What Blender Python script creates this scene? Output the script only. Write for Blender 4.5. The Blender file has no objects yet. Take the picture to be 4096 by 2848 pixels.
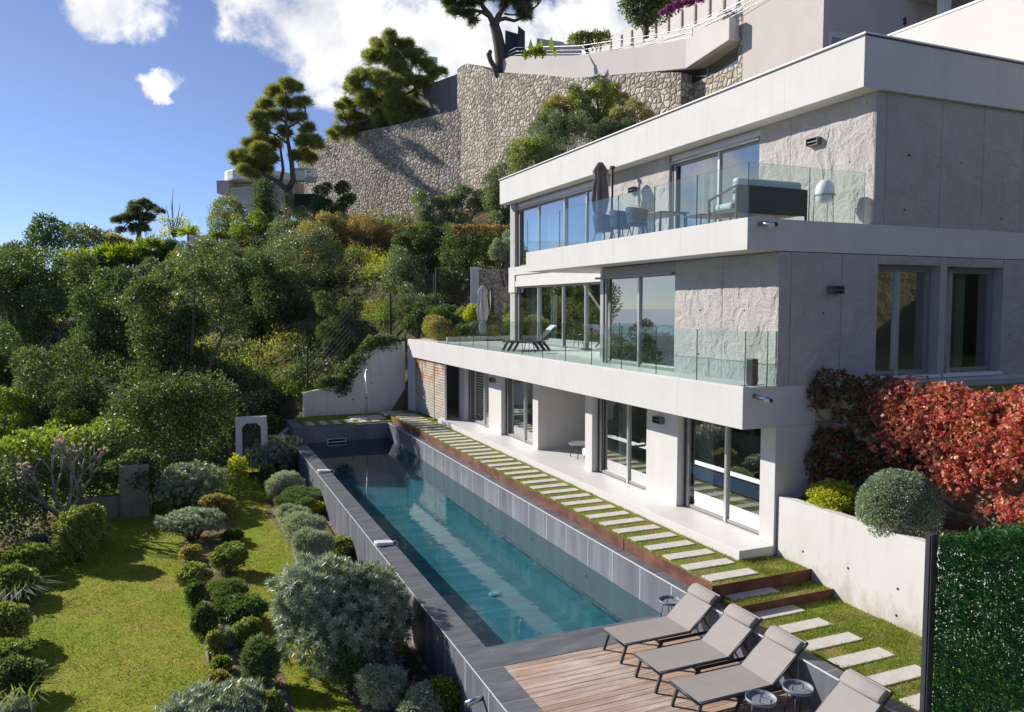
import bpy, math, random
import numpy as np
from mathutils import Vector, Matrix
R = math.radians
scene = bpy.context.scene
COL = scene.collection
# ------------------------------------------------------------------ camera, sun, sky, exposure
CAMZ, YAW, PITCH, FPX = 4.83, 23.08, 3.68, 3066.0
cam = bpy.data.cameras.new('camera')
cam.lens = 36.0 * FPX / 4096.0
cam.sensor_width = 36.0
cam.clip_start, cam.clip_end = 0.1, 60000
camo = bpy.data.objects.new('camera', cam)
camo.location = (0, 0, CAMZ)
camo.rotation_euler = (R(90 - PITCH), 0, R(-YAW))
COL.objects.link(camo)
scene.camera = camo
SUN_DIR = Vector((-1.0, 1.25, 0.88)).normalized()       # towards the sun
sun = bpy.data.lights.new('sun', 'SUN')
sun.energy = 5.0
sun.angle = R(0.5)
sun.color = (1.0, 0.955, 0.90)
suno = bpy.data.objects.new('sun', sun)
suno.rotation_euler = (-SUN_DIR).to_track_quat('-Z', 'Y').to_euler()
suno.location = (-30, 40, 60)
COL.objects.link(suno)
scene.view_settings.view_transform = 'Standard'
scene.view_settings.look = 'None'
scene.view_settings.exposure = 0.38
scene.view_settings.gamma = 1.0
scene.cycles.max_bounces = 10
scene.cycles.transparent_max_bounces = 24
scene.cycles.glossy_bounces = 5
scene.cycles.diffuse_bounces = 4
scene.cycles.use_denoising = True
scene.cycles.sample_clamp_indirect = 6.0

_cy, _sy, _cp, _sp = math.cos(R(YAW)), math.sin(R(YAW)), math.cos(R(PITCH)), math.sin(R(PITCH))
FW = Vector((_sy * _cp, _cy * _cp, -_sp)); RT = Vector((_cy, -_sy, 0)); DN = FW.cross(RT)
EYE = Vector((0, 0, CAMZ))
def ray(u, v):                      # survey helper: direction of a photo point (4096 px wide)
    return FW + RT * ((u - 2048) / FPX) + DN * ((v - 1424) / FPX)
def at(u, v, d):                    # a surveyed point at distance d in front of the camera
    return EYE + ray(u, v) * d
def onz(u, v, z):
    r = ray(u, v); return EYE + r * ((z - CAMZ) / r.z)

world = bpy.data.worlds.new('World')
scene.world = world
world.use_nodes = True
wn = world.node_tree; wn.nodes.clear()
def N(nt, typ, **kw):
    n = nt.nodes.new(typ)
    for k, v in kw.items():
        if k == 'inp':
            for kk, vv in v.items(): n.inputs[kk].default_value = vv
        else: setattr(n, k, v)
    return n
def sky():
    nt = wn; L = nt.links.new
    out = N(nt, 'ShaderNodeOutputWorld'); bg = N(nt, 'ShaderNodeBackground')
    st = N(nt, 'ShaderNodeTexSky', sky_type='NISHITA', sun_disc=False, sun_elevation=math.asin(SUN_DIR.z),
           sun_rotation=R(360 - 38.66), altitude=200, air_density=1.0, dust_density=0.1, ozone_density=3.5)
    hs = N(nt, 'ShaderNodeHueSaturation', inp={'Hue': 0.518, 'Saturation': 1.0, 'Value': 1.12})
    L(st.outputs[0], hs.inputs['Color'])
    tc = N(nt, 'ShaderNodeTexCoord'); d = tc.outputs['Generated']
    nz = N(nt, 'ShaderNodeTexNoise', inp={'Scale': 7.0, 'Detail': 9.0, 'Roughness': 0.58, 'Lacunarity': 2.1, 'Distortion': 0.25})
    L(d, nz.inputs['Vector'])
    wz = N(nt, 'ShaderNodeTexNoise', inp={'Scale': 9.0, 'Detail': 5.0, 'Roughness': 0.6}); L(d, wz.inputs['Vector'])
    ws = N(nt, 'ShaderNodeVectorMath', operation='MULTIPLY_ADD'); L(wz.outputs['Color'], ws.inputs[0]); ws.inputs[1].default_value = (.09,) * 3; L(d, ws.inputs[2])
    wd = N(nt, 'ShaderNodeVectorMath', operation='SUBTRACT'); L(ws.outputs[0], wd.inputs[0]); wd.inputs[1].default_value = (.045,) * 3; dw = wd.outputs[0]
    def math_(op, a, b=None, clamp=False):
        m = N(nt, 'ShaderNodeMath', operation=op, use_clamp=clamp)
        for i, x in enumerate((a, b)):
            if x is None: continue
            if isinstance(x, (int, float)): m.inputs[i].default_value = x
            else: L(x, m.inputs[i])
        return m.outputs[0]
    sp = N(nt, 'ShaderNodeSeparateXYZ'); L(d, sp.inputs[0])
    low = N(nt, 'ShaderNodeMapRange', inp={'From Min': 0.0, 'From Max': 0.32, 'To Min': 1.0, 'To Max': 0.0}); low.interpolation_type = 'SMOOTHSTEP'; L(sp.outputs[2], low.inputs[0])
    clear = N(nt, 'ShaderNodeMixRGB', blend_type='MULTIPLY'); clear.inputs[2].default_value = (.74, .87, 1.25, 1); L(low.outputs[0], clear.inputs[0]); L(hs.outputs[0], clear.inputs[1])
    total = None
    # clouds: (u, v, half width, half height, tilt) of each bank as surveyed, or added out of view for reflections, kept as sky directions
    for (u, v, a, b, t, *pk) in CLOUDS:
        pk = pk[0] if pk else .75
        c = ray(u, v).normalized()
        e1 = c.cross(Vector((0, 0, 1))).normalized(); e2 = e1.cross(c)
        e1, e2 = e1 * math.cos(t) + e2 * math.sin(t), e2 * math.cos(t) - e1 * math.sin(t)
        es = []
        for e, s in ((e1, a / FPX), (e2, b / FPX)):
            vm = N(nt, 'ShaderNodeVectorMath', operation='DOT_PRODUCT'); L(dw, vm.inputs[0]); vm.inputs[1].default_value = e / s
            es.append(math_('POWER', math_('ABSOLUTE', vm.outputs['Value']), 2.0))
        vm = N(nt, 'ShaderNodeVectorMath', operation='DOT_PRODUCT'); L(d, vm.inputs[0]); vm.inputs[1].default_value = c
        m = math_('SUBTRACT', 1.0, math_('ADD', es[0], es[1]))
        m = math_('MINIMUM', math_('MAXIMUM', m, -2.0), pk)
        back = math_('MULTIPLY', math_('LESS_THAN', vm.outputs['Value'], 0.0), -3.0)
        m = math_('ADD', m, back)
        total = m if total is None else math_('MAXIMUM', total, m)
    # sky-wide thin scatter of small clouds
    n2 = N(nt, 'ShaderNodeTexNoise', inp={'Scale': 2.3, 'Detail': 3.0, 'Roughness': 0.5}); L(d, n2.inputs['Vector'])
    dens = math_('ADD', total, math_('MULTIPLY', math_('SUBTRACT', nz.outputs[0], 0.5), 4.2))
    ramp = N(nt, 'ShaderNodeValToRGB'); ramp.color_ramp.interpolation = 'EASE'
    ramp.color_ramp.elements[0].position = 0.05; ramp.color_ramp.elements[1].position = 0.75
    L(dens, ramp.inputs[0])
    # body shading of the clouds: brighter where thick, greyer hollows
    n3 = N(nt, 'ShaderNodeTexNoise', inp={'Scale': 11.0, 'Detail': 6.0, 'Roughness': 0.55}); L(d, n3.inputs['Vector'])
    cr = N(nt, 'ShaderNodeValToRGB')
    cr.color_ramp.elements[0].position = 0.33; cr.color_ramp.elements[0].color = (7.4, 7.6, 8.4, 1)
    cr.color_ramp.elements[1].position = 0.60; cr.color_ramp.elements[1].color = (11.6, 11.5, 11.4, 1)
    L(n3.outputs[0], cr.inputs[0])
    mx = N(nt, 'ShaderNodeMixRGB'); L(ramp.outputs[0], mx.inputs[0]); L(clear.outputs[0], mx.inputs[1]); L(cr.outputs[0], mx.inputs[2])
    L(mx.outputs[0], bg.inputs[0]); bg.inputs[1].default_value = 0.074
    L(bg.outputs[0], out.inputs[0])
CLOUDS = [(470, 25, 285, 100, 0.05), (642, 318, 80, 44, 0.0, .46), (1180, 110, 330, 200, -0.45), (1000, 90, 130, 110, 0.4), (1480, 20, 330, 170, 0.1),
          (1620, 210, 420, 160, -0.1), (1900, 130, 420, 260, 0.0), (2250, 120, 300, 160, 0.2),
          (-2600, 950, 600, 90, 0.0), (-2900, 300, 420, 160, 0.1), (-3600, 1000, 1600, 110, 0)]  # unseen banks, added for the window reflections
sky()

# ------------------------------------------------------------------ mesh helpers
class MB:
    """collects boxes, bars, tubes, prisms; build() links them as ONE mesh object"""
    def __init__(s): s.v = []; s.f = []; s.m = []; s.sm = []
    def add(s, vs, fs, m=0, smooth=False):
        o = len(s.v); s.v += [tuple(p) for p in vs]
        for f in fs: s.f.append(tuple(i + o for i in f)); s.m.append(m); s.sm.append(smooth)
        return s
    def box(s, x0, x1, y0, y1, z0, z1, m=0):
        vs = [(x, y, z) for z in (z0, z1) for y in (y0, y1) for x in (x0, x1)]
        return s.add(vs, [(0, 2, 3, 1), (4, 5, 7, 6), (0, 1, 5, 4), (2, 6, 7, 3), (0, 4, 6, 2), (1, 3, 7, 5)], m)
    def bar(s, a, b, w, h, m=0, up=(0, 0, 1)):
        a, b = Vector(a), Vector(b); d = (b - a).normalized(); u = Vector(up)
        if abs(d.dot(u)) > .98: u = Vector((1, 0, 0))
        r = d.cross(u).normalized() * (w / 2); u = r.cross(d).normalized() * (h / 2)
        vs = [p + i * r + j * u for p in (a, b) for i, j in ((-1, -1), (1, -1), (1, 1), (-1, 1))]
        return s.add(vs, [(3, 2, 1, 0), (4, 5, 6, 7), (0, 1, 5, 4), (1, 2, 6, 5), (2, 3, 7, 6), (3, 0, 4, 7)], m)
    def tube(s, pts, rad, seg=8, m=0, cap=True):
        pts = [Vector(p) for p in pts]; n = len(pts)
        rad = rad if isinstance(rad, (list, tuple)) else [rad] * n
        vs = []; ref = None
        for i, p in enumerate(pts):
            d = (pts[min(i + 1, n - 1)] - pts[max(i - 1, 0)]).normalized()
            if ref is None: ref = Vector((0, 0, 1)) if abs(d.z) < .9 else Vector((1, 0, 0))
            a = d.cross(ref).normalized(); b = a.cross(d).normalized(); ref = b
            for k in range(seg):
                t = 2 * math.pi * k / seg; vs.append(p + (a * math.cos(t) + b * math.sin(t)) * rad[i])
        fs = [(i * seg + k, i * seg + (k + 1) % seg, (i + 1) * seg + (k + 1) % seg, (i + 1) * seg + k) for i in range(n - 1) for k in range(seg)]
        if cap: fs += [tuple(range(seg - 1, -1, -1)), tuple((n - 1) * seg + k for k in range(seg))]
        return s.add(vs, fs, m, True)
    def lathe(s, c, prof, seg=24, m=0):
        c = Vector(c); vs = []; n = len(prof)
        for (r, z) in prof:
            for k in range(seg):
                t = 2 * math.pi * k / seg; vs.append(c + Vector((r * math.cos(t), r * math.sin(t), z)))
        fs = [(i * seg + k, i * seg + (k + 1) % seg, (i + 1) * seg + (k + 1) % seg, (i + 1) * seg + k) for i in range(n - 1) for k in range(seg)]
        return s.add(vs, fs, m, True)
    def prism(s, poly, z0, z1, m=0):
        n = len(poly); z0s = z0 if isinstance(z0, (list, tuple)) else [z0] * n; z1s = z1 if isinstance(z1, (list, tuple)) else [z1] * n
        vs = [(p[0], p[1], z) for p, z in zip(poly, z0s)] + [(p[0], p[1], z) for p, z in zip(poly, z1s)]
        fs = [tuple(range(n - 1, -1, -1)), tuple(range(n, 2 * n))] + [(i, (i + 1) % n, n + (i + 1) % n, n + i) for i in range(n)]
        return s.add(vs, fs, m)
    def wall(s, path, th, z0, z1, m=0):
        """vertical wall along a plan polyline, thickness to the right of the path, heights per vertex"""
        n = len(path); P = [Vector((p[0], p[1])) for p in path]; Q = []
        for i in range(n):
            d = (P[min(i + 1, n - 1)] - P[max(i - 1, 0)]).normalized(); Q.append(P[i] + Vector((d.y, -d.x)) * th)
        z0 = z0 if isinstance(z0, (list, tuple)) else [z0] * n; z1 = z1 if isinstance(z1, (list, tuple)) else [z1] * n
        vs = []
        for i in range(n): vs += [(P[i].x, P[i].y, z0[i]), (P[i].x, P[i].y, z1[i]), (Q[i].x, Q[i].y, z1[i]), (Q[i].x, Q[i].y, z0[i])]
        fs = [(0, 1, 2, 3), (4 * n - 1, 4 * n - 2, 4 * n - 3, 4 * n - 4)]
        for i in range(n - 1):
            a, b = 4 * i, 4 * i + 4
            fs += [(a + 0, b + 0, b + 1, a + 1), (a + 1, b + 1, b + 2, a + 2), (a + 2, b + 2, b + 3, a + 3), (a + 3, b + 3, b + 0, a + 0)]
        return s.add(vs, fs, m)
    def build(s, name, mats, parent=None, loc=None, bevel=0, rotz=0):
        me = bpy.data.meshes.new(name); me.from_pydata(s.v, [], s.f)
        mats = mats if isinstance(mats, (list, tuple)) else [mats]
        for m in mats: me.materials.append(m)
        me.polygons.foreach_set('material_index', s.m); me.polygons.foreach_set('use_smooth', s.sm)
        me.update()
        o = bpy.data.objects.new(name, me); COL.objects.link(o)
        if parent is not None: o.parent = parent
        if loc is not None: o.location = loc
        elif parent is not None: o.location = -parent.location
        if rotz: o.rotation_euler.z = rotz
        if bevel:
            b = o.modifiers.new('bevel', 'BEVEL'); b.width = bevel; b.segments = 2; b.limit_method = 'ANGLE'; b.angle_limit = R(50)
        return o
def tag(o, label, cat, group=None, kind=None):
    o['label'] = label; o['category'] = cat
    if group: o['group'] = group
    if kind: o['kind'] = kind
    return o
def struct(o, kind='structure'): o['kind'] = kind; return o
def empty(name, loc=(0, 0, 0), rotz=0):
    o = bpy.data.objects.new(name, None); o.empty_display_size = .2; o.location = loc; o.rotation_euler.z = rotz
    COL.objects.link(o); return o
def copy_tree(o, parent=None):
    c = o.copy(); COL.objects.link(c); c.parent = parent
    for ch in list(o.children): copy_tree(ch, c)
    return c

# ------------------------------------------------------------------ materials
def mat(name, col=(.5, .5, .5), rough=.6, spec=.5, metal=0, noise=None, bump=None, col2=None, extra=None):
    """noise: (scale, detail, contrast) mixes col -> col2 ; bump: list of (scale, detail, strength, distance)"""
    m = bpy.data.materials.new(name); m.use_nodes = True; nt = m.node_tree; L = nt.links.new
    b = nt.nodes['Principled BSDF']
    b.inputs['Roughness'].default_value = rough; b.inputs['Metallic'].default_value = metal
    b.inputs['Specular IOR Level'].default_value = spec
    b.inputs['Base Color'].default_value = (*col, 1)
    tc = N(nt, 'ShaderNodeTexCoord'); co = tc.outputs['Object']
    if noise:
        nz = N(nt, 'ShaderNodeTexNoise', inp={'Scale': noise[0], 'Detail': noise[1], 'Roughness': .6}); L(co, nz.inputs['Vector'])
        r = N(nt, 'ShaderNodeValToRGB'); c = noise[2]
        r.color_ramp.elements[0].position = .5 - c; r.color_ramp.elements[1].position = .5 + c
        r.color_ramp.elements[0].color = (*col, 1); r.color_ramp.elements[1].color = (*(col2 or col), 1)
        L(nz.outputs[0], r.inputs[0]); L(r.outputs[0], b.inputs['Base Color']); m['_'] = 1
    prev = None
    for bp in (bump or []):
        nz = N(nt, 'ShaderNodeTexNoise', inp={'Scale': bp[0], 'Detail': bp[1], 'Roughness': .6}); L(co, nz.inputs['Vector'])
        bn = N(nt, 'ShaderNodeBump', inp={'Strength': bp[2], 'Distance': bp[3]}); L(nz.outputs[0], bn.inputs['Height'])
        if prev: L(prev, bn.inputs['Normal'])
        prev = bn.outputs[0]
    if prev: L(prev, b.inputs['Normal'])
    if extra: extra(m, nt, b, co, L)
    return m
def base_src(nt, b):
    l = b.inputs['Base Color'].links
    if l: return l[0].from_socket
    n = N(nt, 'ShaderNodeRGB'); n.outputs[0].default_value = b.inputs['Base Color'].default_value; return n.outputs[0]
def stretch_noise(nt, L, co, sc, detail=5, rough=.6):
    mp = N(nt, 'ShaderNodeMapping'); mp.inputs['Scale'].default_value = sc; L(co, mp.inputs['Vector'])
    nz = N(nt, 'ShaderNodeTexNoise', inp={'Scale': 1.0, 'Detail': detail, 'Roughness': rough}); L(mp.outputs[0], nz.inputs['Vector'])
    return nz.outputs[0]
def ramp(nt, L, src, stops):
    r = N(nt, 'ShaderNodeValToRGB'); e = r.color_ramp.elements
    while len(e) < len(stops): e.new(.5)
    for i, (p, c) in enumerate(stops):
        e[i].position = p; e[i].color = (*c, 1) if len(c) == 3 else c
    L(src, r.inputs[0]); return r.outputs[0]
def mixc(nt, L, fac, a, b, mode='MIX'):
    n = N(nt, 'ShaderNodeMixRGB', blend_type=mode)
    for i, x in enumerate((fac, a, b)):
        if isinstance(x, (int, float)): n.inputs[i].default_value = x
        elif isinstance(x, tuple): n.inputs[i].default_value = (*x, 1)
        else: L(x, n.inputs[i])
    return n.outputs[0]
def streaks(amount=.12, sc=(5, 5, .35), tone=(.55, .52, .48)):
    def f(m, nt, b, co, L):
        s = stretch_noise(nt, L, co, sc, 6)
        fac = ramp(nt, L, s, [(.50, (0, 0, 0)), (.80, (amount,) * 3)])
        L(mixc(nt, L, fac, base_src(nt, b), tone), b.inputs['Base Color'])
    return f
def tile_joints(m, nt, b, co, L, size, col, w, axes=(0, 1), offs=(0, 0)):
    sp = N(nt, 'ShaderNodeSeparateXYZ'); L(co, sp.inputs[0]); cur = base_src(nt, b); facs = []
    for a, s, of in zip(axes, size, offs):
        if not s: continue
        ad = N(nt, 'ShaderNodeMath', operation='ADD'); L(sp.outputs[a], ad.inputs[0]); ad.inputs[1].default_value = 1000 * s + of
        md = N(nt, 'ShaderNodeMath', operation='MODULO'); L(ad.outputs[0], md.inputs[0]); md.inputs[1].default_value = s
        lt = N(nt, 'ShaderNodeMath', operation='LESS_THAN'); L(md.outputs[0], lt.inputs[0]); lt.inputs[1].default_value = w
        facs.append(lt.outputs[0])
    f = facs[0]
    if len(facs) > 1:
        mx = N(nt, 'ShaderNodeMath', operation='MAXIMUM'); L(facs[0], mx.inputs[0]); L(facs[1], mx.inputs[1]); f = mx.outputs[0]
    L(mixc(nt, L, f, cur, col), b.inputs['Base Color'])
def tile_tone(nt, L, co, size, axis=1, offs=0):
    """a random value per tile along one axis"""
    sp = N(nt, 'ShaderNodeSeparateXYZ'); L(co, sp.inputs[0])
    ad = N(nt, 'ShaderNodeMath', operation='ADD'); L(sp.outputs[axis], ad.inputs[0]); ad.inputs[1].default_value = offs
    dv = N(nt, 'ShaderNodeMath', operation='DIVIDE'); L(ad.outputs[0], dv.inputs[0]); dv.inputs[1].default_value = size
    fl = N(nt, 'ShaderNodeMath', operation='FLOOR'); L(dv.outputs[0], fl.inputs[0])
    wn_ = N(nt, 'ShaderNodeTexWhiteNoise'); wn_.noise_dimensions = '1D'; L(fl.outputs[0], wn_.inputs['W']); return wn_.outputs['Value']
def base_dirt(m, nt, b, co, L):
    sp = N(nt, 'ShaderNodeSeparateXYZ'); L(co, sp.inputs[0])
    mr = N(nt, 'ShaderNodeMapRange', inp={'From Min': -.62, 'From Max': .25, 'To Min': .30, 'To Max': -.12}); L(sp.outputs[2], mr.inputs[0])
    nz = stretch_noise(nt, L, co, (2.2, 2.2, 1.3), 7, .68); ad = N(nt, 'ShaderNodeMath', operation='ADD'); L(nz, ad.inputs[0]); L(mr.outputs[0], ad.inputs[1])
    L(mixc(nt, L, ramp(nt, L, ad.outputs[0], [(.55, (0, 0, 0)), (.80, (.62, .62, .62))]), base_src(nt, b), (.33, .27, .185)), b.inputs['Base Color'])
M = {}
M['plaster'] = mat('white_concrete', (.585, .555, .515), .78, .25, noise=(1.1, 7, .28), col2=(.665, .635, .595), bump=[(38, 4, .12, .01), (6, 3, .12, .02)], extra=lambda m, nt, b, co, L: (streaks(.5)(m, nt, b, co, L), tile_joints(m, nt, b, co, L, (2.86,), (.46, .44, .41), .012, (1,), (.21,))))
M['planter'] = mat('planter_concrete', (.60, .565, .52), .8, .3, noise=(1.1, 5, .25), col2=(.68, .65, .605), bump=[(45, 4, .15, .01), (5, 3, .15, .02)],
                   extra=lambda m, nt, b, co, L: (streaks(.5, (3.5, 3.5, .5), (.42, .36, .26))(m, nt, b, co, L), base_dirt(m, nt, b, co, L)))
def rough_bump(m, nt, b, co, L):
    n2 = N(nt, 'ShaderNodeTexNoise', inp={'Scale': 24, 'Detail': 6, 'Roughness': .65}); L(co, n2.inputs['Vector'])
    b2 = N(nt, 'ShaderNodeBump', inp={'Strength': .8, 'Distance': .03}); L(n2.outputs[0], b2.inputs['Height']); L(b2.outputs[0], b.inputs['Normal'])
M['rough'] = mat('rock_textured_concrete', (.40, .365, .33), .85, .25, noise=(1.6, 8, .3), col2=(.52, .485, .45), extra=rough_bump)
M['dark_hole'] = mat('hole_dark', (.03, .03, .03), .9)
M['tile'] = mat('pale_terrace_tile', (.63, .60, .565), .5, .4, noise=(2, 4, .3), col2=(.68, .655, .62),
    extra=lambda m, nt, b, co, L: tile_joints(m, nt, b, co, L, (1.0, 1.0), (.55, .53, .5), .005))
def slate_wall(m, nt, b, co, L):
    t = tile_tone(nt, L, co, 1.09, 1, 0.12)
    s = stretch_noise(nt, L, co, (1.2, 2.6, .30), 7, .6)
    c = ramp(nt, L, s, [(.30, (.11, .118, .14)), (.52, (.165, .173, .197)), (.66, (.22, .227, .25)), (.82, (.36, .365, .385))])
    c = mixc(nt, L, .35, c, mixc(nt, L, t, (.5, .5, .52), (1.0, 1.0, 1.0)), 'MULTIPLY')
    L(c, b.inputs['Base Color'])
    tile_joints(m, nt, b, co, L, (1.09,), (.58, .57, .56), .017, (1,), (0.12,))
M['slate_wall'] = mat('slate_streaked', (.12, .13, .15), .5, .4, bump=[(30, 4, .1, .01)], extra=slate_wall)
def slate_top(m, nt, b, co, L):
    s = stretch_noise(nt, L, co, (1.2, 5, 1.2), 6, .65)
    c = ramp(nt, L, s, [(.34, (.085, .088, .098)), (.56, (.135, .138, .15)), (.75, (.21, .213, .225))])
    L(c, b.inputs['Base Color'])
    tile_joints(m, nt, b, co, L, (1.09,), (.36, .33, .31), .012, (1,), (0.66,))
M['slate_top'] = mat('slate_coping', (.1, .1, .11), .48, .45, bump=[(40, 4, .1, .01)], extra=slate_top)
def pool_floor(m, nt, b, co, L):
    s = stretch_noise(nt, L, co, (.5, 3.2, 1), 6, .65)
    c = ramp(nt, L, s, [(.30, (.075, .115, .12)), (.52, (.125, .175, .175)), (.72, (.20, .26, .255))])
    L(c, b.inputs['Base Color'])
    tile_joints(m, nt, b, co, L, (.9, .9), (.05, .09, .1), .008, (0, 1), (0, .2))
M['pool_floor'] = mat('pool_floor_slate', (.1, .2, .22), .6, extra=pool_floor)
M['slate_deep'] = mat('underwater_slate', (.045, .055, .062), .6, noise=(2, 6, .3), col2=(.085, .098, .105))
M['lime'] = mat('lime_line', (.62, .60, .58), .7)
def wood_deck(m, nt, b, co, L):
    t = tile_tone(nt, L, co, .142, 1, 0.0)
    s = stretch_noise(nt, L, co, (1.4, 16, 6), 7, .68)
    c = ramp(nt, L, s, [(.30, (.27, .185, .135)), (.48, (.47, .36, .29)), (.70, (.68, .59, .52))])
    big = N(nt, 'ShaderNodeTexNoise', inp={'Scale': .9, 'Detail': 4}); L(co, big.inputs['Vector'])
    c = mixc(nt, L, ramp(nt, L, big.outputs[0], [(.40, (0, 0, 0)), (.62, (.55, .55, .55))]), c, (.40, .245, .155))
    c = mixc(nt, L, .5, c, mixc(nt, L, t, (.68, .66, .64), (1.15, 1.12, 1.1)), 'MULTIPLY')
    L(c, b.inputs['Base Color'])
M['deck'] = mat('weathered_deck_wood', (.35, .26, .2), .7, .3, bump=[(60, 3, .2, .005)], extra=wood_deck)
def corten(m, nt, b, co, L):
    s = stretch_noise(nt, L, co, (1.5, 1.5, 3), 7, .7)
    L(ramp(nt, L, s, [(.30, (.075, .032, .022)), (.50, (.155, .065, .042)), (.70, (.25, .12, .075))]), b.inputs['Base Color'])
M['corten'] = mat('rusty_corten_steel', (.16, .07, .04), .8, .25, bump=[(50, 4, .2, .004)], extra=corten)
M['paver'] = mat('limestone_paver', (.52, .475, .41), .85, .2, noise=(7, 6, .2), col2=(.62, .575, .51), bump=[(60, 4, .25, .006)])
M['frame'] = mat('bronze_grey_frame', (.30, .285, .265), .45, .5, metal=.3)
M['frame_light'] = mat('silver_mullion', (.55, .54, .52), .35, .5, metal=.6)
M['dark_metal'] = mat('anthracite_metal', (.035, .037, .045), .45, .5)
M['steel'] = mat('brushed_steel', (.62, .62, .63), .25, .5, metal=1.0)
M['lampbox'] = mat('lamp_grey', (.13, .125, .12), .5)
M['fabric'] = mat('taupe_mesh_fabric', (.31, .275, .245), .8, .2, noise=(3, 3, .3), col2=(.345, .31, .28), bump=[(350, 2, .25, .002)])
M['dark_fabric'] = mat('charcoal_fabric', (.09, .085, .085), .85, .2, bump=[(200, 2, .3, .003)])
M['grey_fabric'] = mat('grey_parasol_fabric', (.17, .15, .14), .9, .15, bump=[(120, 2, .2, .003)])
M['pale_fabric'] = mat('pale_parasol_fabric', (.42, .40, .39), .9, .15, bump=[(120, 2, .2, .003)])
M['white_fabric'] = mat('white_cushion', (.72, .71, .69), .9, .15)
M['white'] = mat('white_paint', (.78, .77, .75), .5)
M['interior'] = mat('interior_wall', (.50, .48, .45), .85)
M['interior_dark'] = mat('interior_dark_panel', (.02, .02, .022), .4)
M['curtain'] = mat('curtain_voile', (.62, .63, .60), .9, .1)
M['cream'] = mat('cream_render', (.52, .455, .395), .85, .2, noise=(.6, 5, .25), col2=(.58, .515, .455), bump=[(25, 4, .12, .02)], extra=streaks(.22, (2, 2, .2), (.5, .46, .42)))
M['cream_pale'] = mat('pale_render', (.60, .545, .49), .85, .2, noise=(.6, 5, .25), col2=(.67, .61, .555), bump=[(25, 4, .1, .02)])
M['grey_render'] = mat('weathered_grey_render', (.19, .17, .145), .9, .2, noise=(.5, 6, .3), col2=(.30, .275, .245), extra=streaks(.4, (1.5, 1.5, .2), (.06, .06, .06)))
M['soil'] = mat('garden_soil', (.17, .115, .075), .95, .1, noise=(4, 8, .25), col2=(.30, .22, .15), bump=[(14, 8, .8, .05)])
M['gravel'] = mat('pale_gravel', (.36, .34, .31), .95, .1, noise=(40, 4, .25), col2=(.60, .58, .55), bump=[(60, 4, .8, .02)])
def glass(name, tint, k, base, rough=.0):
    m = bpy.data.materials.new(name); m.use_nodes = True; nt = m.node_tree; L = nt.links.new; nt.nodes.clear()
    o = N(nt, 'ShaderNodeOutputMaterial'); t = N(nt, 'ShaderNodeBsdfTransparent', inp={'Color': (*tint, 1)})
    g = N(nt, 'ShaderNodeBsdfGlossy', inp={'Roughness': rough, 'Color': (.96, .98, 1, 1)}); f = N(nt, 'ShaderNodeFresnel', inp={'IOR': 1.5})
    ge = N(nt, 'ShaderNodeNewGeometry')
    # Fresnel of an un-flipped pane from both sides
    lw = N(nt, 'ShaderNodeLayerWeight', inp={'Blend': .5})
    p5 = N(nt, 'ShaderNodeMath', operation='POWER'); L(lw.outputs['Facing'], p5.inputs[0]); p5.inputs[1].default_value = 4.0
    ma = N(nt, 'ShaderNodeMath', operation='MULTIPLY_ADD', use_clamp=True); L(p5.outputs[0], ma.inputs[0]); ma.inputs[1].default_value = k; ma.inputs[2].default_value = base
    mx = N(nt, 'ShaderNodeMixShader'); L(ma.outputs[0], mx.inputs[0]); L(t.outputs[0], mx.inputs[1]); L(g.outputs[0], mx.inputs[2]); L(mx.outputs[0], o.inputs[0])
    return m
M['glass'] = glass('window_glass', (.55, .63, .59), 1.6, .30)
M['glass_rail'] = glass('balustrade_glass', (.86, .93, .92), .70, .03)
M['glass_edge'] = mat('glass_edge_green', (.05, .13, .12), .2, .6)
def water():
    m = bpy.data.materials.new('pool_water'); m.use_nodes = True; nt = m.node_tree; L = nt.links.new; nt.nodes.clear()
    o = N(nt, 'ShaderNodeOutputMaterial'); t = N(nt, 'ShaderNodeBsdfTransparent', inp={'Color': (.42, .80, .90, 1)})
    tc = N(nt, 'ShaderNodeTexCoord'); nz = N(nt, 'ShaderNodeTexNoise', inp={'Scale': 3.0, 'Detail': 3.0}); L(tc.outputs['Object'], nz.inputs['Vector'])
    bn = N(nt, 'ShaderNodeBump', inp={'Strength': .06, 'Distance': .04}); L(nz.outputs[0], bn.inputs['Height'])
    g = N(nt, 'ShaderNodeBsdfGlossy', inp={'Roughness': .0}); L(bn.outputs[0], g.inputs['Normal'])
    lw = N(nt, 'ShaderNodeLayerWeight', inp={'Blend': .5}); p5 = N(nt, 'ShaderNodeMath', operation='POWER'); L(lw.outputs['Facing'], p5.inputs[0]); p5.inputs[1].default_value = 5.0
    f = N(nt, 'ShaderNodeMath', operation='MULTIPLY_ADD'); L(p5.outputs[0], f.inputs[0]); f.inputs[1].default_value = .98; f.inputs[2].default_value = .02
    mx = N(nt, 'ShaderNodeMixShader'); L(f.outputs[0], mx.inputs[0]); L(t.outputs[0], mx.inputs[1]); L(g.outputs[0], mx.inputs[2]); L(mx.outputs[0], o.inputs[0])
    return m
M['water'] = water()
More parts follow.
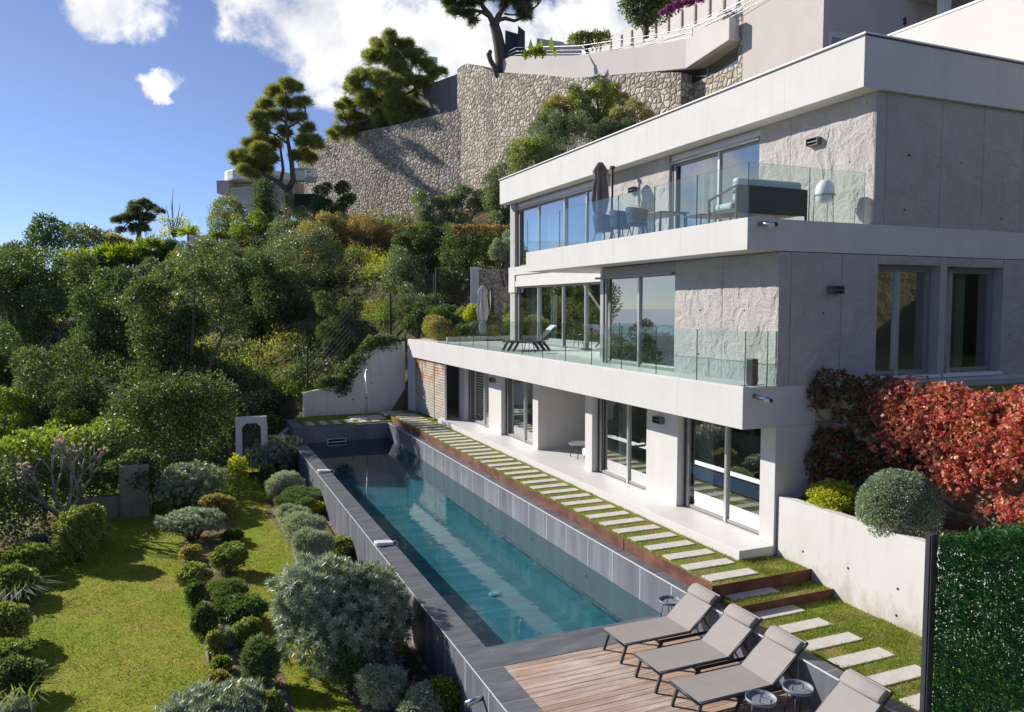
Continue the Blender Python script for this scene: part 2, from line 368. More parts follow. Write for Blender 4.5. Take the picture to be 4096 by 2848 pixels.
def stone_mat(name, sc, c1, c2, c3, mortar, bumpd=.09):
    def f(m, nt, b, co, L):
        nz = N(nt, 'ShaderNodeTexNoise', inp={'Scale': 2.2, 'Detail': 3}); L(co, nz.inputs['Vector'])
        wv = mixc(nt, L, .22, co, nz.outputs['Color'], 'ADD')
        mp = N(nt, 'ShaderNodeMapping'); mp.inputs['Scale'].default_value = (sc, sc, sc * 1.25); L(wv, mp.inputs['Vector'])
        v1 = N(nt, 'ShaderNodeTexVoronoi', inp={'Scale': 1.0, 'Randomness': .85}); v1.feature = 'DISTANCE_TO_EDGE'; L(mp.outputs[0], v1.inputs['Vector'])
        v2 = N(nt, 'ShaderNodeTexVoronoi', inp={'Scale': 1.0, 'Randomness': .85}); L(mp.outputs[0], v2.inputs['Vector'])
        sp = N(nt, 'ShaderNodeSeparateColor'); L(v2.outputs['Color'], sp.inputs[0])
        c = ramp(nt, L, sp.outputs[0], [(0, c1), (.5, c2), (1, c3)])
        n2 = N(nt, 'ShaderNodeTexNoise', inp={'Scale': 9, 'Detail': 6, 'Roughness': .65}); L(co, n2.inputs['Vector'])
        c = mixc(nt, L, .55, c, ramp(nt, L, n2.outputs[0], [(.25, (.5, .5, .5)), (.75, (1.25, 1.22, 1.2))]), 'MULTIPLY')
        n3 = N(nt, 'ShaderNodeTexNoise', inp={'Scale': .35, 'Detail': 6, 'Roughness': .6}); L(co, n3.inputs['Vector'])
        c = mixc(nt, L, ramp(nt, L, n3.outputs[0], [(.48, (0, 0, 0)), (.68, (.45, .45, .45))]), c, (.13, .12, .10))
        e = ramp(nt, L, v1.outputs['Distance'], [(.01, (0, 0, 0)), (.075, (1, 1, 1))])
        L(mixc(nt, L, e, mortar, c), b.inputs['Base Color'])
        e2 = ramp(nt, L, v1.outputs['Distance'], [(0, (0, 0, 0)), (.22, (1, 1, 1))])
        h = mixc(nt, L, .25, e2, n2.outputs[0])
        bn = N(nt, 'ShaderNodeBump', inp={'Strength': 1.0, 'Distance': bumpd}); L(h, bn.inputs['Height']); L(bn.outputs[0], b.inputs['Normal'])
    return mat(name, c2, .9, .2, extra=f)
M['stone'] = stone_mat('cyclopean_stone', 2.15, (.35, .285, .21), (.53, .455, .355), (.68, .61, .50), (.14, .115, .085))
M['stone_small'] = stone_mat('garden_wall_stone', 3.0, (.34, .27, .19), (.50, .43, .33), (.60, .55, .47), (.22, .18, .13), .06)
# ================================================================== GROUND
def lerp(x, xs, ys):
    return np.interp(x, xs, ys)
def hill_z(x, y):
    x = np.asarray(x, float); y = np.asarray(y, float)
    hb = lerp(x, [-90, -40, -14, -4, 4, 10, 20, 45], [-40, -14, 2.5, 6.5, 10.6, 11.8, 12.8, 14.0])
    z0 = lerp(x, [-60, -14, -8, 3.9, 4.6, 9.6, 10.6, 40], [-26, -4.0, -2.35, -2.35, -.5, -.5, 3.2, 3.2])
    y0 = lerp(x, [3.4, 4.2, 10, 10.6, 40], [35.5, 37.35, 37.6, 38.5, 38.5]); y1 = lerp(x, [-20, 6, 12, 20, 28, 45], [66, 68, 68, 65, 54, 50])
    s = np.clip((y - y0) / (y1 - y0), 0, 1)
    s = np.where(x > 10.3, s ** .8, s ** .9)
    z = z0 + (hb - z0) * s
    # behind the big retaining wall the ground steps up to the upper road
    far = np.clip((y - 80) / 60, 0, 1); z = z - far * 30 * np.clip((12 - x) / 20, 0, 1)
    # house and pool platform: the sheet passes below it
    plat = (x > 4.0) & (x < 24.6) & (y < 36.9)
    z = np.where(plat, -3.2, z)
    back = (x >= 24.6) & (y < 44); z = np.where(back, np.maximum(z, 8.5 + (x - 24.6) * .4), z)
    return z
def ground_sheet():
    xs = np.concatenate([np.arange(-150, -24, 6.0), np.arange(-24, 48, 1.0), np.arange(48, 120, 8.0)])
    ys = np.concatenate([np.arange(-30, 30, 3.0), np.arange(30, 84, 1.0), np.arange(84, 180, 8.0)])
    X, Y = np.meshgrid(xs, ys); rng = np.random.default_rng(3)
    Z = hill_z(X, Y)
    bump = .25 * np.sin(X * .9 + Y * .4) * np.sin(Y * .7 - X * .2) + rng.normal(0, .08, X.shape)
    Z = Z + np.where((Y > 38) & (Z > -3), bump, 0) - .02
    nx, ny = len(xs), len(ys)
    vs = np.stack([X.ravel(), Y.ravel(), Z.ravel()], 1)
    fs = [(j * nx + i, j * nx + i + 1, (j + 1) * nx + i + 1, (j + 1) * nx + i) for j in range(ny - 1) for i in range(nx - 1)]
    me = bpy.data.meshes.new('hillside'); me.from_pydata(vs.tolist(), [], fs); me.materials.append(M['hill'])
    o = bpy.data.objects.new('hillside', me); COL.objects.link(o); struct(o)
def hill_mat(m, nt, b, co, L):
    n1 = N(nt, 'ShaderNodeTexNoise', inp={'Scale': .35, 'Detail': 8, 'Roughness': .65}); L(co, n1.inputs['Vector'])
    L(ramp(nt, L, n1.outputs[0], [(.30, (.045, .055, .02)), (.48, (.10, .095, .045)), (.60, (.17, .125, .07)), (.75, (.09, .10, .03))]), b.inputs['Base Color'])
M['hill'] = mat('hillside_soil', (.1, .1, .05), .95, .1, bump=[(2.5, 8, 1.0, .4)], extra=hill_mat)
ground_sheet()
def lawn_mat(stops, sc=1.0):
    def f(m, nt, b, co, L):
        n1 = N(nt, 'ShaderNodeTexNoise', inp={'Scale': .55 * sc, 'Detail': 9, 'Roughness': .68, 'Distortion': .4}); L(co, n1.inputs['Vector'])
        n2 = N(nt, 'ShaderNodeTexNoise', inp={'Scale': 9 * sc, 'Detail': 6, 'Roughness': .7}); L(co, n2.inputs['Vector'])
        c = ramp(nt, L, n1.outputs[0], stops)
        c = mixc(nt, L, .75, c, ramp(nt, L, n2.outputs[0], [(.28, (.45, .45, .4)), (.72, (1.35, 1.3, 1.1))]), 'MULTIPLY')
        L(c, b.inputs['Base Color'])
    return f
M['lawn'] = mat('lawn_grass', (.12, .15, .02), .9, .15, bump=[(22, 7, .9, .05)],
    extra=lawn_mat([(.30, (.36, .29, .085)), (.42, (.32, .30, .04)), (.54, (.255, .31, .024)), (.70, (.17, .26, .02))]))
M['turf'] = mat('patchy_turf', (.12, .15, .02), .9, .15, bump=[(30, 7, .9, .04)],
    extra=lawn_mat([(.32, (.34, .25, .13)), (.45, (.29, .25, .08)), (.55, (.20, .25, .04)), (.72, (.13, .20, .026))], 2.2))
# lawn below the pool and the planting beds on it
def sheet(name, poly, z, m, n=1):
    b = MB(); b.add([(p[0], p[1], z) for p in poly], [tuple(range(len(poly)))]); return struct(b.build(name, m))
sheet('lawn', [(-14, -6), (4.2, -6), (4.2, 36.2), (-14, 36.2)], -2.2, M['lawn'])
sheet('garden_bed', [(4.2, 3), (4.2, 33), (2.9, 33), (2.7, 29.5), (2.45, 27.3), (2.55, 25), (2.68, 22.2), (2.5, 20.3), (2.25, 18), (2.25, 16.2), (2.4, 14.2), (2.6, 13), (2.75, 11), (2.8, 3)], -2.194, M['soil'])
sheet('garden_bed', [(.35, 12.8), (.30, 16.2), (.05, 19.4), (-.25, 23.0), (-.2, 27.2), (.6, 29.2), (1.35, 28.4), (1.2, 24.8), (1.0, 21.5), (1.25, 18.0), (1.55, 15.6), (1.6, 13.2), (1.1, 12.2)], -2.194, M['soil'])
sheet('garden_bed', [(-3.0, 6), (-3.1, 16), (-3.45, 21), (-4.2, 24.5), (-3.2, 26.4), (-2.0, 28.6), (-1.2, 30.6), (-6, 31), (-9, 20), (-9, 6)], -2.194, M['soil'])
# sea far below, seen in the window reflections
b = MB(); b.add([(-40000, -30000, -150), (3000, -30000, -150), (3000, 40000, -150), (-40000, 40000, -150)], [(0, 1, 2, 3)])
M['sea'] = mat('sea_surface', (.07, .16, .27), .75, .15, bump=[(.02, 6, .3, 3.0)])
struct(b.build('sea', M['sea']))

# ================================================================== SWIMMING POOL
M['tray_grey'] = mat('drain_grey', (.30, .31, .31), .6)
pool = empty('swimming_pool', (6.5, 22.0, -2.3))
tag(pool, 'long rectangular pool lined with dark slate, raised above the lawn', 'pool')
XL0, XL1, XR0, XR1, YN, YF, ZW, ZC = 4.20, 4.68, 8.34, 8.58, 12.12, 33.82, -1.11, -.40
b = MB(); b.box(XL0, XL1 - .12, 2.0, YF + 2.6, -2.6, -1.12); b.build('outer_wall', M['slate_wall'], pool)
b = MB(); b.box(XL0 - .012, XL1, 2.0, YF, -1.12, -1.08); b.box(XL1 + .001, XR0, 11.36, YN, -1.12, -1.08)
b.build('coping', M['slate_top'], pool, bevel=.006)
b = MB(); b.box(XL0 - .016, XL0 - .010, 2.0, YF, -1.10, -1.076); b.build('lime_edge', M['lime'], pool)
b = MB(); b.box(XL1 - .12, XL1, YN, YF, -2.6, -1.121); b.box(XR0, XR1 - .1, 2.0, YF + .2, -1.10, ZC - .03); b.box(XL0 + .005, XR0, YF, YF + .22, -1.10, ZC - .03)
b.box(XL0 + .005, XL0 + .3, YF + .22, YF + 2.6, -1.12, ZC - .03); b.build('basin_wall', M['slate_wall'], pool)
b = MB(); b.box(XR0, XR1 - .1, 2.0, YF + .2, -2.6, -1.102); b.box(XL0 + .005, XR0, YF, YF + .22, -2.6, -1.102); b.box(XL1, XR0, YN - .12, YN, -2.6, -1.121); b.build('underwater_wall', M['slate_deep'], pool)
b = MB(); b.box(XR0 - .008, XR1, 2.0, YF, ZC - .03, ZC); b.box(XL0 - .01, XR1, YF + .001, YF + .24, ZC - .03, ZC); b.box(XL0 - .01, XL0 + .46, YF + .242, YF + 2.65, ZC - .03, ZC)
b.build('raised_coping', M['slate_top'], pool, bevel=.006)
b = MB(); b.box(XR0 - .016, XR0 - .009, 2.0, YF, ZC - .022, ZC + .003); b.build('lime_edge', M['lime'], pool)
b = MB(); b.box(XL1 - .1, XR0, YN, YF, -2.45, -2.35); b.build('basin_floor', M['pool_floor'], pool)
b = MB()
for i in range(4): b.box(7.05, XR0, YN, YN + .32 + .30 * i, -2.35 + .27 * (3 - i), -2.35 + .27 * (3 - i) + .27)
b.build('entry_step', M['pool_floor'], pool)
b = MB(); b.box(8.0, XR0, YN, YF, -2.35, -1.92); b.build('bench_ledge', M['pool_floor'], pool)
b = MB()
b.box(5.62, 6.40, YF - .02, YF, -1.10, -.98); b.box(5.60, 6.42, YF - .035, YF - .02, -.98, -.955); b.box(5.60, 6.42, YF - .035, YF - .02, -1.12, -1.095); b.box(5.60, 5.625, YF - .035, YF - .02, -1.095, -.98); b.box(6.395, 6.42, YF - .035, YF - .02, -1.095, -.98)
sk = MB(); sk.v, sk.f, sk.m, sk.sm = b.v, b.f, [1] * 6 + [0] * 24, b.sm; sk.build('skimmer', [M['steel'], M['dark_hole']], pool)
b = MB(); b.lathe((6.95, 17.4, -2.35), [(.16, 0), (.16, .03), (.10, .045), (0, .045)], 20); b.build('drain', M['tray_grey'], pool)
for yy in (15.2, 18.2, 21.3): 
    b = MB(); b.lathe((0, 0, 0), [(.045, 0), (.045, .03), (.0, .035)], 14); o = b.build('water_jet', M['dark_metal'], pool, loc=Vector((XR0, yy, -1.32)) - pool.location); o.rotation_euler = (0, R(-90), 0)
b = MB(); b.tube([(XL0 + .02, 11.05, -1.36), (XL0 - .30, 11.0, -1.40)], .05, 14); b.tube([(XL0 - .302, 11.0, -1.40), (XL0 - .31, 11.0, -1.401)], .042, 14, 1); b.build('overflow_spout', [M['steel'], M['dark_hole']], pool)
b = MB(); b.add([(XL1 - .0, YN, ZW), (XR0, YN, ZW), (XR0, YF, ZW), (XL1, YF, ZW)], [(0, 1, 2, 3)]); struct(b.build('water', M['water']))
for (px, py, lab) in ((4.45, 27.6, 'white plastic pool sensor on the coping, nearer the garden gate'), (4.42, 18.5, 'white plastic pool sensor on the coping beside the big silver bush')):
    t = empty('pool_sensor', (px, py, -1.08)); tag(t, lab, 'sensor', 'white pool sensors')
    b = MB(); b.prism([(-.20, -.13), (.18, -.13), (.22, -.06), (.22, .06), (.18, .13), (-.20, .13), (-.24, .05), (-.24, -.05)], 0, [.10, .07, .06, .06, .07, .10, .10, .10]); b.build('sensor_body', M['white'], t, loc=(0, 0, 0), bevel=.02)
    b = MB(); b.tube([(.20, 0, .05), (.29, -.02, .06), (.33, -.06, .02), (.30, -.10, -.05)], .012, 8); b.build('cable', M['white'], t, loc=(0, 0, 0))
# deck
dk = empty('pool_deck', (6.5, 8.0, -1.2)); tag(dk, 'weathered timber deck at the near end of the pool', 'deck')
b = MB(); y = 11.345
while y > 3.0:
    x = XL1 + .004; rr = random.Random(int(y * 100))
    cuts = sorted([rr.uniform(5.2, 8.0) for _ in range(rr.choice((0, 1, 1, 2)))]) + [XR0 - .004]
    for c in cuts:
        if c - x > .3: b.box(x, c - .003, y - .130, y, -1.112, -1.082 + rr.uniform(-.0015, .0015)); x = c
    y -= .142
b.build('deck_board', M['deck'], dk)
b = MB(); b.box(XL1, XR0, 3.0, 11.35, -1.4, -1.15); b.build('deck_base', M['dark_hole'], dk)

# ================================================================== PATH, TERRACE, CORTEN EDGES
def bx(name, m, *a, **k): return MB().box(*a).build(name, m, **k)
struct(bx('path_lawn', M['turf'], 8.60, 10.9, 10.98, 36.2, -.9, -.20))
struct(bx('path_lawn', M['turf'], 8.60, 10.9, 10.43, 10.965, -.9, -.40))
struct(bx('path_lawn', M['turf'], 8.60, 10.9, 2.0, 10.415, -1.2, -.54))
struct(bx('path_lawn', M['turf'], 4.68, 8.595, YF + .245, 37.2, -.9, -.36))
e = empty('corten_edging', (8.58, 22, -.4)); tag(e, 'long rusty steel edging strip between pool coping and paver path', 'edging')
b = MB()
for i, y0 in enumerate((10.965, 14.0, 17.0, 20.0, 23.0, 26.0, 29.0, 32.0)): b.box(8.578, 8.592, y0, min(y0 + 2.997, 33.8), -.9, -.165)
b.build('edging_plate', M['corten'], e)
for (yy, zt, zb, lab) in ((10.965, -.17, -.9, 'upper rusty steel step riser across the grass path'), (10.415, -.37, -.9, 'lower rusty steel step riser across the grass path')):
    t = MB().box(8.594, 10.895, yy, yy + .014, zb, zt).build('step_riser', M['corten']); tag(t, lab, 'step riser', 'rusty step risers')
struct(bx('paved_terrace', M['tile'], 9.98, 10.84, 11.94, 31.6, -.6, 0.0, bevel=.006))
pv = [(9.285, 11.36 + .645 * i, -.2) for i in range(37)] + [(9.37, 10.88, -.40), (9.40, 10.27, -.54), (9.40, 9.65, -.54), (9.40, 9.02, -.54), (9.40, 8.40, -.54), (9.40, 7.76, -.54), (9.40, 7.12, -.54), (9.40, 6.48, -.54), (9.40, 5.84, -.54)]
proto = None
def paver_label(i):
    if i == 37: return 'pale paver alone on the narrow level between the two steel risers'
    if i >= 38: return 'pale limestone paver in the grass beside the loungers'
    return 'pale limestone paver in the row along the pool'
for i, (x, y, z) in enumerate(pv):
    if proto is None:
        o = proto = MB().box(-.545, .545, -.155, .155, -.05, .022).build('stepping_stone', M['paver'], bevel=.008)
    else:
        o = proto.copy(); COL.objects.link(o)
    o.location = (x + random.Random(i).uniform(-.012, .012), y, z); o.rotation_euler.z = random.Random(i + 9).uniform(-.01, .01); o.scale.x = 1.0 if i < 38 else .99
    tag(o, paver_label(i), 'paver', 'stepping stones along the pool' if i < 37 else ('stepping stones beside the deck' if i > 37 else 'stepping stone between risers'))
for i in range(6):
    o = proto.copy(); COL.objects.link(o); o.location = (4.98 + .58 * i, YF + .80, -.36); o.rotation_euler.z = R(90); o.scale = (.95, 1, 1)
    tag(o, 'short pale paver laid across the grass at the far end of the pool', 'paver', 'stepping stones at the pool end')
o = MB().box(6.9, 8.5, 34.75, 36.0, -.4, -.315).build('shower_slab', M['paver'], bevel=.01); tag(o, 'square stone slab under the outdoor shower', 'slab')
for i, (x, y, w) in enumerate(((9.0, 35.2, .55), (9.0, 35.9, .6))):
    o = proto.copy(); COL.objects.link(o); o.location = (x, y - .1, -.2); tag(o, 'pale paver near the shower slab and wooden screen', 'paver', 'stepping stones by the shower')

# white planter wall on the right, soil and lawn behind it
pw = empty('planter_wall', (11.0, 9, -.6)); tag(pw, 'white concrete retaining wall with tie holes beside the grass steps', 'wall')
b = MB(); b.box(10.9, 11.12, 3.0, 11.90, -1.2, 1.02); b.build('wall_body', M['planter'], pw, bevel=.01)
for (y, z) in ((11.2, .1), (10.1, .12), (9.05, .10), (8.45, .08), (9.06, -.36), (8.5, -.41)):
    b = MB(); b.tube([(10.894, y, z), (10.9005, y, z)], .022, 12); b.build('tie_hole', M['dark_hole'], pw)
struct(bx('planter_soil', M['soil'], 11.121, 13.4, 3.0, 11.93, -1.2, .93))
struct(bx('upper_lawn', M['turf'], 13.25, 40, 2.0, 11.0, 2.4, 3.17))
struct(bx('gravel_strip', M['gravel'], 12.9, 40, 11.003, 11.93, 2.4, 3.15))
struct(bx('side_path', M['gravel'], 8.9, 14, 4.2, 5.5, -1.2, .20))
# ================================================================== VILLA
V = empty('villa', (12, 20, 0)); tag(V, 'white concrete villa of three stepped storeys with glass balustrades', 'house')
def part(name, m, *boxes, parent=V, bevel=0):
    """every box is a part of its own (a wall panel, a pier, a sill)"""
    for q in boxes:
        o = MB().box(*q).build(name, m, parent, bevel=bevel)
    return o
XW = 10.84; XU = 13.32; YC = 11.94; YB = 31.48
part('terrace_slab', M['plaster'], (10.0, 25, YC + .004, 36.5, 2.42, 3.24), bevel=.008)
part('balcony_slab', M['plaster'], (10.02, 25, YC - .012, 22.38, 5.93, 6.55), (XU - .12, 25, 22.382, 30.69, 6.20, 6.545), bevel=.008)
part('roof', M['plaster'], (12.83, 26, YC - .10, YB, 9.30, 10.33), bevel=.008)
part('roof_edge', M['dark_metal'], (12.80, 26.02, YC - .13, YB + .02, 10.331, 10.352))
part('roof_cap', M['white'], (12.79, 26.03, YC - .14, YB + .03, 10.353, 10.385))
part('roof_hatch', M['dark_metal'], (16.75, 18.3, 12.6, 13.6, 10.386, 10.47))
part('window_lintel', M['plaster'], (XU - .10, XU + .2, 19.4, 30.69, 5.70, 5.925), (XU - .07, XU + .2, 22.4, 30.69, 5.926, 6.195))
# lower storey front
Z0, Z1 = 0.002, 2.418
lo = [(YC + .002, 12.38), (15.27, 16.62), (19.48, 19.91), (23.2, 23.64), (26.47, 27.76), (30.54, 31.31)]
part('wall', M['plaster'], *[(XW, XW + .36, a, c, Z0, Z1) for a, c in lo], bevel=.006)
part('skirting', M['tile'], *[(XW - .012, XW, a - .0, c, Z0, .10) for a, c in lo[1:]])
part('wall', M['plaster'], (XW + .361, 24, YC + .002, YC + .36, -1.0, Z1), (XW + .002, XW + .36, YC + .004, YC + .36, -1.0, 0.0), (15.2, 15.5, 12.3, 31.3, Z0, Z1), (XW + .361, 15.2, 23.21, 23.5, Z0, Z1), (XW + .361, 15.2, 19.6, 19.9, Z0, Z1), (11.6, 15.2, 31.0, 31.3, Z0, Z1), (11.21, 15.2, 27.0, 27.2, Z0, Z1))
part('floor', M['tile'], (XW + .001, 15.2, YC + .36, 31.3, -.3, 0.0), (XW, 15.2, 31.302, 36.3, -.3, -.02))
part('pier', M['plaster'], (9.99, 10.22, 35.57, 36.49, -.3, 2.418))
part('wall', M['interior'], (10.3, 15.2, 36.2, 36.45, -.02, 2.418), (14.0, 14.2, 31.31, 36.2, -.02, 2.418))
# rock-textured cast faces: a real relief, each panel its own part
def vnoise(x, y, seed):
    g = np.random.default_rng(seed); T = g.random((256, 256)); xi = np.floor(x).astype(int); yi = np.floor(y).astype(int); fx = x - xi; fy = y - yi
    fx = fx * fx * (3 - 2 * fx); fy = fy * fy * (3 - 2 * fy); q = lambda a, c: T[a % 256, c % 256]
    return (q(xi, yi) * (1 - fx) + q(xi + 1, yi) * fx) * (1 - fy) + (q(xi, yi + 1) * (1 - fx) + q(xi + 1, yi + 1) * fx) * fy
def relief(a, z, seed=0):
    w1 = vnoise(a * 2.3, z * 2.3, 91) - .5; w2 = vnoise(a * 2.3 + 40, z * 2.3, 92) - .5; h = .5 * vnoise(a * 1.4 + 9, z * 1.1, 93) - .25; a = a + w1 * .5; z = z + w2 * .5
    for o in range(5):
        f = 4.2 * 2.0 ** o; n_ = vnoise(a * f + 7 * o, z * f * .8 + 3 * o, 20 + o); r_ = 1 - np.abs(2 * n_ - 1); h = h + (.62 ** o) * (.55 * n_ + .45 * r_ ** 2)
    return (h - .95) / 1.1
def rough_face(axis, pos, a0, a1, z0, z1, amp=.034, st=.027):
    na, nz = max(3, int((a1 - a0) / st)), max(3, int((z1 - z0) / st)); A = np.linspace(a0 + .006, a1 - .006, na); Zs = np.linspace(z0, z1, nz); GA, GZ = np.meshgrid(A, Zs)
    edge = np.minimum(np.minimum(GA - A[0], A[-1] - GA), np.minimum(GZ - z0, z1 - GZ)); H = relief(GA + (0 if axis == 'x' else 50), GZ) * amp * np.clip(edge / .05, 0, 1)
    out = pos - H; V3 = np.stack([out, GA, GZ], -1) if axis == 'x' else np.stack([GA, out, GZ], -1); vs = V3.reshape(-1, 3).tolist(); fs = [(j * na + i, j * na + i + 1, (j + 1) * na + i + 1, (j + 1) * na + i) for j in range(nz - 1) for i in range(na - 1)]
    rim = [i for i in range(na)] + [j * na + na - 1 for j in range(1, nz)] + [(nz - 1) * na + i for i in range(na - 2, -1, -1)] + [j * na for j in range(nz - 2, 0, -1)]; o = len(vs)
    for k in rim: p = vs[k]; vs.append([p[0] + .06, p[1], p[2]] if axis == 'x' else [p[0], p[1] + .06, p[2]])
    n_ = len(rim); fs += [(rim[k], rim[(k + 1) % n_], o + (k + 1) % n_, o + k) for k in range(n_)]
    b = MB(); b.add(vs, fs, 0, False); b.build('wall_relief', M['rough'], V)
# mid storey: block with rock-textured concrete
def rough_panels(spans, x0, x1, z0, z1, axis='y', gap=.012):
    return [((x0, x1, a + gap / 2, c - gap / 2, z0, z1) if axis == 'y' else (a + gap / 2, c - gap / 2, x0, x1, z0, z1)) for a, c in spans]
mz0, mz1 = 3.242, 5.916
part('wall', M['rough'], (XW + .035, XW + .3, YC + .04, 15.455, mz0, mz1))
rough_face('x', XW, YC, 13.67, mz0, mz1); rough_face('x', XW, 13.67, 15.46, mz0, mz1)
part('wall', M['interior'], (XW + .02, XW + .3, YC + .32, 15.44, mz0, mz1 - .01), (16.5, 16.8, 12.4, YB - .3, mz0, 6.19), (XW + .3, 16.5, 19.0, 19.15, mz0, mz1), (XU, 16.5, YB - .3, YB - .02, mz0, 6.19))
side = [(XW + .30, 11.14, mz0, mz1), (11.14, 12.48, mz0, mz1), (12.48, 13.5, mz0, mz1), (15.37, 15.59, mz0, mz1), (17.45, 19.2, mz0, mz1), (19.2, 25, mz0, mz1)]
side[0] = (XW, 11.14, mz0, mz1); bs = [(max(a, XW + .31) + .005, c - .005, YC + .035, YC + .34, z0, z1) for a, c, z0, z1 in side[1:]] + [(13.5, 15.37, YC + .035, YC + .34, 5.73, mz1), (15.59, 17.45, YC + .035, YC + .34, 5.72, mz1), (13.5, 15.37, YC, YC + .34, mz0, 3.255), (15.59, 17.45, YC, YC + .34, mz0, 3.255)]
for a, c, z0, z1 in side + [(13.5, 15.37, 5.73, mz1), (15.59, 17.45, 5.72, mz1)]: rough_face('y', YC, a, c, z0, z1)
part('wall', M['rough'], *bs)
part('wall', M['interior'], (XW + .31, 13.45, YC + .341, YC + .40, mz0, mz1), (17.5, 25, YC + .341, YC + .40, mz0, mz1))
part('floor', M['tile'], (10.15, 16.5, YC + .36, 36.2, 3.241, 3.256), bevel=0)
part('floor_edge', M['plaster'], (10.01, 10.149, YC + .02, 36.4, 3.241, 3.262))
# upper storey
uz0, uz1 = 6.552, 9.298
part('wall', M['rough'], (XU + .035, XU + .3, YC + .06, 15.475, uz0, uz1), (XU + .035, XU + .3, 19.365, 23.295, uz0, uz1))
for a, c in ((YC + .02, 14.39), (14.39, 15.48), (19.36, 21.28), (21.28, 23.3)): rough_face('x', XU, a, c, uz0, uz1)
part('wall', M['interior'], (XU + .02, XU + .3, YC + .36, 15.46, uz0, uz1 - .01), (XU + .32, XU + .4, 19.38, 23.28, uz0, uz1), (17.6, 17.9, 12.3, YB - .3, uz0, uz1), (XU + .4, 17.6, 17.8, 17.95, uz0, uz1))
for a, c in ((XU, 13.62), (13.62, 15.27), (15.27, 16.62), (16.62, 17.95), (17.95, 20.2), (20.2, 25)): part('wall', M['rough'], (max(a, XU + .31), c, YC + .045, YC + .32, uz0, uz1)); rough_face('y', YC + .01, a, c, uz0, uz1)
part('wall', M['interior'], (XU + .31, 25, YC + .325, YC + .39, uz0, uz1))
part('pillar', M['rough'], (XU - .06, XU + .3, 30.82, 31.24, 3.25, 5.45), (XU - .06, XU + .3, 30.82, 31.24, 6.55, uz1))
part('pillar_block', M['plaster'], (XU - .12, XU + .3, 30.70, 31.36, 5.452, 6.545))
part('wall', M['interior'], (XU + .31, 17.6, YB - .3, YB - .02, uz0, uz1), (XU + .001, XU + .3, 31.26, YB - .02, mz0, 5.69), (XU + .001, XU + .3, 31.26, YB - .02, uz0, uz1))
# tie holes in the rock-textured walls
for (x, y, z) in ((XW - .004, 14.45, 4.75), (XW - .004, 12.95, 4.75), (XW - .004, 14.5, 3.75), (XU - .004, 12.6, 7.95), (XU - .004, 15.1, 7.35), (XU - .004, 13.5, 7.62), (XU - .004, 22.3, 7.3)):
    b = MB(); b.tube([(x - .012, y, z), (x + .02, y, z)], .022, 10); b.build('tie_hole', M['dark_hole'], V)
for (x, z) in ((14.3, 8.05), (15.9, 8.0), (14.2, 6.9), (17.3, 6.85), (12.0, 4.7), (12.9, 4.7)):
    b = MB(); b.tube([(x, YC - .012, z), (x, YC + .02, z)], .02, 10); b.build('tie_hole', M['dark_hole'], V)

def window(y0, y1, z0, z1, x, mull, fr=.06, door=True, head=.0, label=None):
    """sliding window in a wall plane facing the pool: frame, mullions, pane"""
    b = MB(); d = .10
    b.box(x, x + d, y0, y0 + fr, z0, z1); b.box(x, x + d, y1 - fr, y1, z0, z1)
    b.box(x, x + d, y0 + fr, y1 - fr, z0, z0 + .07); b.box(x, x + d, y0 + fr, y1 - fr, z1 - .07, z1)
    b.box(x - .03, x - .001, y1 - .22, y1 - .13, z0 + .01, z1)                       # track stile on the far side
    b.box(x - .05, x - .031, y1 - .12, y1 - .07, z0 + .01, z1, 2)
    for q in mull:
        b.box(x - .025, x + d + .004, q - .035, q + .035, z0 + .002, z1 - .002, 1)
    f = b.build('window', [M['frame'], M['frame_light'], M['dark_metal']], V)
    ys = sorted([y0] + list(mull) + [y1]); b = MB()
    for i, (a, c) in enumerate(zip(ys[:-1], ys[1:])):
        xx = x + .03 + .03 * (i % 2)
        b.add([(xx, a + .03, z0 + .06), (xx, c - .03, z0 + .06), (xx, c - .03, z1 - .06), (xx, a + .03, z1 - .06)], [(0, 1, 2, 3)])
    b.build('pane', M['glass'], f, loc=(0, 0, 0)); return f
window(12.38, 15.268, .03, 2.417, XW + .20, (13.70,))
window(16.62, 19.478, .03, 2.417, XW + .20, (17.82,))
window(23.642, 26.468, .03, 2.417, XW + .20, (24.75,))
window(27.762, 30.538, .03, 2.417, XW + .20, (28.75,))
window(15.47, 18.98, 3.262, 5.66, XW + .06, (17.13,))
part('shutter_box', M['frame'], (XW + .0, XW + .3, 15.47, 18.98, 5.665, 5.915), bevel=.01)
part('shutter_box', M['frame'], (XW - .10, XW - .005, 15.47, 19.2, 5.60, 5.655))
part('corner_post', M['frame_light'], (XW + .05, XW + .16, 18.985, 19.15, 3.26, 5.915))
window(19.2, 30.80, 3.262, 5.695, XU + .06, (22.8, 24.6, 26.4, 28.65))
window(15.49, 19.35, 6.56, 9.02, XU + .10, (17.17,))
part('shutter_box', M['frame_light'], (XU + .05, XU + .29, 15.49, 19.35, 9.025, 9.29), bevel=.015)
b = MB(); b.tube([(XU + .0, 15.50, 9.05), (XU + .0, 19.3, 9.05)], .05, 12); b.build('shutter_roll', M['frame_light'], V)
window(23.31, 30.80, 6.56, 9.0, XU + .10, (24.62, 26.37, 28.7))
part('shutter_box', M['frame_light'], (XU + .05, XU + .29, 23.31, 28.75, 9.005, 9.29), (XU + .05, XU + .29, 28.77, 30.80, 9.005, 9.29), bevel=.015)
b = MB(); b.tube([(XU + .0, 23.32, 9.03), (XU + .0, 30.78, 9.03)], .05, 12); b.build('shutter_roll', M['frame_light'], V)
part('handle', M['dark_metal'], (XW + .03, XW + .055, 18.80, 18.83, 4.10, 4.33))
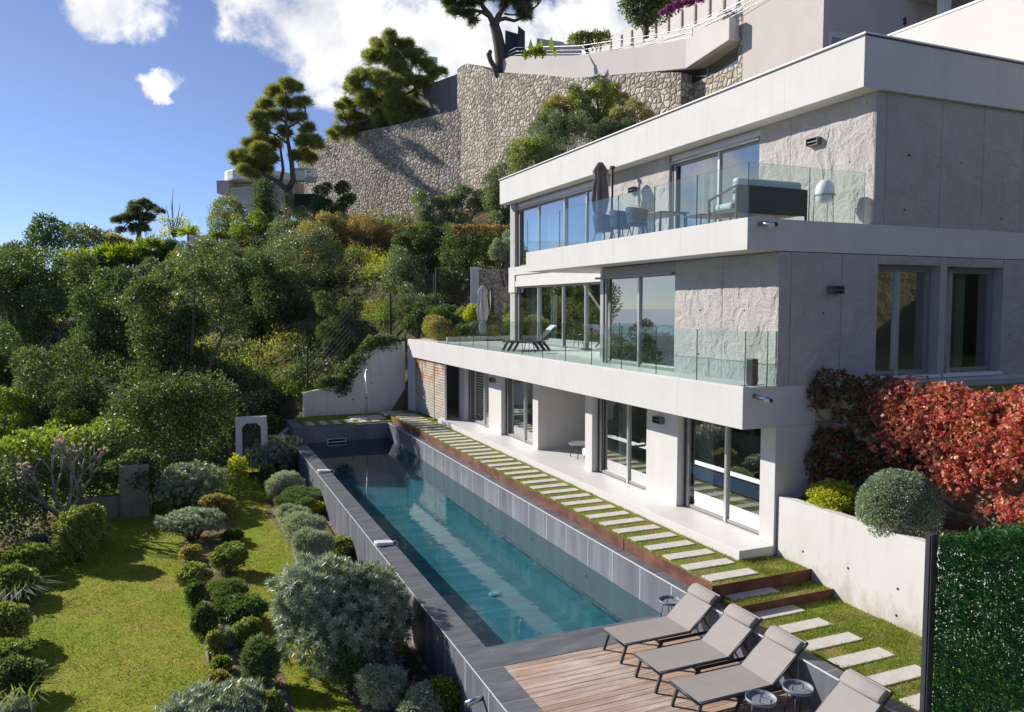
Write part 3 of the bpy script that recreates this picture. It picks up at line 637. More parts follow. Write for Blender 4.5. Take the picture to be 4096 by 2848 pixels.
# side windows of the shaded gable
def side_window(x0, x1, z0, z1, mull):
    b = MB(); y = YC + .24; d = .1
    b.box(x0, x0 + .06, y, y + d, z0, z1); b.box(x1 - .10, x1, y, y + d, z0, z1); b.box(x0 + .06, x1 - .1, y, y + d, z0, z0 + .10); b.box(x0 + .06, x1 - .1, y, y + d, z1 - .13, z1)
    b.box(mull - .05, mull + .05, y - .03, y + d + .003, z0 + .002, z1 - .12, 1)
    f = b.build('window', [M['frame'], M['frame_light']], V)
    b = MB()
    for i, (a, c) in enumerate(((x0, mull), (mull, x1))):
        yy = y + .03 + .03 * i; b.add([(a + .03, yy, z0 + .08), (c - .03, yy, z0 + .08), (c - .03, yy, z1 - .1), (a + .03, yy, z1 - .1)], [(0, 1, 2, 3)])
    b.build('pane', M['glass'], f, loc=(0, 0, 0))
side_window(13.505, 15.365, 3.331, 5.728, 14.36); side_window(15.595, 17.445, 3.331, 5.718, 16.0)
part('window_sill', M['white'], (13.45, 15.45, YC - .05, YC + .2, 3.26, 3.328), (15.52, 17.5, YC - .05, YC + .2, 3.26, 3.328))
# curtains and things behind the glass
def curtain(y0, y1, z0, z1, x, n=14, amp=.05):
    b = MB(); m = int((y1 - y0) / .03) + 2; vs = []
    for i in range(m):
        t = y0 + (y1 - y0) * i / (m - 1); xx = x + amp * math.sin(t * 40) + .02 * math.sin(t * 93)
        vs += [(xx, t, z0), (xx, t, z1)]
    b.add(vs, [(2 * i, 2 * i + 2, 2 * i + 3, 2 * i + 1) for i in range(m - 1)], 0, True); return b.build('curtain', M['curtain'], V)
for c in ((29.2, 30.7, 3.27, 5.68, XU + .45), (27.6, 28.3, 3.27, 5.68, XU + .45), (27.0, 28.6, 6.57, 9.0, XU + .5), (29.3, 30.6, 6.57, 9.0, XU + .5), (18.2, 18.9, .02, 2.40, XW + .55), (14.6, 15.2, .02, 2.40, XW + .55), (25.6, 26.4, .02, 2.4, XW + .55), (29.6, 30.4, .02, 2.4, XW + .55), (18.3, 18.9, 6.57, 9.0, XU + .5)):
    curtain(*c)
part('television', M['interior_dark'], (16.42, 16.49, 22.6, 25.6, 3.9, 5.2), (15.12, 15.19, 16.9, 18.6, 1.1, 2.1), (15.12, 15.19, 12.6, 14.2, 1.1, 2.1))
for (y0, y1) in ((12.7, 14.5), (16.9, 18.6), (24.1, 25.8)):
    part('bed', M['white_fabric'], (12.6, 14.9, y0, y1, .25, .62), bevel=.12); part('bed_base', M['dark_fabric'], (12.65, 14.9, y0 + .05, y1 - .05, .003, .249))
part('cabinet', M['interior_dark'], (14.6, 15.4, 20.4, 22.4, 3.26, 4.0), (14.5, 15.0, 26.5, 28.5, 3.26, 3.95))
# wall lamps: a box open to the front on a wall plate
def wall_lamp(p, ax):
    b = MB(); w, h, d = .17, .085, .14
    for (x0, x1, y0, y1, z0, z1) in ((0, d, -w, w, h - .012, h), (0, d, -w, w, -h, -h + .012), (0, d, -w, -w + .012, -h + .012, h - .012), (0, d, w - .012, w, -h + .012, h - .012), (0, .02, -w + .012, w - .012, -h + .012, h - .012), (d - .03, d - .018, -w + .012, w - .012, -.012, .012)):
        b.box(-x1, -x0, y0, y1, z0, z1)
    o = b.build('wall_lamp', M['lampbox'], V, loc=Vector(p) - V.location); o.rotation_euler.z = ax; return o
for p in ((XW, 15.99, 2.02), (XW, 27.2, 2.03), (XU, 13.6, 8.57), (XU, 21.27, 8.55)): wall_lamp(p, 0)
wall_lamp((12.25, YC, 5.17), R(90))
# drain spouts
for (x, z) in ((10.27, 3.08), (10.30, 6.44)):
    b = MB(); b.tube([(x, YC + .05, z), (x + .05, YC - .42, z - .05)], .05, 14); b.tube([(x + .05, YC - .421, z - .05), (x + .0512, YC - .43, z - .0501)], .042, 14, 1); b.build('drain_spout', [M['steel'], M['dark_hole']], V)
# glass balustrades: one run on the terrace, one on the balcony, each pane its own mesh
def balustrade(name, label, x, ys, z0, z1, ret_x, ret_y, steps=None):
    t = empty(name, (x, (ys[0] + ys[-1]) / 2, z0)); tag(t, label, 'balustrade', 'glass balustrades')
    for i, (a, c) in enumerate(zip(ys[:-1], ys[1:])):
        zt = z1 if not steps or i not in steps else steps[i]
        b = MB(); b.box(x - .009, x + .009, a + .006, c - .006, z0, zt, 0)
        b.m = [1 if k in (0, 1, 2, 3) else 0 for k in range(6)]
        b.build('glass_panel', [M['glass_rail'], M['glass_edge']], t)
    for a, c in zip(ret_x[:-1], ret_x[1:]):
        b = MB(); b.box(a + .006, c - .006, ret_y - .009, ret_y + .009, z0, z1, 0); b.m = [1, 1, 0, 0, 1, 1]
        b.build('glass_panel', [M['glass_rail'], M['glass_edge']], t)
    return t
balustrade('glass_balustrade', 'long clear glass balustrade along the wide terrace over the ground floor', 10.06, [11.97 + i * 1.541 for i in range(14)][:13] + [31.77], 3.242, 4.35, [10.07, 10.62, 10.83], 11.985)
bb = balustrade('glass_balustrade', 'clear glass balustrade around the upper balcony with woven chairs', 10.06, [11.97, 13.59, 15.19, 16.81, 18.45, 20.08, 22.36], 6.553, 7.61, [10.07, 11.6, 13.10], 11.985, {5: 7.60})
bb = MB(); bb.box(10.05, 13.2, 22.362, 22.378, 6.553, 6.93); bb.m = [1, 1, 0, 0, 1, 1]
bb.build('glass_panel', [M['glass_rail'], M['glass_edge']], bpy.data.objects['glass_balustrade.001'])
# wooden slat screen at the far end of the ground floor
sc = empty('wooden_screen', (10.15, 33.5, -.2)); tag(sc, 'sun-bleached horizontal timber slat screen in a grey frame', 'screen')
def slat_mat(m, nt, b, co, L):
    s = stretch_noise(nt, L, co, (2, 1.3, 1.1), 5, .6); t = stretch_noise(nt, L, co, (4, 2.2, 22), 5, .6)
    sp = N(nt, 'ShaderNodeSeparateXYZ'); L(co, sp.inputs[0])
    up = N(nt, 'ShaderNodeMapRange', inp={'From Min': 0.0, 'From Max': 2.2, 'To Min': -.12, 'To Max': .12}); L(sp.outputs[2], up.inputs[0])
    ad = N(nt, 'ShaderNodeMath', operation='ADD'); L(s, ad.inputs[0]); L(up.outputs[0], ad.inputs[1])
    c = ramp(nt, L, ad.outputs[0], [(.40, (.46, .43, .40)), (.53, (.60, .50, .39)), (.62, (.50, .30, .16)), (.76, (.34, .14, .06))])
    c = mixc(nt, L, .6, c, ramp(nt, L, t, [(.3, (.55, .53, .5)), (.7, (1.2, 1.2, 1.2))]), 'MULTIPLY'); L(c, b.inputs['Base Color'])
M['slat'] = mat('bleached_slats', (.5, .4, .3), .75, .2, extra=slat_mat)
b = MB()
for i in range(21):
    z = -.12 + i * .120
    for a, c in ((31.06, 32.53), (32.62, 34.40), (34.47, 36.0)): b.box(10.12, 10.15, a, c, z, z + .098)
b.build('slat', M['slat'], sc)
b = MB()
for y in (30.98, 32.54, 34.41, 35.5): b.box(10.10, 10.17, y, y + .07, -.3, 2.415)
b.build('screen_frame', M['frame_light'], sc)
part('lean_panel', M['dark_metal'], (11.4, 11.44, 31.5, 32.0, 0, 1.3))
# ================================================================== FOLIAGE TOOLS
def leaf_mat(name, stops, rough=.45, spec=.5, trans=.35, hue=.0):
    m = bpy.data.materials.new(name); m.use_nodes = True; nt = m.node_tree; L = nt.links.new
    b = nt.nodes['Principled BSDF']; b.inputs['Roughness'].default_value = rough; b.inputs['Specular IOR Level'].default_value = spec
    at_ = N(nt, 'ShaderNodeAttribute'); at_.attribute_name = 'var'
    c = ramp(nt, L, at_.outputs['Fac'], stops); L(c, b.inputs['Base Color'])
    if trans:
        t = N(nt, 'ShaderNodeBsdfTranslucent'); tc = mixc(nt, L, .5, c, (1.0, 1.0, .35), 'MULTIPLY'); tc = mixc(nt, L, 1.0, tc, (1.9, 2.0, 1.2), 'MULTIPLY'); L(tc, t.inputs['Color'])
        mx = N(nt, 'ShaderNodeMixShader', inp={0: trans}); L(b.outputs[0], mx.inputs[1]); L(t.outputs[0], mx.inputs[2])
        L(mx.outputs[0], nt.nodes['Material Output'].inputs['Surface'])
    return m
def unit(a): return a / np.maximum(np.linalg.norm(a, axis=-1, keepdims=True), 1e-9)
class Leaves:
    """many small leaf faces gathered into one mesh"""
    def __init__(s, seed=1): s.r = np.random.default_rng(seed); s.P = []; s.V = []; s.lump = 1.0
    def put(s, pos, axis, L, W, var, side=None):
        n = len(pos)
        if side is None: side = np.cross(axis, s.r.normal(size=(n, 3)))
        side = unit(side); L = np.broadcast_to(np.asarray(L, float), (n,))[:, None]; W = np.broadcast_to(np.asarray(W, float), (n,))[:, None]
        up = np.cross(side, axis)
        q = np.stack([pos, pos + axis * L * .45 + side * W * .5 + up * W * .10, pos + axis * L, pos + axis * L * .45 - side * W * .5 + up * W * .10], 1)
        s.P.append(q.reshape(-1, 3)); s.V.append(np.repeat(var, 4))
    def sample(s, clumps, n, inner=.35):
        """points in lumpy shells round the clumps; returns positions and outward directions"""
        c = np.array([k[:3] for k in clumps], float); rad = np.array([k[3:6] for k in clumps], float)
        w = (rad[:, 0] * rad[:, 1] + rad[:, 0] * rad[:, 2] + rad[:, 1] * rad[:, 2]); idx = s.r.choice(len(c), n, p=w / w.sum())
        d = unit(s.r.normal(size=(n, 3))); low = d[:, 2] < -.3; d[low, 2] *= s.r.choice([-1, 1], low.sum(), p=[.45, .55])
        f = 1 - inner * s.r.random(n) ** 1.6
        lump = 1 + s.lump * (.10 * np.sin(d @ np.array([5.1, 3.3, 4.7]) * 1.7 + idx * 1.3) + .08 * np.sin(d @ np.array([-7.3, 6.1, 5.9]) + idx))
        return c[idx] + d * rad[idx] * (f * lump)[:, None], unit(d / rad[idx]), idx
    def shrub(s, clumps, n, L, W, out=.9, up=.3, inner=.35, varspread=.22, clump_var=.25):
        p, d, idx = s.sample(clumps, n, inner)
        ax = unit(d * out + np.array([0, 0, up]) + s.r.normal(size=(n, 3)) * .75)
        cv = s.r.random(len(clumps)) - .5
        var = np.clip(.5 + s.r.normal(0, varspread, n) + cv[idx] * clump_var, 0, 1)
        s.put(p, ax, L * s.r.uniform(.7, 1.25, n), W * s.r.uniform(.75, 1.2, n), var)
    def rosettes(s, clumps, n, L, W, k=20, inner=.12, up=.35, spread=(25, 95)):
        p, d, idx = s.sample(clumps, n, inner); a = unit(d + np.array([0, 0, up]) + s.r.normal(size=(n, 3)) * .22)
        t1 = unit(np.cross(a, s.r.normal(size=(n, 3)))); t2 = np.cross(a, t1)
        rv = s.r.normal(0, .16, n)
        for i in range(k):
            th = 2.399 * i + s.r.normal(0, .15, n); ph = np.radians(spread[0] + (spread[1] - spread[0]) * (i + .5) / k) + s.r.normal(0, .08, n)
            rd = t1 * np.cos(th)[:, None] + t2 * np.sin(th)[:, None]
            ax = a * np.cos(ph)[:, None] + rd * np.sin(ph)[:, None]; side = np.cross(a, rd)
            var = np.clip(.62 - .30 * i / k + rv + s.r.normal(0, .08, n), 0, 1)
            s.put(p + a * (.02 * (k - i) / k), ax, L * s.r.uniform(.8, 1.15, n), W, var, side)
    def tufts(s, pos, axis, L, W, k=12, spread=65, base=.5, sp=.18):
        n = len(pos); a = unit(axis); t1 = unit(np.cross(a, s.r.normal(size=(n, 3)))); t2 = np.cross(a, t1); rv = s.r.normal(0, sp, n) + base
        for i in range(k):
            th = s.r.uniform(0, 2 * np.pi, n); ph = np.radians(spread) * np.sqrt(s.r.random(n))
            rd = t1 * np.cos(th)[:, None] + t2 * np.sin(th)[:, None]; ax = a * np.cos(ph)[:, None] + rd * np.sin(ph)[:, None]
            s.put(pos, ax, L * s.r.uniform(.7, 1.2, n), W, np.clip(rv + s.r.normal(0, .1, n), 0, 1))
    def build(s, name, m, parent=None):
        P = np.concatenate(s.P); V = np.concatenate(s.V).astype(np.float32); n = len(P) // 4
        me = bpy.data.meshes.new(name); me.vertices.add(len(P)); me.loops.add(len(P)); me.polygons.add(n)
        me.vertices.foreach_set('co', P.astype(np.float32).ravel()); me.loops.foreach_set('vertex_index', np.arange(len(P), dtype=np.int32))
        me.polygons.foreach_set('loop_start', np.arange(0, 4 * n, 4, dtype=np.int32)); me.polygons.foreach_set('loop_total', np.full(n, 4, np.int32))
        a = me.attributes.new('var', 'FLOAT', 'POINT'); a.data.foreach_set('value', V)
        me.materials.append(m); me.update(calc_edges=True)
        o = bpy.data.objects.new(name, me); COL.objects.link(o)
        if parent is not None: o.parent = parent; o.location = -parent.location
        return o
def crown(c, r, m, seed, small=.38, low=-.5):
    """m foliage clumps spread over an ellipsoid"""
    g = np.random.default_rng(seed); out = []
    for i in range(m):
        d = unit(g.normal(size=3)); 
        if d[2] < low: d[2] = -d[2]
        f = g.uniform(.45, .80); k = small * g.uniform(.7, 1.35)
        out.append((c[0] + d[0] * r[0] * f, c[1] + d[1] * r[1] * f, c[2] + d[2] * r[2] * f, r[0] * k, r[1] * k, r[2] * k * .9))
    return out
M['bark'] = mat('bark_brown', (.10, .075, .055), .9, .15, noise=(6, 6, .25), col2=(.19, .15, .12), bump=[(14, 6, .8, .03)])
M['bark_grey'] = mat('bark_grey', (.25, .21, .185), .9, .15, noise=(8, 5, .25), col2=(.36, .31, .28), bump=[(20, 5, .5, .015)])
M['twig'] = mat('twig_brown', (.09, .065, .045), .9, .15)
LM = {}
LM['ever'] = leaf_mat('evergreen_leaf', [(0, (0.047, 0.070, 0.029)), (.45, (0.090, 0.127, 0.049)), (.8, (0.155, 0.201, 0.081)), (1, (0.299, 0.328, 0.161))], .56, .32, .28)
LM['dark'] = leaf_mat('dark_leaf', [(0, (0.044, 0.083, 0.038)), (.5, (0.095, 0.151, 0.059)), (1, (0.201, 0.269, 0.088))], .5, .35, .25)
LM['olive'] = leaf_mat('olive_leaf', [(0, (0.091, 0.115, 0.061)), (.5, (0.171, 0.206, 0.112)), (1, (0.341, 0.377, 0.238))], .42, .5, .25)
LM['yellow'] = leaf_mat('yellow_green_leaf', [(0, (0.164, 0.195, 0.025)), (.5, (0.360, 0.376, 0.042)), (1, (0.688, 0.630, 0.082))], .5, .4, .35)
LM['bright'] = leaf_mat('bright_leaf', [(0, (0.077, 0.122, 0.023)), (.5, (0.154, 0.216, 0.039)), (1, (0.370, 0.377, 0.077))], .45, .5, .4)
LM['yucca'] = leaf_mat('yucca_leaf', [(0, (0.085, 0.128, 0.014)), (.5, (0.255, 0.323, 0.030)), (1, (0.612, 0.646, 0.060))], .5, .4, .3)
LM['silver'] = leaf_mat('silver_leaf', [(0, (0.108, 0.151, 0.101)), (.5, (0.231, 0.292, 0.209)), (1, (0.509, 0.555, 0.445))], .42, .5, .2)
LM['lav'] = leaf_mat('lavender_leaf', [(0, (0.196, 0.225, 0.167)), (.5, (0.373, 0.411, 0.324)), (1, (0.666, 0.685, 0.588))], .75, .2, .2)
LM['box'] = leaf_mat('clipped_leaf', [(0, (0.102, 0.137, 0.044)), (.5, (0.220, 0.261, 0.078)), (1, (0.469, 0.458, 0.164))], .45, .45, .28)
LM['rosemary'] = leaf_mat('rosemary_leaf', [(0, (0.080, 0.128, 0.051)), (.5, (0.155, 0.227, 0.084)), (1, (0.313, 0.382, 0.170))], .6, .3, .2)
LM['dry'] = leaf_mat('dry_leaf', [(0, (0.171, 0.141, 0.060)), (.5, (0.312, 0.271, 0.110)), (1, (0.523, 0.443, 0.182))], .65, .3, .3)
LM['rust'] = leaf_mat('rusty_leaf', [(0, (0.171, 0.089, 0.053)), (.5, (0.315, 0.194, 0.106)), (1, (0.473, 0.357, 0.190))], .65, .3, .35)
LM['pine'] = leaf_mat('pine_needle', [(0, (0.116, 0.145, 0.054)), (.5, (0.261, 0.274, 0.085)), (1, (0.535, 0.473, 0.150))], .5, .4, .3)
LM['pine_dark'] = leaf_mat('dark_pine_needle', [(0, (0.066, 0.094, 0.051)), (.5, (0.136, 0.164, 0.078)), (1, (0.256, 0.273, 0.124))], .5, .4, .25)
LM['red'] = leaf_mat('creeper_leaf', [(0, (.09, .12, .035)), (.14, (.21, .16, .05)), (.34, (.42, .085, .085)), (.60, (.56, .14, .12)), (.82, (.66, .27, .17)), (1, (.72, .45, .26))], .42, .5, .3)
LM['red_shade'] = leaf_mat('shade_toned_creeper_leaf', [(0, (0.060, 0.084, 0.030)), (.45, (0.120, 0.120, 0.042)), (.75, (0.288, 0.072, 0.060)), (1, (0.432, 0.120, 0.084))], .5, .4, .25)  # creeper leaf again, with the villa's shade put into darker stops
LM['grass'] = leaf_mat('grass_blade', [(0, (.10, .125, .02)), (.45, (.18, .23, .028)), (.75, (.25, .27, .05)), (1, (.34, .27, .12))], .6, .3, .3)
LM['hedge'] = leaf_mat('plastic_hedge_leaf', [(0, (0.018, 0.079, 0.021)), (.5, (0.038, 0.149, 0.038)), (1, (0.105, 0.280, 0.070))], .35, .5, .3)
LM['pink'] = leaf_mat('magenta_bract', [(0, (.16, .03, .12)), (1, (.36, .08, .28))], .6, .3, .3)
LM['bud'] = leaf_mat('pale_bud', [(0, (.60, .42, .42)), (1, (.75, .60, .58))], .6, .3, .2)
def branchy(b, base, top, r0, r1, n, spread, seed, seg=8, rise=.6):
    """trunk from base to top plus n limbs"""
    g = random.Random(seed); base, top = Vector(base), Vector(top); mid = (base + top) / 2 + Vector((g.uniform(-.1, .1), g.uniform(-.1, .1), 0)) * (top - base).length
    b.tube([base, mid, top], [r0, (r0 + r1) / 2, r1], seg); tips = [top]
    for i in range(n):
        t = g.uniform(.35, .95); p = base.lerp(mid, t * 2) if t < .5 else mid.lerp(top, t * 2 - 1)
        a = g.uniform(0, 6.283); l = spread * g.uniform(.6, 1.1) * (1.15 - t * .5); d = Vector((math.cos(a), math.sin(a), rise * g.uniform(.6, 1.4)))
        e = p + d.normalized() * l; k = p.lerp(e, .55) + Vector((0, 0, .08 * l)); rr = (r0 + (r1 - r0) * t) * .5
        b.tube([p, k, e], [rr, rr * .6, rr * .25], 6); tips.append(e)
    return tips
# ================================================================== BIG STRUCTURES UP THE HILL
def hit(u, v, d0=20.0, d1=100.0):
    """where a surveyed direction meets the hill sheet"""
    for k in range(400):
        d = d0 + (d1 - d0) * k / 399; p = at(u, v, d)
        if p.z < float(hill_z(p.x, p.y)): return p
    return at(u, v, d1)
def pxy(u, v, d): p = at(u, v, d); return (p.x, p.y)
def pz(u, v, d): return at(u, v, d).z
# cyclopean retaining wall: left wing, buttress, long face under the road, face parallel to the villa
xr = 30.25
def onx(u, v, x): r = ray(u, v); return EYE + r * (x / r.x)
q2 = onx(2770, 240, xr); q3 = onx(2955, 170, xr)
WD = Vector((-.19, .982, 0)).normalized(); WN = Vector((-WD.y, WD.x, 0))          # direction of the wall below the road, and its face normal
def onwall(u, v, off=0.0, q=None, n=None):
    q = Vector((xr, q2.y, 0)) if q is None else q; n = WN if n is None else n
    r = ray(u, v); return EYE + r * ((q + n * off - Vector((0, 0, 0)) - EYE).dot(n) / r.dot(n))
C0 = onwall(1862, 451); WD2 = Vector((-.45, .893, 0)).normalized(); WN2 = Vector((-WD2.y, WD2.x, 0)); Q2 = Vector((C0.x, C0.y, 0))
def onwing(u, v, off=0.0): return onwall(u, v, off, Q2, WN2)
t = empty('stone_retaining_wall', onwall(2000, 700)); tag(t, 'huge rough stone retaining wall across the hillside below the upper road', 'wall')
def vwall(name, uv, fn, th, zlow, m, par):
    ps = [fn(u, v) for u, v in uv]; b = MB(); b.wall([(p.x, p.y) for p in ps], th, zlow, [p.z for p in ps]); return b.build(name, m, par)
vwall('lower_wing', [(1225, 520), (1240, 545), (1300, 570), (1400, 548), (1600, 512), (1858, 451), (1880, 448)], onwing, 1.2, 6.0, M['stone'], t)
vwall('road_wall', [(1866, 285), (1885, 270), (1905, 262), (1960, 270), (2020, 300), (2200, 306), (2335, 322), (2640, 300), (2768, 300)], onwall, 1.0, 6.0, M['stone'], t)
# stone face with the ribbon window (pieces round the opening)
wy0, wy1 = onx(2953, 250, xr).y, onx(2703, 330, xr).y
wz0, wz1 = onx(2790, 325, xr).z, onx(2790, 258, xr).z
ye = onx(2957, 335, xr).y - .2
b = MB(); b.box(xr, xr + .8, ye, q2.y + 2.2, 6, wz0); b.build('window_wall', M['stone'], t)
b = MB(); b.box(xr, xr + .8, ye, wy0, wz0 + .003, wz1 + 1.6); b.build('window_wall', M['stone'], t)
b = MB(); b.box(xr + .001, xr + .8, wy1, q2.y + 2.2, wz0 + .003, wz1 + .3); b.build('window_wall', M['cream'], t)
# dark grey rendered wall behind the bushy pine
gw = [onwing(1868, 290, -1.5), onwing(1560, 400, -5), onwing(1450, 430, -6)]; b = MB(); b.wall([(p.x, p.y) for p in reversed(gw)], .4, 14, [p.z for p in reversed(gw)])
o = b.build('grey_wall', M['grey_render']); tag(o, 'tall weathered grey rendered wall rising behind the bushy pine', 'wall')
# white house on the corner of the hill: villa above, with terrace parapet, ramp wall and flat white front
U = empty('upper_villa', (xr + 2, 34, 14)); tag(U, 'cream villa above the roof, with ribbon window and sweeping parapet', 'house')
b = MB()
par = [((2030, 244), (2030, 294)), ((2060, 228), (2060, 296)), ((2315, 226), (2335, 309)), ((2612, 187), (2620, 290))]
P3 = []
for a, c in par: p, q = onwall(*a, .35), onwall(*c, .35); P3.append(((p.x, p.y), p.z, q.z))
qa = onx(2766, 160, xr - .35); qb = onx(2766, 245, xr - .35); ra = onx(2943, 72, xr - .35); rb = onx(2943, 162, xr - .35)
P3 += [((qa.x, qa.y), qa.z, qb.z - .5), ((ra.x, ra.y), ra.z, rb.z)]
b.wall([p[0] for p in P3], .45, [p[2] for p in P3], [p[1] for p in P3]); b.build('parapet', M['cream_pale'], U, bevel=.03)
b = MB(); b.prism([p[0] for p in P3] + [(xr + 7, ra.y), (xr + 7, qa.y + 14)], [p[2] + .02 for p in P3] + [P3[-1][2] + .02, P3[3][2]], [p[1] - 1.0 for p in P3] + [P3[-1][1] - 1.0, P3[3][1] - .9]); b.build('terrace_deck', M['cream'], U)
f = MB(); x = xr + .35; nz = 3
f.box(x, x + .1, wy0 + .01, wy0 + .10, wz0 + .01, wz1); f.box(x, x + .1, wy1 - .1, wy1 - .01, wz0 + .01, wz1); f.box(x, x + .1, wy0 + .1, wy1 - .1, wz1 - .10, wz1); f.box(x, x + .1, wy0 + .1, wy1 - .1, wz0 + .005, wz0 + .09)
ym = onx(2812, 290, xr).y; f.box(x - .02, x + .104, ym - .05, ym + .05, wz0 + .02, wz1 - .02)
f = f.build('window', M['frame'], U)
b = MB(); b.add([(x + .05, wy0, wz0), (x + .05, wy1, wz0), (x + .05, wy1, wz1), (x + .05, wy0, wz1)], [(0, 1, 2, 3)]); b.build('pane', M['glass'], f, loc=(0, 0, 0))
part('room_back', M['interior_dark'], (xr + 3, xr + 3.2, wy0 - 1, wy1 + 1, wz0 - .5, wz1 + .5), parent=U)
# main block with the lit front, shaded gable and a door
yb0 = onx(3292, 190, xr + .02).y; yb1 = onx(2948, 160, xr).y
part('wall', M['cream'], (xr + .02, xr + 16, yb0 + .02, ye - .003, 8, 30), parent=U)
d0 = at(3325, 180, 50)
gx0 = EYE.x + ray(3318, 150).x * ((yb0) / ray(3318, 150).y); gx1 = EYE.x + ray(3400, 150).x * (yb0 / ray(3400, 150).y); gz = (EYE + ray(3330, 125) * (yb0 / ray(3330, 125).y)).z
f = MB(); f.box(gx0, gx0 + .12, yb0 - .05, yb0 + .02, gz - 3, gz); f.box(gx1 - .12, gx1, yb0 - .05, yb0 + .02, gz - 3, gz); f.box(gx0 + .12, gx1 - .12, yb0 - .05, yb0 + .02, gz - .3, gz); f.build('door_frame', M['cream_pale'], U)
f = MB(); f.box(gx0 + .12, gx1 - .12, yb0 - .02, yb0 + .019, gz - 3, gz - .3); f.build('door', M['frame'], U)
for k in (0, 1):
    c = EYE + ray(3618, 78 + 16 * k) * (yb0 / ray(3618, 78 + 16 * k).y); f = MB(); f.tube([(c.x, yb0 - .06, c.z), (c.x, yb0 + .02, c.z)], .09, 12); f.build('vent', M['dark_hole'], U)
# recessed porch with a post, right of the gable
r1 = EYE + ray(3640, 20) * (yb0 / ray(3640, 20).y)
part('porch_beam', M['cream_pale'], (r1.x - .2, r1.x + 9, yb0 - 2.6, yb0 + .01, r1.z + .3, r1.z + 3), parent=U)
r2 = EYE + ray(3776, 20) * ((yb0 - 1.4) / ray(3776, 20).y); part('porch_post', M['white'], (r2.x - .25, r2.x + .1, yb0 - 1.6, yb0 - 1.2, r2.z - 4, r1.z + .299), (r2.x + .101, r2.x + .35, yb0 - 1.55, yb0 - 1.25, r2.z - 4, r1.z + .298), parent=U)
# terrace front wall of the villa nearest the roof
wq = onx(3537, 152, 22.0); part('terrace_wall', M['cream_pale'], (22.0, 22.4, 2, wq.y, 9, wq.z), parent=U); part('wall_cap', M['white'], (21.97, 22.43, 2, wq.y + .02, wq.z + .003, wq.z + .06), parent=U)
# railing along parapet
rail = empty('steel_railing', P3[2][0] + (P3[2][1],)); tag(rail, 'tubular steel railing with three rails on the cream parapet', 'railing')
rp = []
for (p, zt, zb) in P3: rp.append(Vector((p[0], p[1], zt)))
dense = []
for a, c in zip(rp[:-1], rp[1:]):
    n = max(1, int((c - a).length / 2.0))
    for i in range(n): dense.append(a.lerp(c, i / n))
dense.append(rp[-1]); ext = rp[-1] + Vector((0.3, -9, .35)); dense += [rp[-1].lerp(ext, k / 4) for k in range(1, 5)]
off = Vector((.15, .15, 0))
for h, r_ in ((.85, .028), (.55, .014), (.28, .014)):
    b = MB(); b.tube([p + off + Vector((0, 0, h)) for p in dense], r_, 6); b.build('rail', M['frame_light'], rail)
for p in dense[::2]:
    b = MB(); b.tube([p + off, p + off + Vector((0, 0, .87))], .03, 6); b.build('post', M['frame'], rail)
# ramp wall with fins
A0 = at(2370, 178, 88); A1 = at(3420, -245, 52)
A0z, A1z = A0.z, A1.z
fw = empty('finned_wall', (A0.x, A0.y, A0z - 4)); tag(fw, 'white ramp wall with a row of vertical concrete fins above the road', 'wall')
b = MB(); b.wall([(A0.x, A0.y), (A1.x, A1.y)], .4, [A0z - 4.5, A1z - 9], [A0z, A1z]); b.build('wall_body', M['cream_pale'], fw)
dirw = (Vector((A1.x, A1.y, 0)) - Vector((A0.x, A0.y, 0))).normalized(); nrm = Vector((-dirw.y, dirw.x, 0))
if nrm.dot(Vector((-1, 0, 0))) < 0: nrm = -nrm
for (u, v0, v1) in ((2382, 175, 206), (2414, 160, 205), (2457, 140, 200), (2500, 122, 185), (2541, 102, 180), (2589, 84, 165), (2638, 63, 150), (2689, 42, 130), (2743, 20, 112), (2797, -4, 92), (2855, -30, 70), (2913, -58, 45), (2972, -86, 20)):
    r = ray(u, v0); # meet the wall plane
    k = (Vector((A0.x, A0.y, 0)) - EYE).dot(nrm) / r.dot(nrm); p = EYE + r * k; zb = (EYE + ray(u, v1) * k).z
    b = MB(); b.prism([(p.x - dirw.x * .17, p.y - dirw.y * .17), (p.x + dirw.x * .17, p.y + dirw.y * .17), (p.x + dirw.x * .17 + nrm.x * .55, p.y + dirw.y * .17 + nrm.y * .55), (p.x - dirw.x * .17 + nrm.x * .55, p.y - dirw.y * .17 + nrm.y * .55)], zb, [p.z - .25, p.z - .25, p.z - .55, p.z - .55]); b.build('fin', M['cream'], fw, bevel=.05)
for hh in (0, .35):
    b = MB(); pp = [(2300, 228), (2450, 205), (2600, 168), (2750, 118), (2900, 52), (3100, -40)]; L3 = []
    for (u, v) in pp:
        r = ray(u, v); k = (Vector((A0.x, A0.y, 0)) + nrm * .7 - EYE).dot(nrm) / r.dot(nrm); L3.append(EYE + r * k + Vector((0, 0, hh)))
    b.tube(L3, .022, 6); b.build('handrail', M['frame_light'], fw)
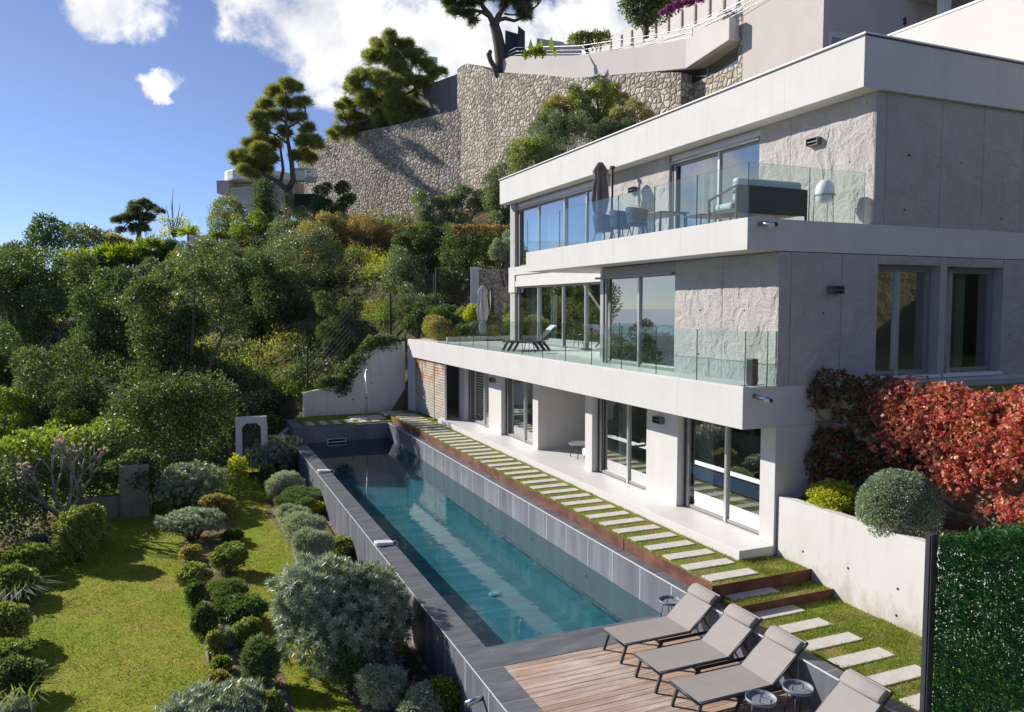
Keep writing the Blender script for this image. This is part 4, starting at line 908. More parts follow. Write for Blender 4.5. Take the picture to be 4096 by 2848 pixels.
# gate boxes and low planters on the road, roof antenna
for (u, v, d, w, dp, h, m, nm, lab, cat) in ((2055, 235, 67, 1.5, 1.5, 2.2, 'dark_metal', 'utility_cabinet', 'dark steel cabinet standing beside the umbrella pine trunk', 'cabinet'),
                                       (2085, 235, 66.5, .6, 2.4, 2.4, 'dark_metal', 'gate_leaf', 'dark metal gate leaf standing open behind the railing', 'gate'),
                                       (2200, 236, 68, 2.4, 1.2, 1.6, 'cream_pale', 'planter_box', 'white angular planter on the road behind the railing', 'planter'),
                                       (2275, 236, 68, 2.2, 1.2, 1.2, 'cream_pale', 'planter_box', 'low white planter next to the finned wall', 'planter')):
    p = at(u, v, d); b = MB(); b.prism([(-w / 2, -dp / 2), (w / 2, -dp / 2), (w / 2, dp / 2), (-w / 2, dp / 2)], -.8, [h, h * .8, h * .8, h]); o = b.build(nm, M[m], loc=p, rotz=R(-23), bevel=.03); tag(o, lab, cat)
p = at(1733, 245, 88); t = empty('antenna_panel', p - Vector((0, 0, 4))); tag(t, 'flat white twin panel antenna on a mast behind the bushy pine', 'antenna')
MB().box(-.55, -.03, -.04, .04, 3.4, 4.5).build('panel', M['white'], t, loc=(0, 0, 0)); MB().box(.03, .5, -.04, .04, 3.45, 4.5).build('panel', M['white'], t, loc=(0, 0, 0)); MB().tube([(0, 0, -4), (0, 0, 4.5)], .05, 6).build('mast', M['frame'], t, loc=(0, 0, 0))
# ------------------------------------------------------------------ white house far left
D = 72
H = empty('curved_white_house', at(1000, 880, D)); tag(H, 'small white house with a curved flat roof and balcony behind the pines', 'house')
def blk(name, m, u0, u1, v0, v1, d0, th, parent=H, **k):
    a = at(u0, v0, d0); c = at(u1, v1, d0); ax = (at(u1, v0, d0) - a); ax.z = 0; L_ = ax.length; ax.normalize(); nn = Vector((-ax.y, ax.x, 0))
    b = MB(); b.prism([(a.x, a.y), (a.x + ax.x * L_, a.y + ax.y * L_), (a.x + ax.x * L_ + nn.x * th, a.y + ax.y * L_ + nn.y * th), (a.x + nn.x * th, a.y + nn.y * th)], c.z, a.z)
    return b.build(name, m, parent, **k)
blk('side_slab', M['cream'], 866, 915, 722, 772, D, 5)
blk('upper_wall', M['cream'], 916, 1030, 735, 800, D + 2, 4)
# curved roof slab
cc = at(1042, 722, D + 3); pts = []
for k in range(15):
    a = R(200 + k * 10); pts.append((cc.x + 4.4 * math.cos(a) * RT.x - 2.8 * math.sin(a) * -RT.y, cc.y + 4.4 * math.cos(a) * RT.y + 2.8 * math.sin(a)))
pts2 = [(cc.x + RT.x * 3.3 * math.cos(R(q)) + FW.x * 3.4 * math.sin(R(q)), cc.y + RT.y * 3.3 * math.cos(R(q)) + FW.y * 3.4 * math.sin(R(q))) for q in range(0, 360, 15)]
MB().prism(pts2, cc.z - .35, cc.z + .55).build('curved_roof', M['white'], H, bevel=.05)
blk('balcony_floor', M['white'], 925, 1020, 800, 816, D - 1, 4)
blk('wall', M['white'], 985, 1025, 795, 890, D - .5, 4)
blk('wall', M['cream'], 1026, 1112, 700, 860, D, 4)
blk('wall', M['cream'], 1113, 1180, 718, 838, D - 1, 3)
blk('dark_opening', M['dark_hole'], 1176, 1262, 775, 832, D - 1.2, 2)
blk('roof_house', M['white'], 1176, 1222, 680, 720, D - 1.4, 1.2); blk('roof_house_cap', M['cream'], 1172, 1227, 672, 679.5, D - 1.5, 1.4)
blk('parapet_wall', M['cream_pale'], 1223, 1262, 706, 728, D - 2, .4)
b = MB()
for i in range(24):
    u = 926 + i * 4; a = at(u, 755, D - 1.1); c = at(u, 800, D - 1.1); b.bar(a, c, .05, .05)
b.bar(at(922, 754, D - 1.1), at(1022, 748, D - 1.1), .08, .08); b.bar(at(922, 788, D - 1.1), at(1022, 786, D - 1.1), .06, .06); b.build('balcony_railing', M['white'], H)
b = MB()
for v in (683, 693, 703): b.bar(at(1224, v, D - 2.1), at(1266, v - 4, D - 2.1), .07, .07)
for u in (1225, 1245, 1265): b.bar(at(u, 681, D - 2.1), at(u, 710, D - 2.1), .08, .08)
b.build('roof_railing', M['white'], H)
# white stair landing further left
S = empty('garden_stair', at(770, 950, 70)); tag(S, 'white stair landing with a barred railing among the yuccas', 'stair')
blk('landing', M['white'], 752, 800, 940, 975, 70, 2, parent=S)
b = MB()
for i in range(9): u = 752 + i * 4; b.bar(at(u, 908, 69.9), at(u, 942, 69.9), .05, .05)
b.bar(at(750, 907, 69.9), at(786, 903, 69.9), .08, .08); b.bar(at(750, 938, 69.9), at(800, 940, 69.9), .08, .08); b.bar(at(786, 903, 69.9), at(800, 935, 69.9), .08, .08); b.build('stair_railing', M['white'], S)
p = at(267, 920, 82); b = MB(); b.lathe((0, 0, 0), [(0, .12), (.35, .08), (.62, 0), (.6, -.02), (.35, .05)], 18); o = b.build('satellite_dish', M['white'], loc=p); o.rotation_euler = (R(100), 0, R(30)); tag(o, 'white satellite dish showing among the far trees on the skyline', 'dish')

# ------------------------------------------------------------------ retaining wall behind the pool, shower, gate, fences
t = empty('end_retaining_wall', (8, 36.8, -.3)); tag(t, 'white rendered garden wall stepping up in a curve behind the shower', 'wall')
path = [(5.05, 36.95), (6.3, 36.95), (7.05, 36.95), (7.35, 36.95), (7.7, 36.95), (8.1, 36.95), (8.6, 36.95), (9.2, 36.95), (9.98, 36.95)]
tops = [.78, .98, 1.15, 1.9, 2.25, 2.55, 2.80, 2.98, 3.10]
b = MB(); b.wall(path, -.25, -1.0, tops); b.build('wall_body', M['planter'], t)
for (x, z) in ((8.3, 1.12), (7.35, .35)):
    b = MB(); b.tube([(x, 36.94, z), (x, 36.96, z)], .035, 10); b.build('tie_hole', M['dark_hole'], t)
b = MB(); b.box(5.0, 5.2, 36.70, 36.94, -1, .80); b.build('end_pier', M['planter'], t)
t = empty('outdoor_shower', (7.72, 35.5, -.31)); tag(t, 'polished steel shower column on the stone slab', 'shower')
MB().tube([(0, 0, 0), (0, 0, 2.12)], .045, 12).build('column', M['steel'], t, loc=(0, 0, 0)); MB().tube([(0, 0, 2.10), (.0, -.05, 2.22), (0, -.22, 2.20)], .03, 10).build('neck', M['steel'], t, loc=(0, 0, 0))
MB().lathe((0, -.22, 2.13), [(0, .06), (.05, .05), (.13, .0), (0, -.005)], 18).build('shower_head', M['steel'], t, loc=(0, 0, 0)); MB().tube([(.0, -.05, 1.0), (.1, -.08, 1.0)], .025, 8).build('tap', M['steel'], t, loc=(0, 0, 0)); MB().lathe((0, 0, 0), [(.11, 0), (.11, .012), (0, .014)], 16).build('base_plate', M['steel'], t, loc=(0, 0, 0))
# gate portal
gp = at(1004, 1640, 31.5)
G = empty('garden_gate', (gp.x, gp.y, -2.3)); G.rotation_euler.z = R(-4); tag(G, 'white rendered gate arch with a black iron gate', 'gate')
b = MB(); w, h = 1.10, 2.62
b.box(-.62, -.37, -.16, .16, 0, h, 0); b.box(.37, .62, -.16, .16, 0, h - .30, 0); b.box(.37, .60, -.16, .16, h - .299, h, 0); b.box(-.369, .369, -.16, .16, h - .25, h + .0, 0)
b.prism([(-.37, -.155), (-.25, -.155), (-.37, -.155)], 0, 0) if 0 else None
b.add([(-.37, -.16, h - .25), (-.20, -.16, h - .25), (-.37, -.16, h - .43), (-.37, .16, h - .25), (-.20, .16, h - .25), (-.37, .16, h - .43)], [(0, 2, 1), (3, 4, 5), (1, 2, 5, 4)]); b.add([(.37, -.16, h - .25), (.20, -.16, h - .25), (.37, -.16, h - .43), (.37, .16, h - .25), (.20, .16, h - .25), (.37, .16, h - .43)], [(0, 1, 2), (3, 5, 4), (1, 4, 5, 2)])
b.build('arch', M['planter'], G, loc=(0, 0, 0))
b = MB()
for i in range(7): x = -.31 + i * .103; b.bar((x, .05, .25), (x, .05, 2.18), .022, .022)
for z in (.28, .75, 2.12): b.bar((-.35, .05, z), (.35, .05, z), .03, .03)
b.box(-.35, .35, .03, .07, .12, .30); b.build('iron_gate', M['dark_metal'], G, loc=(0, 0, 0))
b = MB(); b.wall([(gp.x + .62, gp.y), (XL0 + .35, YF + 2.6)], -.2, -2.6, [-1.0, -.62]); o = b.build('low_wall', M['planter']); tag(o, 'low pale wall joining the gate arch to the pool end', 'wall')
# mesh fences
def fence(name, label, pts, post_h, mesh_from=0.0, posts_every=1, wires=True, sp=.06):
    t = empty(name, pts[0]); tag(t, label, 'fence', 'green mesh fences')
    for p in pts: MB().box(p[0] - .045, p[0] + .045, p[1] - .045, p[1] + .045, p[2] - .3, p[2] + post_h).build('post', M['fence'], t)
    for a, c in zip(pts[:-1], pts[1:]):
        b = MB(); a, c = Vector(a), Vector(c); L_ = Vector((c.x - a.x, c.y - a.y)).length; n = int(L_ / sp)
        for i in range(1, n):
            q = a.lerp(c, i / n); b.bar(q + Vector((0, 0, .05)), q + Vector((0, 0, post_h - .05)), .006, .006)
        for k in range(8): z = .06 + (post_h - .12) * k / 7; b.bar(a + Vector((0, 0, z)), c + Vector((0, 0, z)), .008, .008)
        b.build('wire_panel', M['fence'], t)
M['fence'] = mat('fence_green_black', (.018, .028, .026), .5, .4)
a1, a2, a3 = at(1030, 1650, 38.5), at(1217, 1665, 38.2), at(1232, 1570, 38.0)
fence('mesh_fence', 'dark mesh fence on the bank between the gate and the white wall', [(a1.x, a1.y, a1.z - .1), (a2.x, a2.y, a2.z)], 2.0)
b1, b2, b3, b4 = at(1232, 1568, 38.4), at(1420, 1350, 40.5), at(1563, 1330, 41.5), at(1738, 1250, 42.5)
fence('mesh_fence', 'tall dark mesh fence climbing the hillside above the white wall', [tuple(b1), tuple(b2), tuple(b3), tuple(b4)], 2.1)
c1, c2, c3 = at(1745, 1215, 41), at(1893, 1215, 41), at(1888, 1050, 43)
fence('mesh_fence', 'mesh fence panel beside the white pillar of the stone wall', [tuple(c1), tuple(c2)], 1.95)
t = empty('fence_post', c3); tag(t, 'single tall dark post above the white pillar by the hedge', 'post'); MB().box(-.04, .04, -.04, .04, -.3, 2.0).build('post_shaft', M['fence'], t, loc=(0, 0, 0)); MB().box(-.05, .05, -.05, .05, 2.0, 2.02).build('post_cap', M['fence'], t, loc=(0, 0, 0))
# little stone wall with white end pillar beyond the terrace
p0, p1, p2 = at(1888, 1050, 40.5), at(2080, 1050, 39.6), at(2330, 1050, 38.6)
t = empty('terrace_stone_wall', (p0.x, p0.y, 3.2)); tag(t, 'rubble stone wall with a white rendered end behind the closed parasol', 'wall')
b = MB(); b.wall([(p0.x, p0.y), (p1.x, p1.y)], -.5, 3.0, [6.85, 6.75]); b.build('stone_face', M['stone_small'], t)
b = MB(); q = p0.lerp(p1, .14); b.wall([(p0.x - .12, p0.y - .06), (q.x - .05, q.y - .10)], -.7, 3.0, 6.9); b.build('white_end', M['planter'], t, bevel=.03)
b = MB(); q0, q1 = at(1975, 1100, 38.6), at(2080, 1100, 37.9); b.wall([(q0.x, q0.y), (q1.x, q1.y), (q1.x + 3, q1.y - .8)], -.5, 3.0, [5.75, 5.9, 5.9]); b.build('lower_stone_face', M['stone_small'], t)
k0, k1 = at(1745, 1245, 40.3), at(1835, 1240, 40); b = MB(); b.wall([(k0.x, k0.y), (k1.x, k1.y), (k1.x + 2.2, k1.y)], -.3, 2.6, [k0.z, k0.z + .05, k0.z + .05]); o = b.build('low_wall', M['planter']); tag(o, 'low pale wall below the mesh panel in the terrace garden', 'wall')
struct(MB().box(10.9, 16, 33.2, 38.5, 2.4, 3.29).build('terrace_bed', M['soil']))
o = MB().box(10.9, 14.5, 33.0, 33.19, 3.2, 3.46).build('bed_kerb', M['planter'], bevel=.01); tag(o, 'low white kerb edging the planting bed on the terrace', 'kerb')
# creeper wall of rough stone on the right
t = empty('creeper_stone_wall', (12.9, 9, .9)); tag(t, 'pale stone retaining wall under the red creeper', 'wall')
cw = [(11.85, 11.93), (12.35, 11.2), (12.75, 10.2), (12.9, 8.6), (12.95, 2.2)]
b = MB(); b.wall(cw, -.5, .7, 3.18); b.build('stone_face', M['stone_small'], t)
# green screen fence bottom right
t = empty('hedge_screen', (7.27, 5.6, 1.1)); tag(t, 'artificial green hedge screen on a dark mesh panel with a steel post', 'screen')
hp = [(7.27, 5.62), (9.7, 5.55), (12.2, 5.48)]
b = MB(); b.box(7.205, 7.285, 5.58, 5.66, -1.2, 2.41); b.box(7.195, 7.204, 5.60, 5.64, -1.2, 2.41); b.build('post', M['dark_metal'], t)
MB().box(7.2, 7.29, 5.575, 5.665, 2.411, 2.425).build('post_cap', M['dark_metal'], t)
b = MB()
for i in range(96): x = 7.31 + i * .05; b.bar((x, 5.60, .22), (x, 5.60, 2.40), .005, .005)
for k in range(12): z = .22 + k * .196; b.bar((7.28, 5.60, z), (12.1, 5.60, z), .006, .006)
M['screen_green'] = mat('screen_green_wire', (.015, .07, .03), .45)
b.build('wire_panel', M['screen_green'], t)
# ================================================================== VEGETATION
M['pillar'] = mat('mossy_concrete', (.20, .17, .12), .95, .1, noise=(3, 6, .25), col2=(.34, .29, .22), bump=[(12, 6, .5, .02)])
S7 = lambda x, y: (x * .62668, 1848 + y * .62668)
def spot(u0, u1, v0, v1, zb):
    uc = (u0 + u1) / 2; B = onz(uc, v1, zb); d = (B - EYE).dot(FW); r = (u1 - u0) / 2 * d / FPX; d2 = d + .55 * r
    r = (u1 - u0) / 2 * d2 / FPX; c = at(uc, v1, d2); zt = at(uc, v0, d2 + .25 * r).z
    return c.x, c.y, r, max(.25, zt - zb)
seedc = [10]
KIND = {  # material, leaf length, leaf width, coverage, mode
    'lav': ('lav', .085, .020, 3.0), 'rosemary': ('rosemary', .09, .022, 3.0), 'box': ('box', .06, .040, 2.6), 'dark': ('dark', .07, .045, 2.6),
    'dry': ('dry', .07, .035, 2.0), 'bright': ('bright', .08, .05, 2.2), 'yellow': ('yellow', .07, .05, 2.6), 'ever': ('ever', .09, .055, 2.4), 'greybox': ('silver', .055, .032, 3.2)}
def blob(L, kind, cx, cy, zb, r, h, dens=1.0, lumps=6):
    m, l, w, cov = KIND[kind]
    cl = [(cx, cy, zb + h * .52, r * .88, r * .88, h * .48)] + crown((cx, cy, zb + h * .55), (r, r, h * .5), lumps, seedc[0], .46, -.35); seedc[0] += 1
    area = 4 * math.pi * r * (r + h) / 2 * 1.6; n = int(min(22000, dens * cov * area / (l * w * .5)))
    L.shrub(cl, n, l, w, .9, .35, .45); return m
def garden(name, kind, x0, x1, y0, y1, label, cat='shrub', group=None, zb=-2.2, lumps=6, src=False, dens=1.0):
    (u0, v0), (u1, v1) = ((x0, y0), (x1, y1)) if src else (S7(x0, y0), S7(x1, y1))
    cx, cy, r, h = spot(u0, u1, v0, v1, zb); t = empty(name, (cx, cy, zb)); tag(t, label, cat, group)
    L = Leaves(seedc[0]); m = blob(L, kind, cx, cy, zb, r, h, dens, lumps); L.build('foliage', LM[m], t)
    b = MB()
    for k in range(5):
        a = k * 1.3; b.tube([(cx, cy, zb - .05), (cx + .3 * r * math.cos(a), cy + .3 * r * math.sin(a), zb + h * .35), (cx + .6 * r * math.cos(a), cy + .6 * r * math.sin(a), zb + h * .6)], [.03, .02, .008], 5)
    b.build('stem', M['twig'], t); return t
def echium(name, x0, x1, y0, y1, label, n, k=16, L_=.11, W_=.022, zb=-2.2, mat_='silver', lumps=9, inner=.16, low=.46):
    (u0, v0), (u1, v1) = S7(x0, y0), S7(x1, y1)
    cx, cy, r, h = spot(u0, u1, v0, v1, zb); t = empty(name, (cx, cy, zb)); tag(t, label, 'shrub')
    L = Leaves(seedc[0]); seedc[0] += 1
    cl = [(cx, cy, zb + h * low, r * .88, r * .88, h * (.94 - low))] + crown((cx, cy, zb + h * low), (r, r, h * (.97 - low)), lumps, seedc[0], .42, -.6)
    L.rosettes(cl, n, L_, W_, k, inner); L.build('foliage', LM[mat_], t)
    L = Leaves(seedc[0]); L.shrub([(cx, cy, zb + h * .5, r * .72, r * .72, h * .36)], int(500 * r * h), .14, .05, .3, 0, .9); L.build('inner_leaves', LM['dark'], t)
    b = MB()
    for q in range(9):
        a = q * .7; b.tube([(cx + .05 * math.cos(a), cy + .05 * math.sin(a), zb - .05), (cx + .3 * r * math.cos(a), cy + .3 * r * math.sin(a), zb + h * .3), (cx + .75 * r * math.cos(a), cy + .75 * r * math.sin(a), zb + h * .55)], [.05, .03, .012], 6)
    b.build('stem', M['bark'], t); return t
# --- middle bed
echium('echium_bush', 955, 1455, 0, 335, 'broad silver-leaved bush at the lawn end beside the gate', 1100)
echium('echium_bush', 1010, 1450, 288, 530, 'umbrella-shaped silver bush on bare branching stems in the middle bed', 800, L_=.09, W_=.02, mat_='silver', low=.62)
garden('mound_shrub', 'dry', 1290, 1505, 208, 385, 'brownish grey mound beside the broad silver bush')
garden('mound_shrub', 'dry', 1145, 1290, 535, 650, 'low dry brown mound under the umbrella-shaped bush')
garden('clipped_shrub', 'dark', 1415, 1540, 430, 525, 'small dark green shrub on bare soil below the brownish mound')
garden('clipped_shrub', 'box', 1345, 1570, 518, 725, 'rounded mid-green shrub overhanging the narrow grass strip')
garden('clipped_shrub', 'box', 1145, 1345, 643, 835, 'rounded olive green shrub at the lawn edge, bare stems on one side')
garden('clipped_shrub', 'dark', 1188, 1300, 775, 950, 'narrow dark shrub squeezed in below the olive green one')
garden('rosemary_bush', 'rosemary', 1350, 1585, 765, 905, 'low spreading rosemary behind the two dark clipped mounds')
garden('clipped_shrub', 'dark', 1380, 1710, 845, 1075, 'largest dark green clipped mound in the middle bed')
garden('clipped_shrub', 'dark', 1228, 1392, 900, 1145, 'tall dark clipped mound touching the largest one on its lawn side')
garden('clipped_shrub', 'box', 1488, 1680, 1003, 1190, 'fresh green ball below the largest dark mound')
garden('small_shrub', 'box', 1318, 1435, 1078, 1235, 'small green shrub beside the wooden lawn edging')
garden('lavender_bush', 'lav', 1425, 1505, 1058, 1190, 'small grey lavender tuft leaning on the fresh green ball')
garden('rosemary_bush', 'rosemary', 1548, 1785, 1148, 1460, 'tall upright rosemary with a few pale blue flowers')
garden('small_shrub', 'bright', 1342, 1480, 1248, 1365, 'small yellowish green shrub on the pale soil')
garden('mound_shrub', 'dry', 1335, 1480, 1340, 1485, 'dry straw-coloured small bush at the near end of the middle bed')
echium('echium_bush', 985, 1625, 1438, 1790, 'silver bush cut off by the bottom of the view', 1000, L_=.13, W_=.026)
garden('mound_shrub', 'box', 1605, 1790, 1468, 1640, 'pale green mound between the silver bush and the grass strip')
# --- bed along the pool wall
garden('lavender_bush', 'lav', 1692, 1960, 68, 265, 'broad grey-green lavender nearest the shaded pool corner')
garden('rosemary_bush', 'rosemary', 1752, 2045, 175, 335, 'dark green rosemary spreading against the pool wall')
garden('small_shrub', 'yellow', 1950, 2090, 248, 345, 'yellowish green low shrub against the slate pool wall', dens=.8)
garden('lavender_bush', 'lav', 1768, 1962, 278, 410, 'pale grey lavender in the pool bed behind a bigger one')
garden('lavender_bush', 'lav', 1798, 2088, 330, 545, 'big silvery lavender halfway along the pool bed')
garden('lavender_bush', 'lav', 1868, 2142, 440, 690, 'large brownish grey lavender above the giant bush')
garden('small_shrub', 'box', 2098, 2275, 475, 605, 'green rounded shrub between the large lavender and the pool wall')
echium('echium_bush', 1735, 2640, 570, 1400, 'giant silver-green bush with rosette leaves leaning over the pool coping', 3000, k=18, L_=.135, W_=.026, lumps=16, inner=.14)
Z8s = lambda x, y: (1300 + x * .62668, 1848 + y * .62668)
def g8(name, kind, x0, x1, y0, y1, label, **k):
    (u0, v0), (u1, v1) = Z8s(x0, y0), Z8s(x1, y1); return garden(name, kind, u0, u1, v0, v1, label, src=True, **k)
g8('lavender_bush', 'lav', 208, 532, 1308, 1590, 'grey-blue lavender ball below the giant bush')
g8('small_shrub', 'bright', 424, 540, 1438, 1570, 'small yellow-green shrub between two lavenders at the bottom')
g8('lavender_bush', 'lav', 495, 755, 1448, 1690, 'lavender with pinkish tips at the bottom edge')
g8('ground_cover', 'bright', 640, 860, 1375, 1640, 'bright green ground cover at the foot of the pool wall', lumps=9)
g8('ground_cover', 'rosemary', 60, 260, 1150, 1500, 'shaded dark ground cover under the giant bush', lumps=7)
# --- near the gate
Mm = lambda x, y: (900 + x * .25063, 1550 + y * .25063)
def gm(kind, x0, x1, y0, y1): (a, c), (d, e) = Mm(x0, y0), Mm(x1, y1); return a, d, c, e
u0, u1, v0, v1 = gm('', 340, 1200, 760, 1290); echium('echium_bush', u0 / .62668, u1 / .62668, (v0 - 1848) / .62668, (v1 - 1848 + 35) / .62668, 'blue-grey bush filling the corner between gate and pool end', 1000, k=15, L_=.14, W_=.024)
u0, u1, v0, v1 = gm('', 520, 770, 1270, 1620); garden('clipped_shrub', 'dark', u0, u1, v0, v1, 'shaded dark shrub below the blue-grey corner bush', src=True)
# sapling
u, v = S7(1522, 218); p = onz(u, v, -2.2); t = empty('lemon_sapling', p); tag(t, 'thin young tree with yellow-green leaves at the lawn end', 'tree')
MB().tube([(0, 0, 0), (.03, 0, .5), (0, .02, 1.0)], [.03, .025, .015], 6).build('trunk', M['bark_grey'], t, loc=(0, 0, 0))
L = Leaves(77); L.shrub([(p.x, p.y, -2.2 + 1.1, .34, .34, .40), (p.x + .1, p.y, -2.2 + .75, .2, .2, .25), (p.x - .2, p.y, -2.2 + .9, .2, .2, .2)], 700, .15, .075, .8, .2, .9); L.build('crown', LM['yellow'], t)
# --- clipped row on the left edge of the lawn
garden('clipped_hedge', 'box', 352, 640, 292, 660, 'long clipped oval hedge standing alone near the bare tree', lumps=4)
garden('clipped_hedge', 'box', 430, 700, 285, 560, 'rear half of the clipped oval hedge towards the concrete pillar', lumps=4)
garden('clipped_shrub', 'greybox', 95, 312, 488, 590, 'grey-topped mound behind the first clipped oval in the left row')
garden('clipped_shrub', 'box', -20, 328, 525, 760, 'first broad clipped oval of the row along the left lawn edge')
garden('clipped_shrub', 'box', -50, 250, 612, 800, 'second clipped ball of the left row, pale flecked top')
garden('clipped_shrub', 'box', -50, 240, 680, 905, 'third clipped ball of the left row, just before the grassy clump')
garden('clipped_shrub', 'box', -90, 200, 895, 1190, 'big clipped ball just after the grassy clump in the left row')
garden('clipped_shrub', 'box', -100, 225, 1135, 1345, 'flattened clipped ball before the last one of the left row')
garden('clipped_shrub', 'ever', -90, 232, 1262, 1545, 'loose glossy ball, last big one of the left row')
garden('lavender_bush', 'lav', -20, 180, 1540, 1680, 'grey lavender in the near corner of the left row')
def strap(name, x, y, n, Lh, label, m='ever'):
    u, v = S7(x, y); p = onz(u, v, -2.2); t = empty(name, p); tag(t, label, 'plant'); L = Leaves(int(x + y)); g = L.r
    for i in range(n):
        a = g.uniform(0, 6.28); d = np.array([math.cos(a), math.sin(a), 1.3]); d /= np.linalg.norm(d); q = np.array([p.x, p.y, p.z]) + np.array([g.normal(0, .12), g.normal(0, .12), 0]); s1 = Lh * g.uniform(.6, 1)
        sd = np.array([[-math.sin(a), math.cos(a), 0]]); v_ = np.array([g.uniform(.3, .9)])
        L.put(q[None], d[None], s1, .05, v_, sd); d2 = np.array([d[0], d[1], -.15]); d2 /= np.linalg.norm(d2); L.put((q + d * s1 * .8)[None], d2[None], s1 * .7, .045, v_, sd)
    L.build('leaf_blade', LM[m], t); t.children[0]['kind'] = 'stuff'
strap('strap_plant', 105, 905, 90, .85, 'clump of arching strap leaves in the left row', 'olive')
strap('strap_plant', 130, 1560, 60, .8, 'thin arching clump in front of the last ball of the left row', 'bright')
# bare magnolia with pale buds
u, v = S7(425, 425); p = onz(u, v + 20, -2.2); t = empty('bare_tree', p); tag(t, 'leafless small tree with pale pink buds by the shaded hedge', 'tree')
g = random.Random(5); b = MB(); tips = []
def grow(p0, d, l, r, lev):
    e = p0 + d * l; k = p0.lerp(e, .5) + Vector((g.uniform(-.05, .05), g.uniform(-.05, .05), .04)) * l; b.tube([p0, k, e], [r, r * .85, r * .66], 7)
    if lev == 0: tips.append(e); return
    for q in range(2 if lev != 2 else 3):
        dd = (d + Vector((g.uniform(-.75, .75), g.uniform(-.55, .55), g.uniform(-.05, .55)))).normalized(); grow(e, dd, l * g.uniform(.68, .92), r * .64, lev - 1)
grow(Vector((0, 0, -.1)), Vector((-.1, 0, 1)).normalized(), .55, .12, 0); tips.clear()
for dx, dy in ((-.9, .0), (-.35, .3), (.5, -.1), (.15, .4), (-.6, -.4)): grow(Vector((-.04, 0, .40)), Vector((dx, dy, .85)).normalized(), .85, .075, 3)
b.build('branches', M['bark_grey'], t, loc=(0, 0, 0))
L = Leaves(9); tp = np.array([[q.x + p.x, q.y + p.y, q.z + p.z] for q in tips]); L.tufts(np.repeat(tp, 2, 0), np.tile([0, 0, 1.], (len(tp) * 2, 1)), .09, .05, 4, 50); bo = L.build('buds', LM['bud'], t); bo['kind'] = 'stuff'
# wooden edging strips and the drip hose
for pts, lab in (((S7(1300, 1130), S7(1320, 1210), S7(1345, 1360)), 'thin wooden edging board between lawn and small shrubs'), ((S7(1730, 1330), S7(1680, 1420), S7(1660, 1490)), 'thin curved edging strip beside the tall rosemary'), ((S7(1770, 1520), S7(1830, 1560), S7(1850, 1620)), 'bent edging strip at the near end of the grass path')):
    q = [onz(u, v, -2.2) for u, v in pts]; o = MB().tube([a + Vector((0, 0, .03)) for a in q], .03, 6).build('garden_edging', M['bark_grey']); tag(o, lab, 'edging', 'garden edging strips')
# --- ivy hedge and pillar left of the gate
def hedge(name, label, pts, m, n, L_, W_, cat='hedge', inner=.5, parent=None):
    t = empty(name, pts[0][:3]); tag(t, label, cat); L = Leaves(seedc[0]); seedc[0] += 1; L.shrub(pts, n, L_, W_, .8, .1, inner); L.build('foliage', LM[m], t)
    b = MB()
    q = pts[len(pts) // 2]; b.tube([(q[0], q[1], q[2] - q[5] * 1.1), (q[0] + .1, q[1], q[2] + q[5] * .3)], [.06, .02], 6)
    b.build('stem', M['bark'], t); return t
def along(a, c, n, r, z, h, jit=.2, seed=1):
    g = random.Random(seed); return [(a[0] + (c[0] - a[0]) * i / (n - 1) + g.uniform(-jit, jit), a[1] + (c[1] - a[1]) * i / (n - 1) + g.uniform(-jit, jit), z + g.uniform(-.2, .2), r * g.uniform(.8, 1.2), r * g.uniform(.8, 1.2), h * g.uniform(.85, 1.15)) for i in range(n)]
hedge('ivy_hedge', 'thick ivy hedge, darkened by leaf colour for shade, along the far lawn edge behind the bare tree', along((-6.4, 24.5), (-2.2, 31.8), 9, .9, -1.2, 1.35, .15, 2), 'dark', 15000, .13, .09)  # shaded face of the hedge: shade put into the dark leaf colour
hedge('ivy_hedge', 'ivy spilling over the hedge top, leaf colour brightened for sunlight', along((-6.8, 26.5), (-2.4, 33.2), 9, .95, .0, .55, .25, 3), 'bright', 8000, .13, .09)  # sunlit top of the same hedge: sunlight put into the brighter leaf colour
hedge('ivy_hedge', 'ivy mass climbing between the concrete pillar and the gate', along((-2.0, 34.0), (1.0, 35.2), 6, 1.1, .1, 1.9, .3, 4), 'ever', 12000, .13, .09)
hedge('ivy_hedge', 'ivy draped over the mossy concrete pillar', [(p_.x + dx, p_.y + dy, -2.2 + dz, .5, .4, .4) for p_ in [onz(*S7(865, 340), -2.2)] for dx, dy, dz in ((-.5, .1, 1.5), (0, .3, 1.75), (.5, .2, 1.6), (-.9, .2, 1.2), (.35, -.1, 1.2))], 'ever', 3000, .11, .08)
hedge('ivy_hedge', 'low dark hedge at the left border of the garden', along((-7.5, 15), (-6.6, 24.0), 8, .8, -1.5, 1.1, .2, 5), 'dark', 10000, .13, .09)
p = onz(*S7(865, 340), -2.2); t = empty('garden_pillar', p); tag(t, 'mossy concrete garden pillar half covered in ivy', 'pillar'); MB().box(-.45, .45, -.3, .3, -.1, 1.75).build('pillar_body', M['pillar'], t, loc=(0, 0, 0), bevel=.03)
MB().box(-1.7, -.451, -.15, .15, -.1, .75).build('low_wall', M['pillar'], t, loc=(0, 0, 0))
t2 = empty('iron_fence', p + Vector((.5, .2, 0))); tag(t2, 'short black iron fence between the pillar and the broad silver bush', 'fence')
for i in range(9): MB().tube([(.02 + i * .17, .05 * i, -.1), (.02 + i * .17, .05 * i, 2.05), (.02 + i * .17, .05 * i, 2.12)], [.013, .013, .002], 6).build('bar', M['dark_metal'], t2, loc=(0, 0, 0))
for z in (.3, 1.85): MB().bar((0, 0, z), (1.45, .42, z), .03, .03).build('rail', M['dark_metal'], t2, loc=(0, 0, 0))

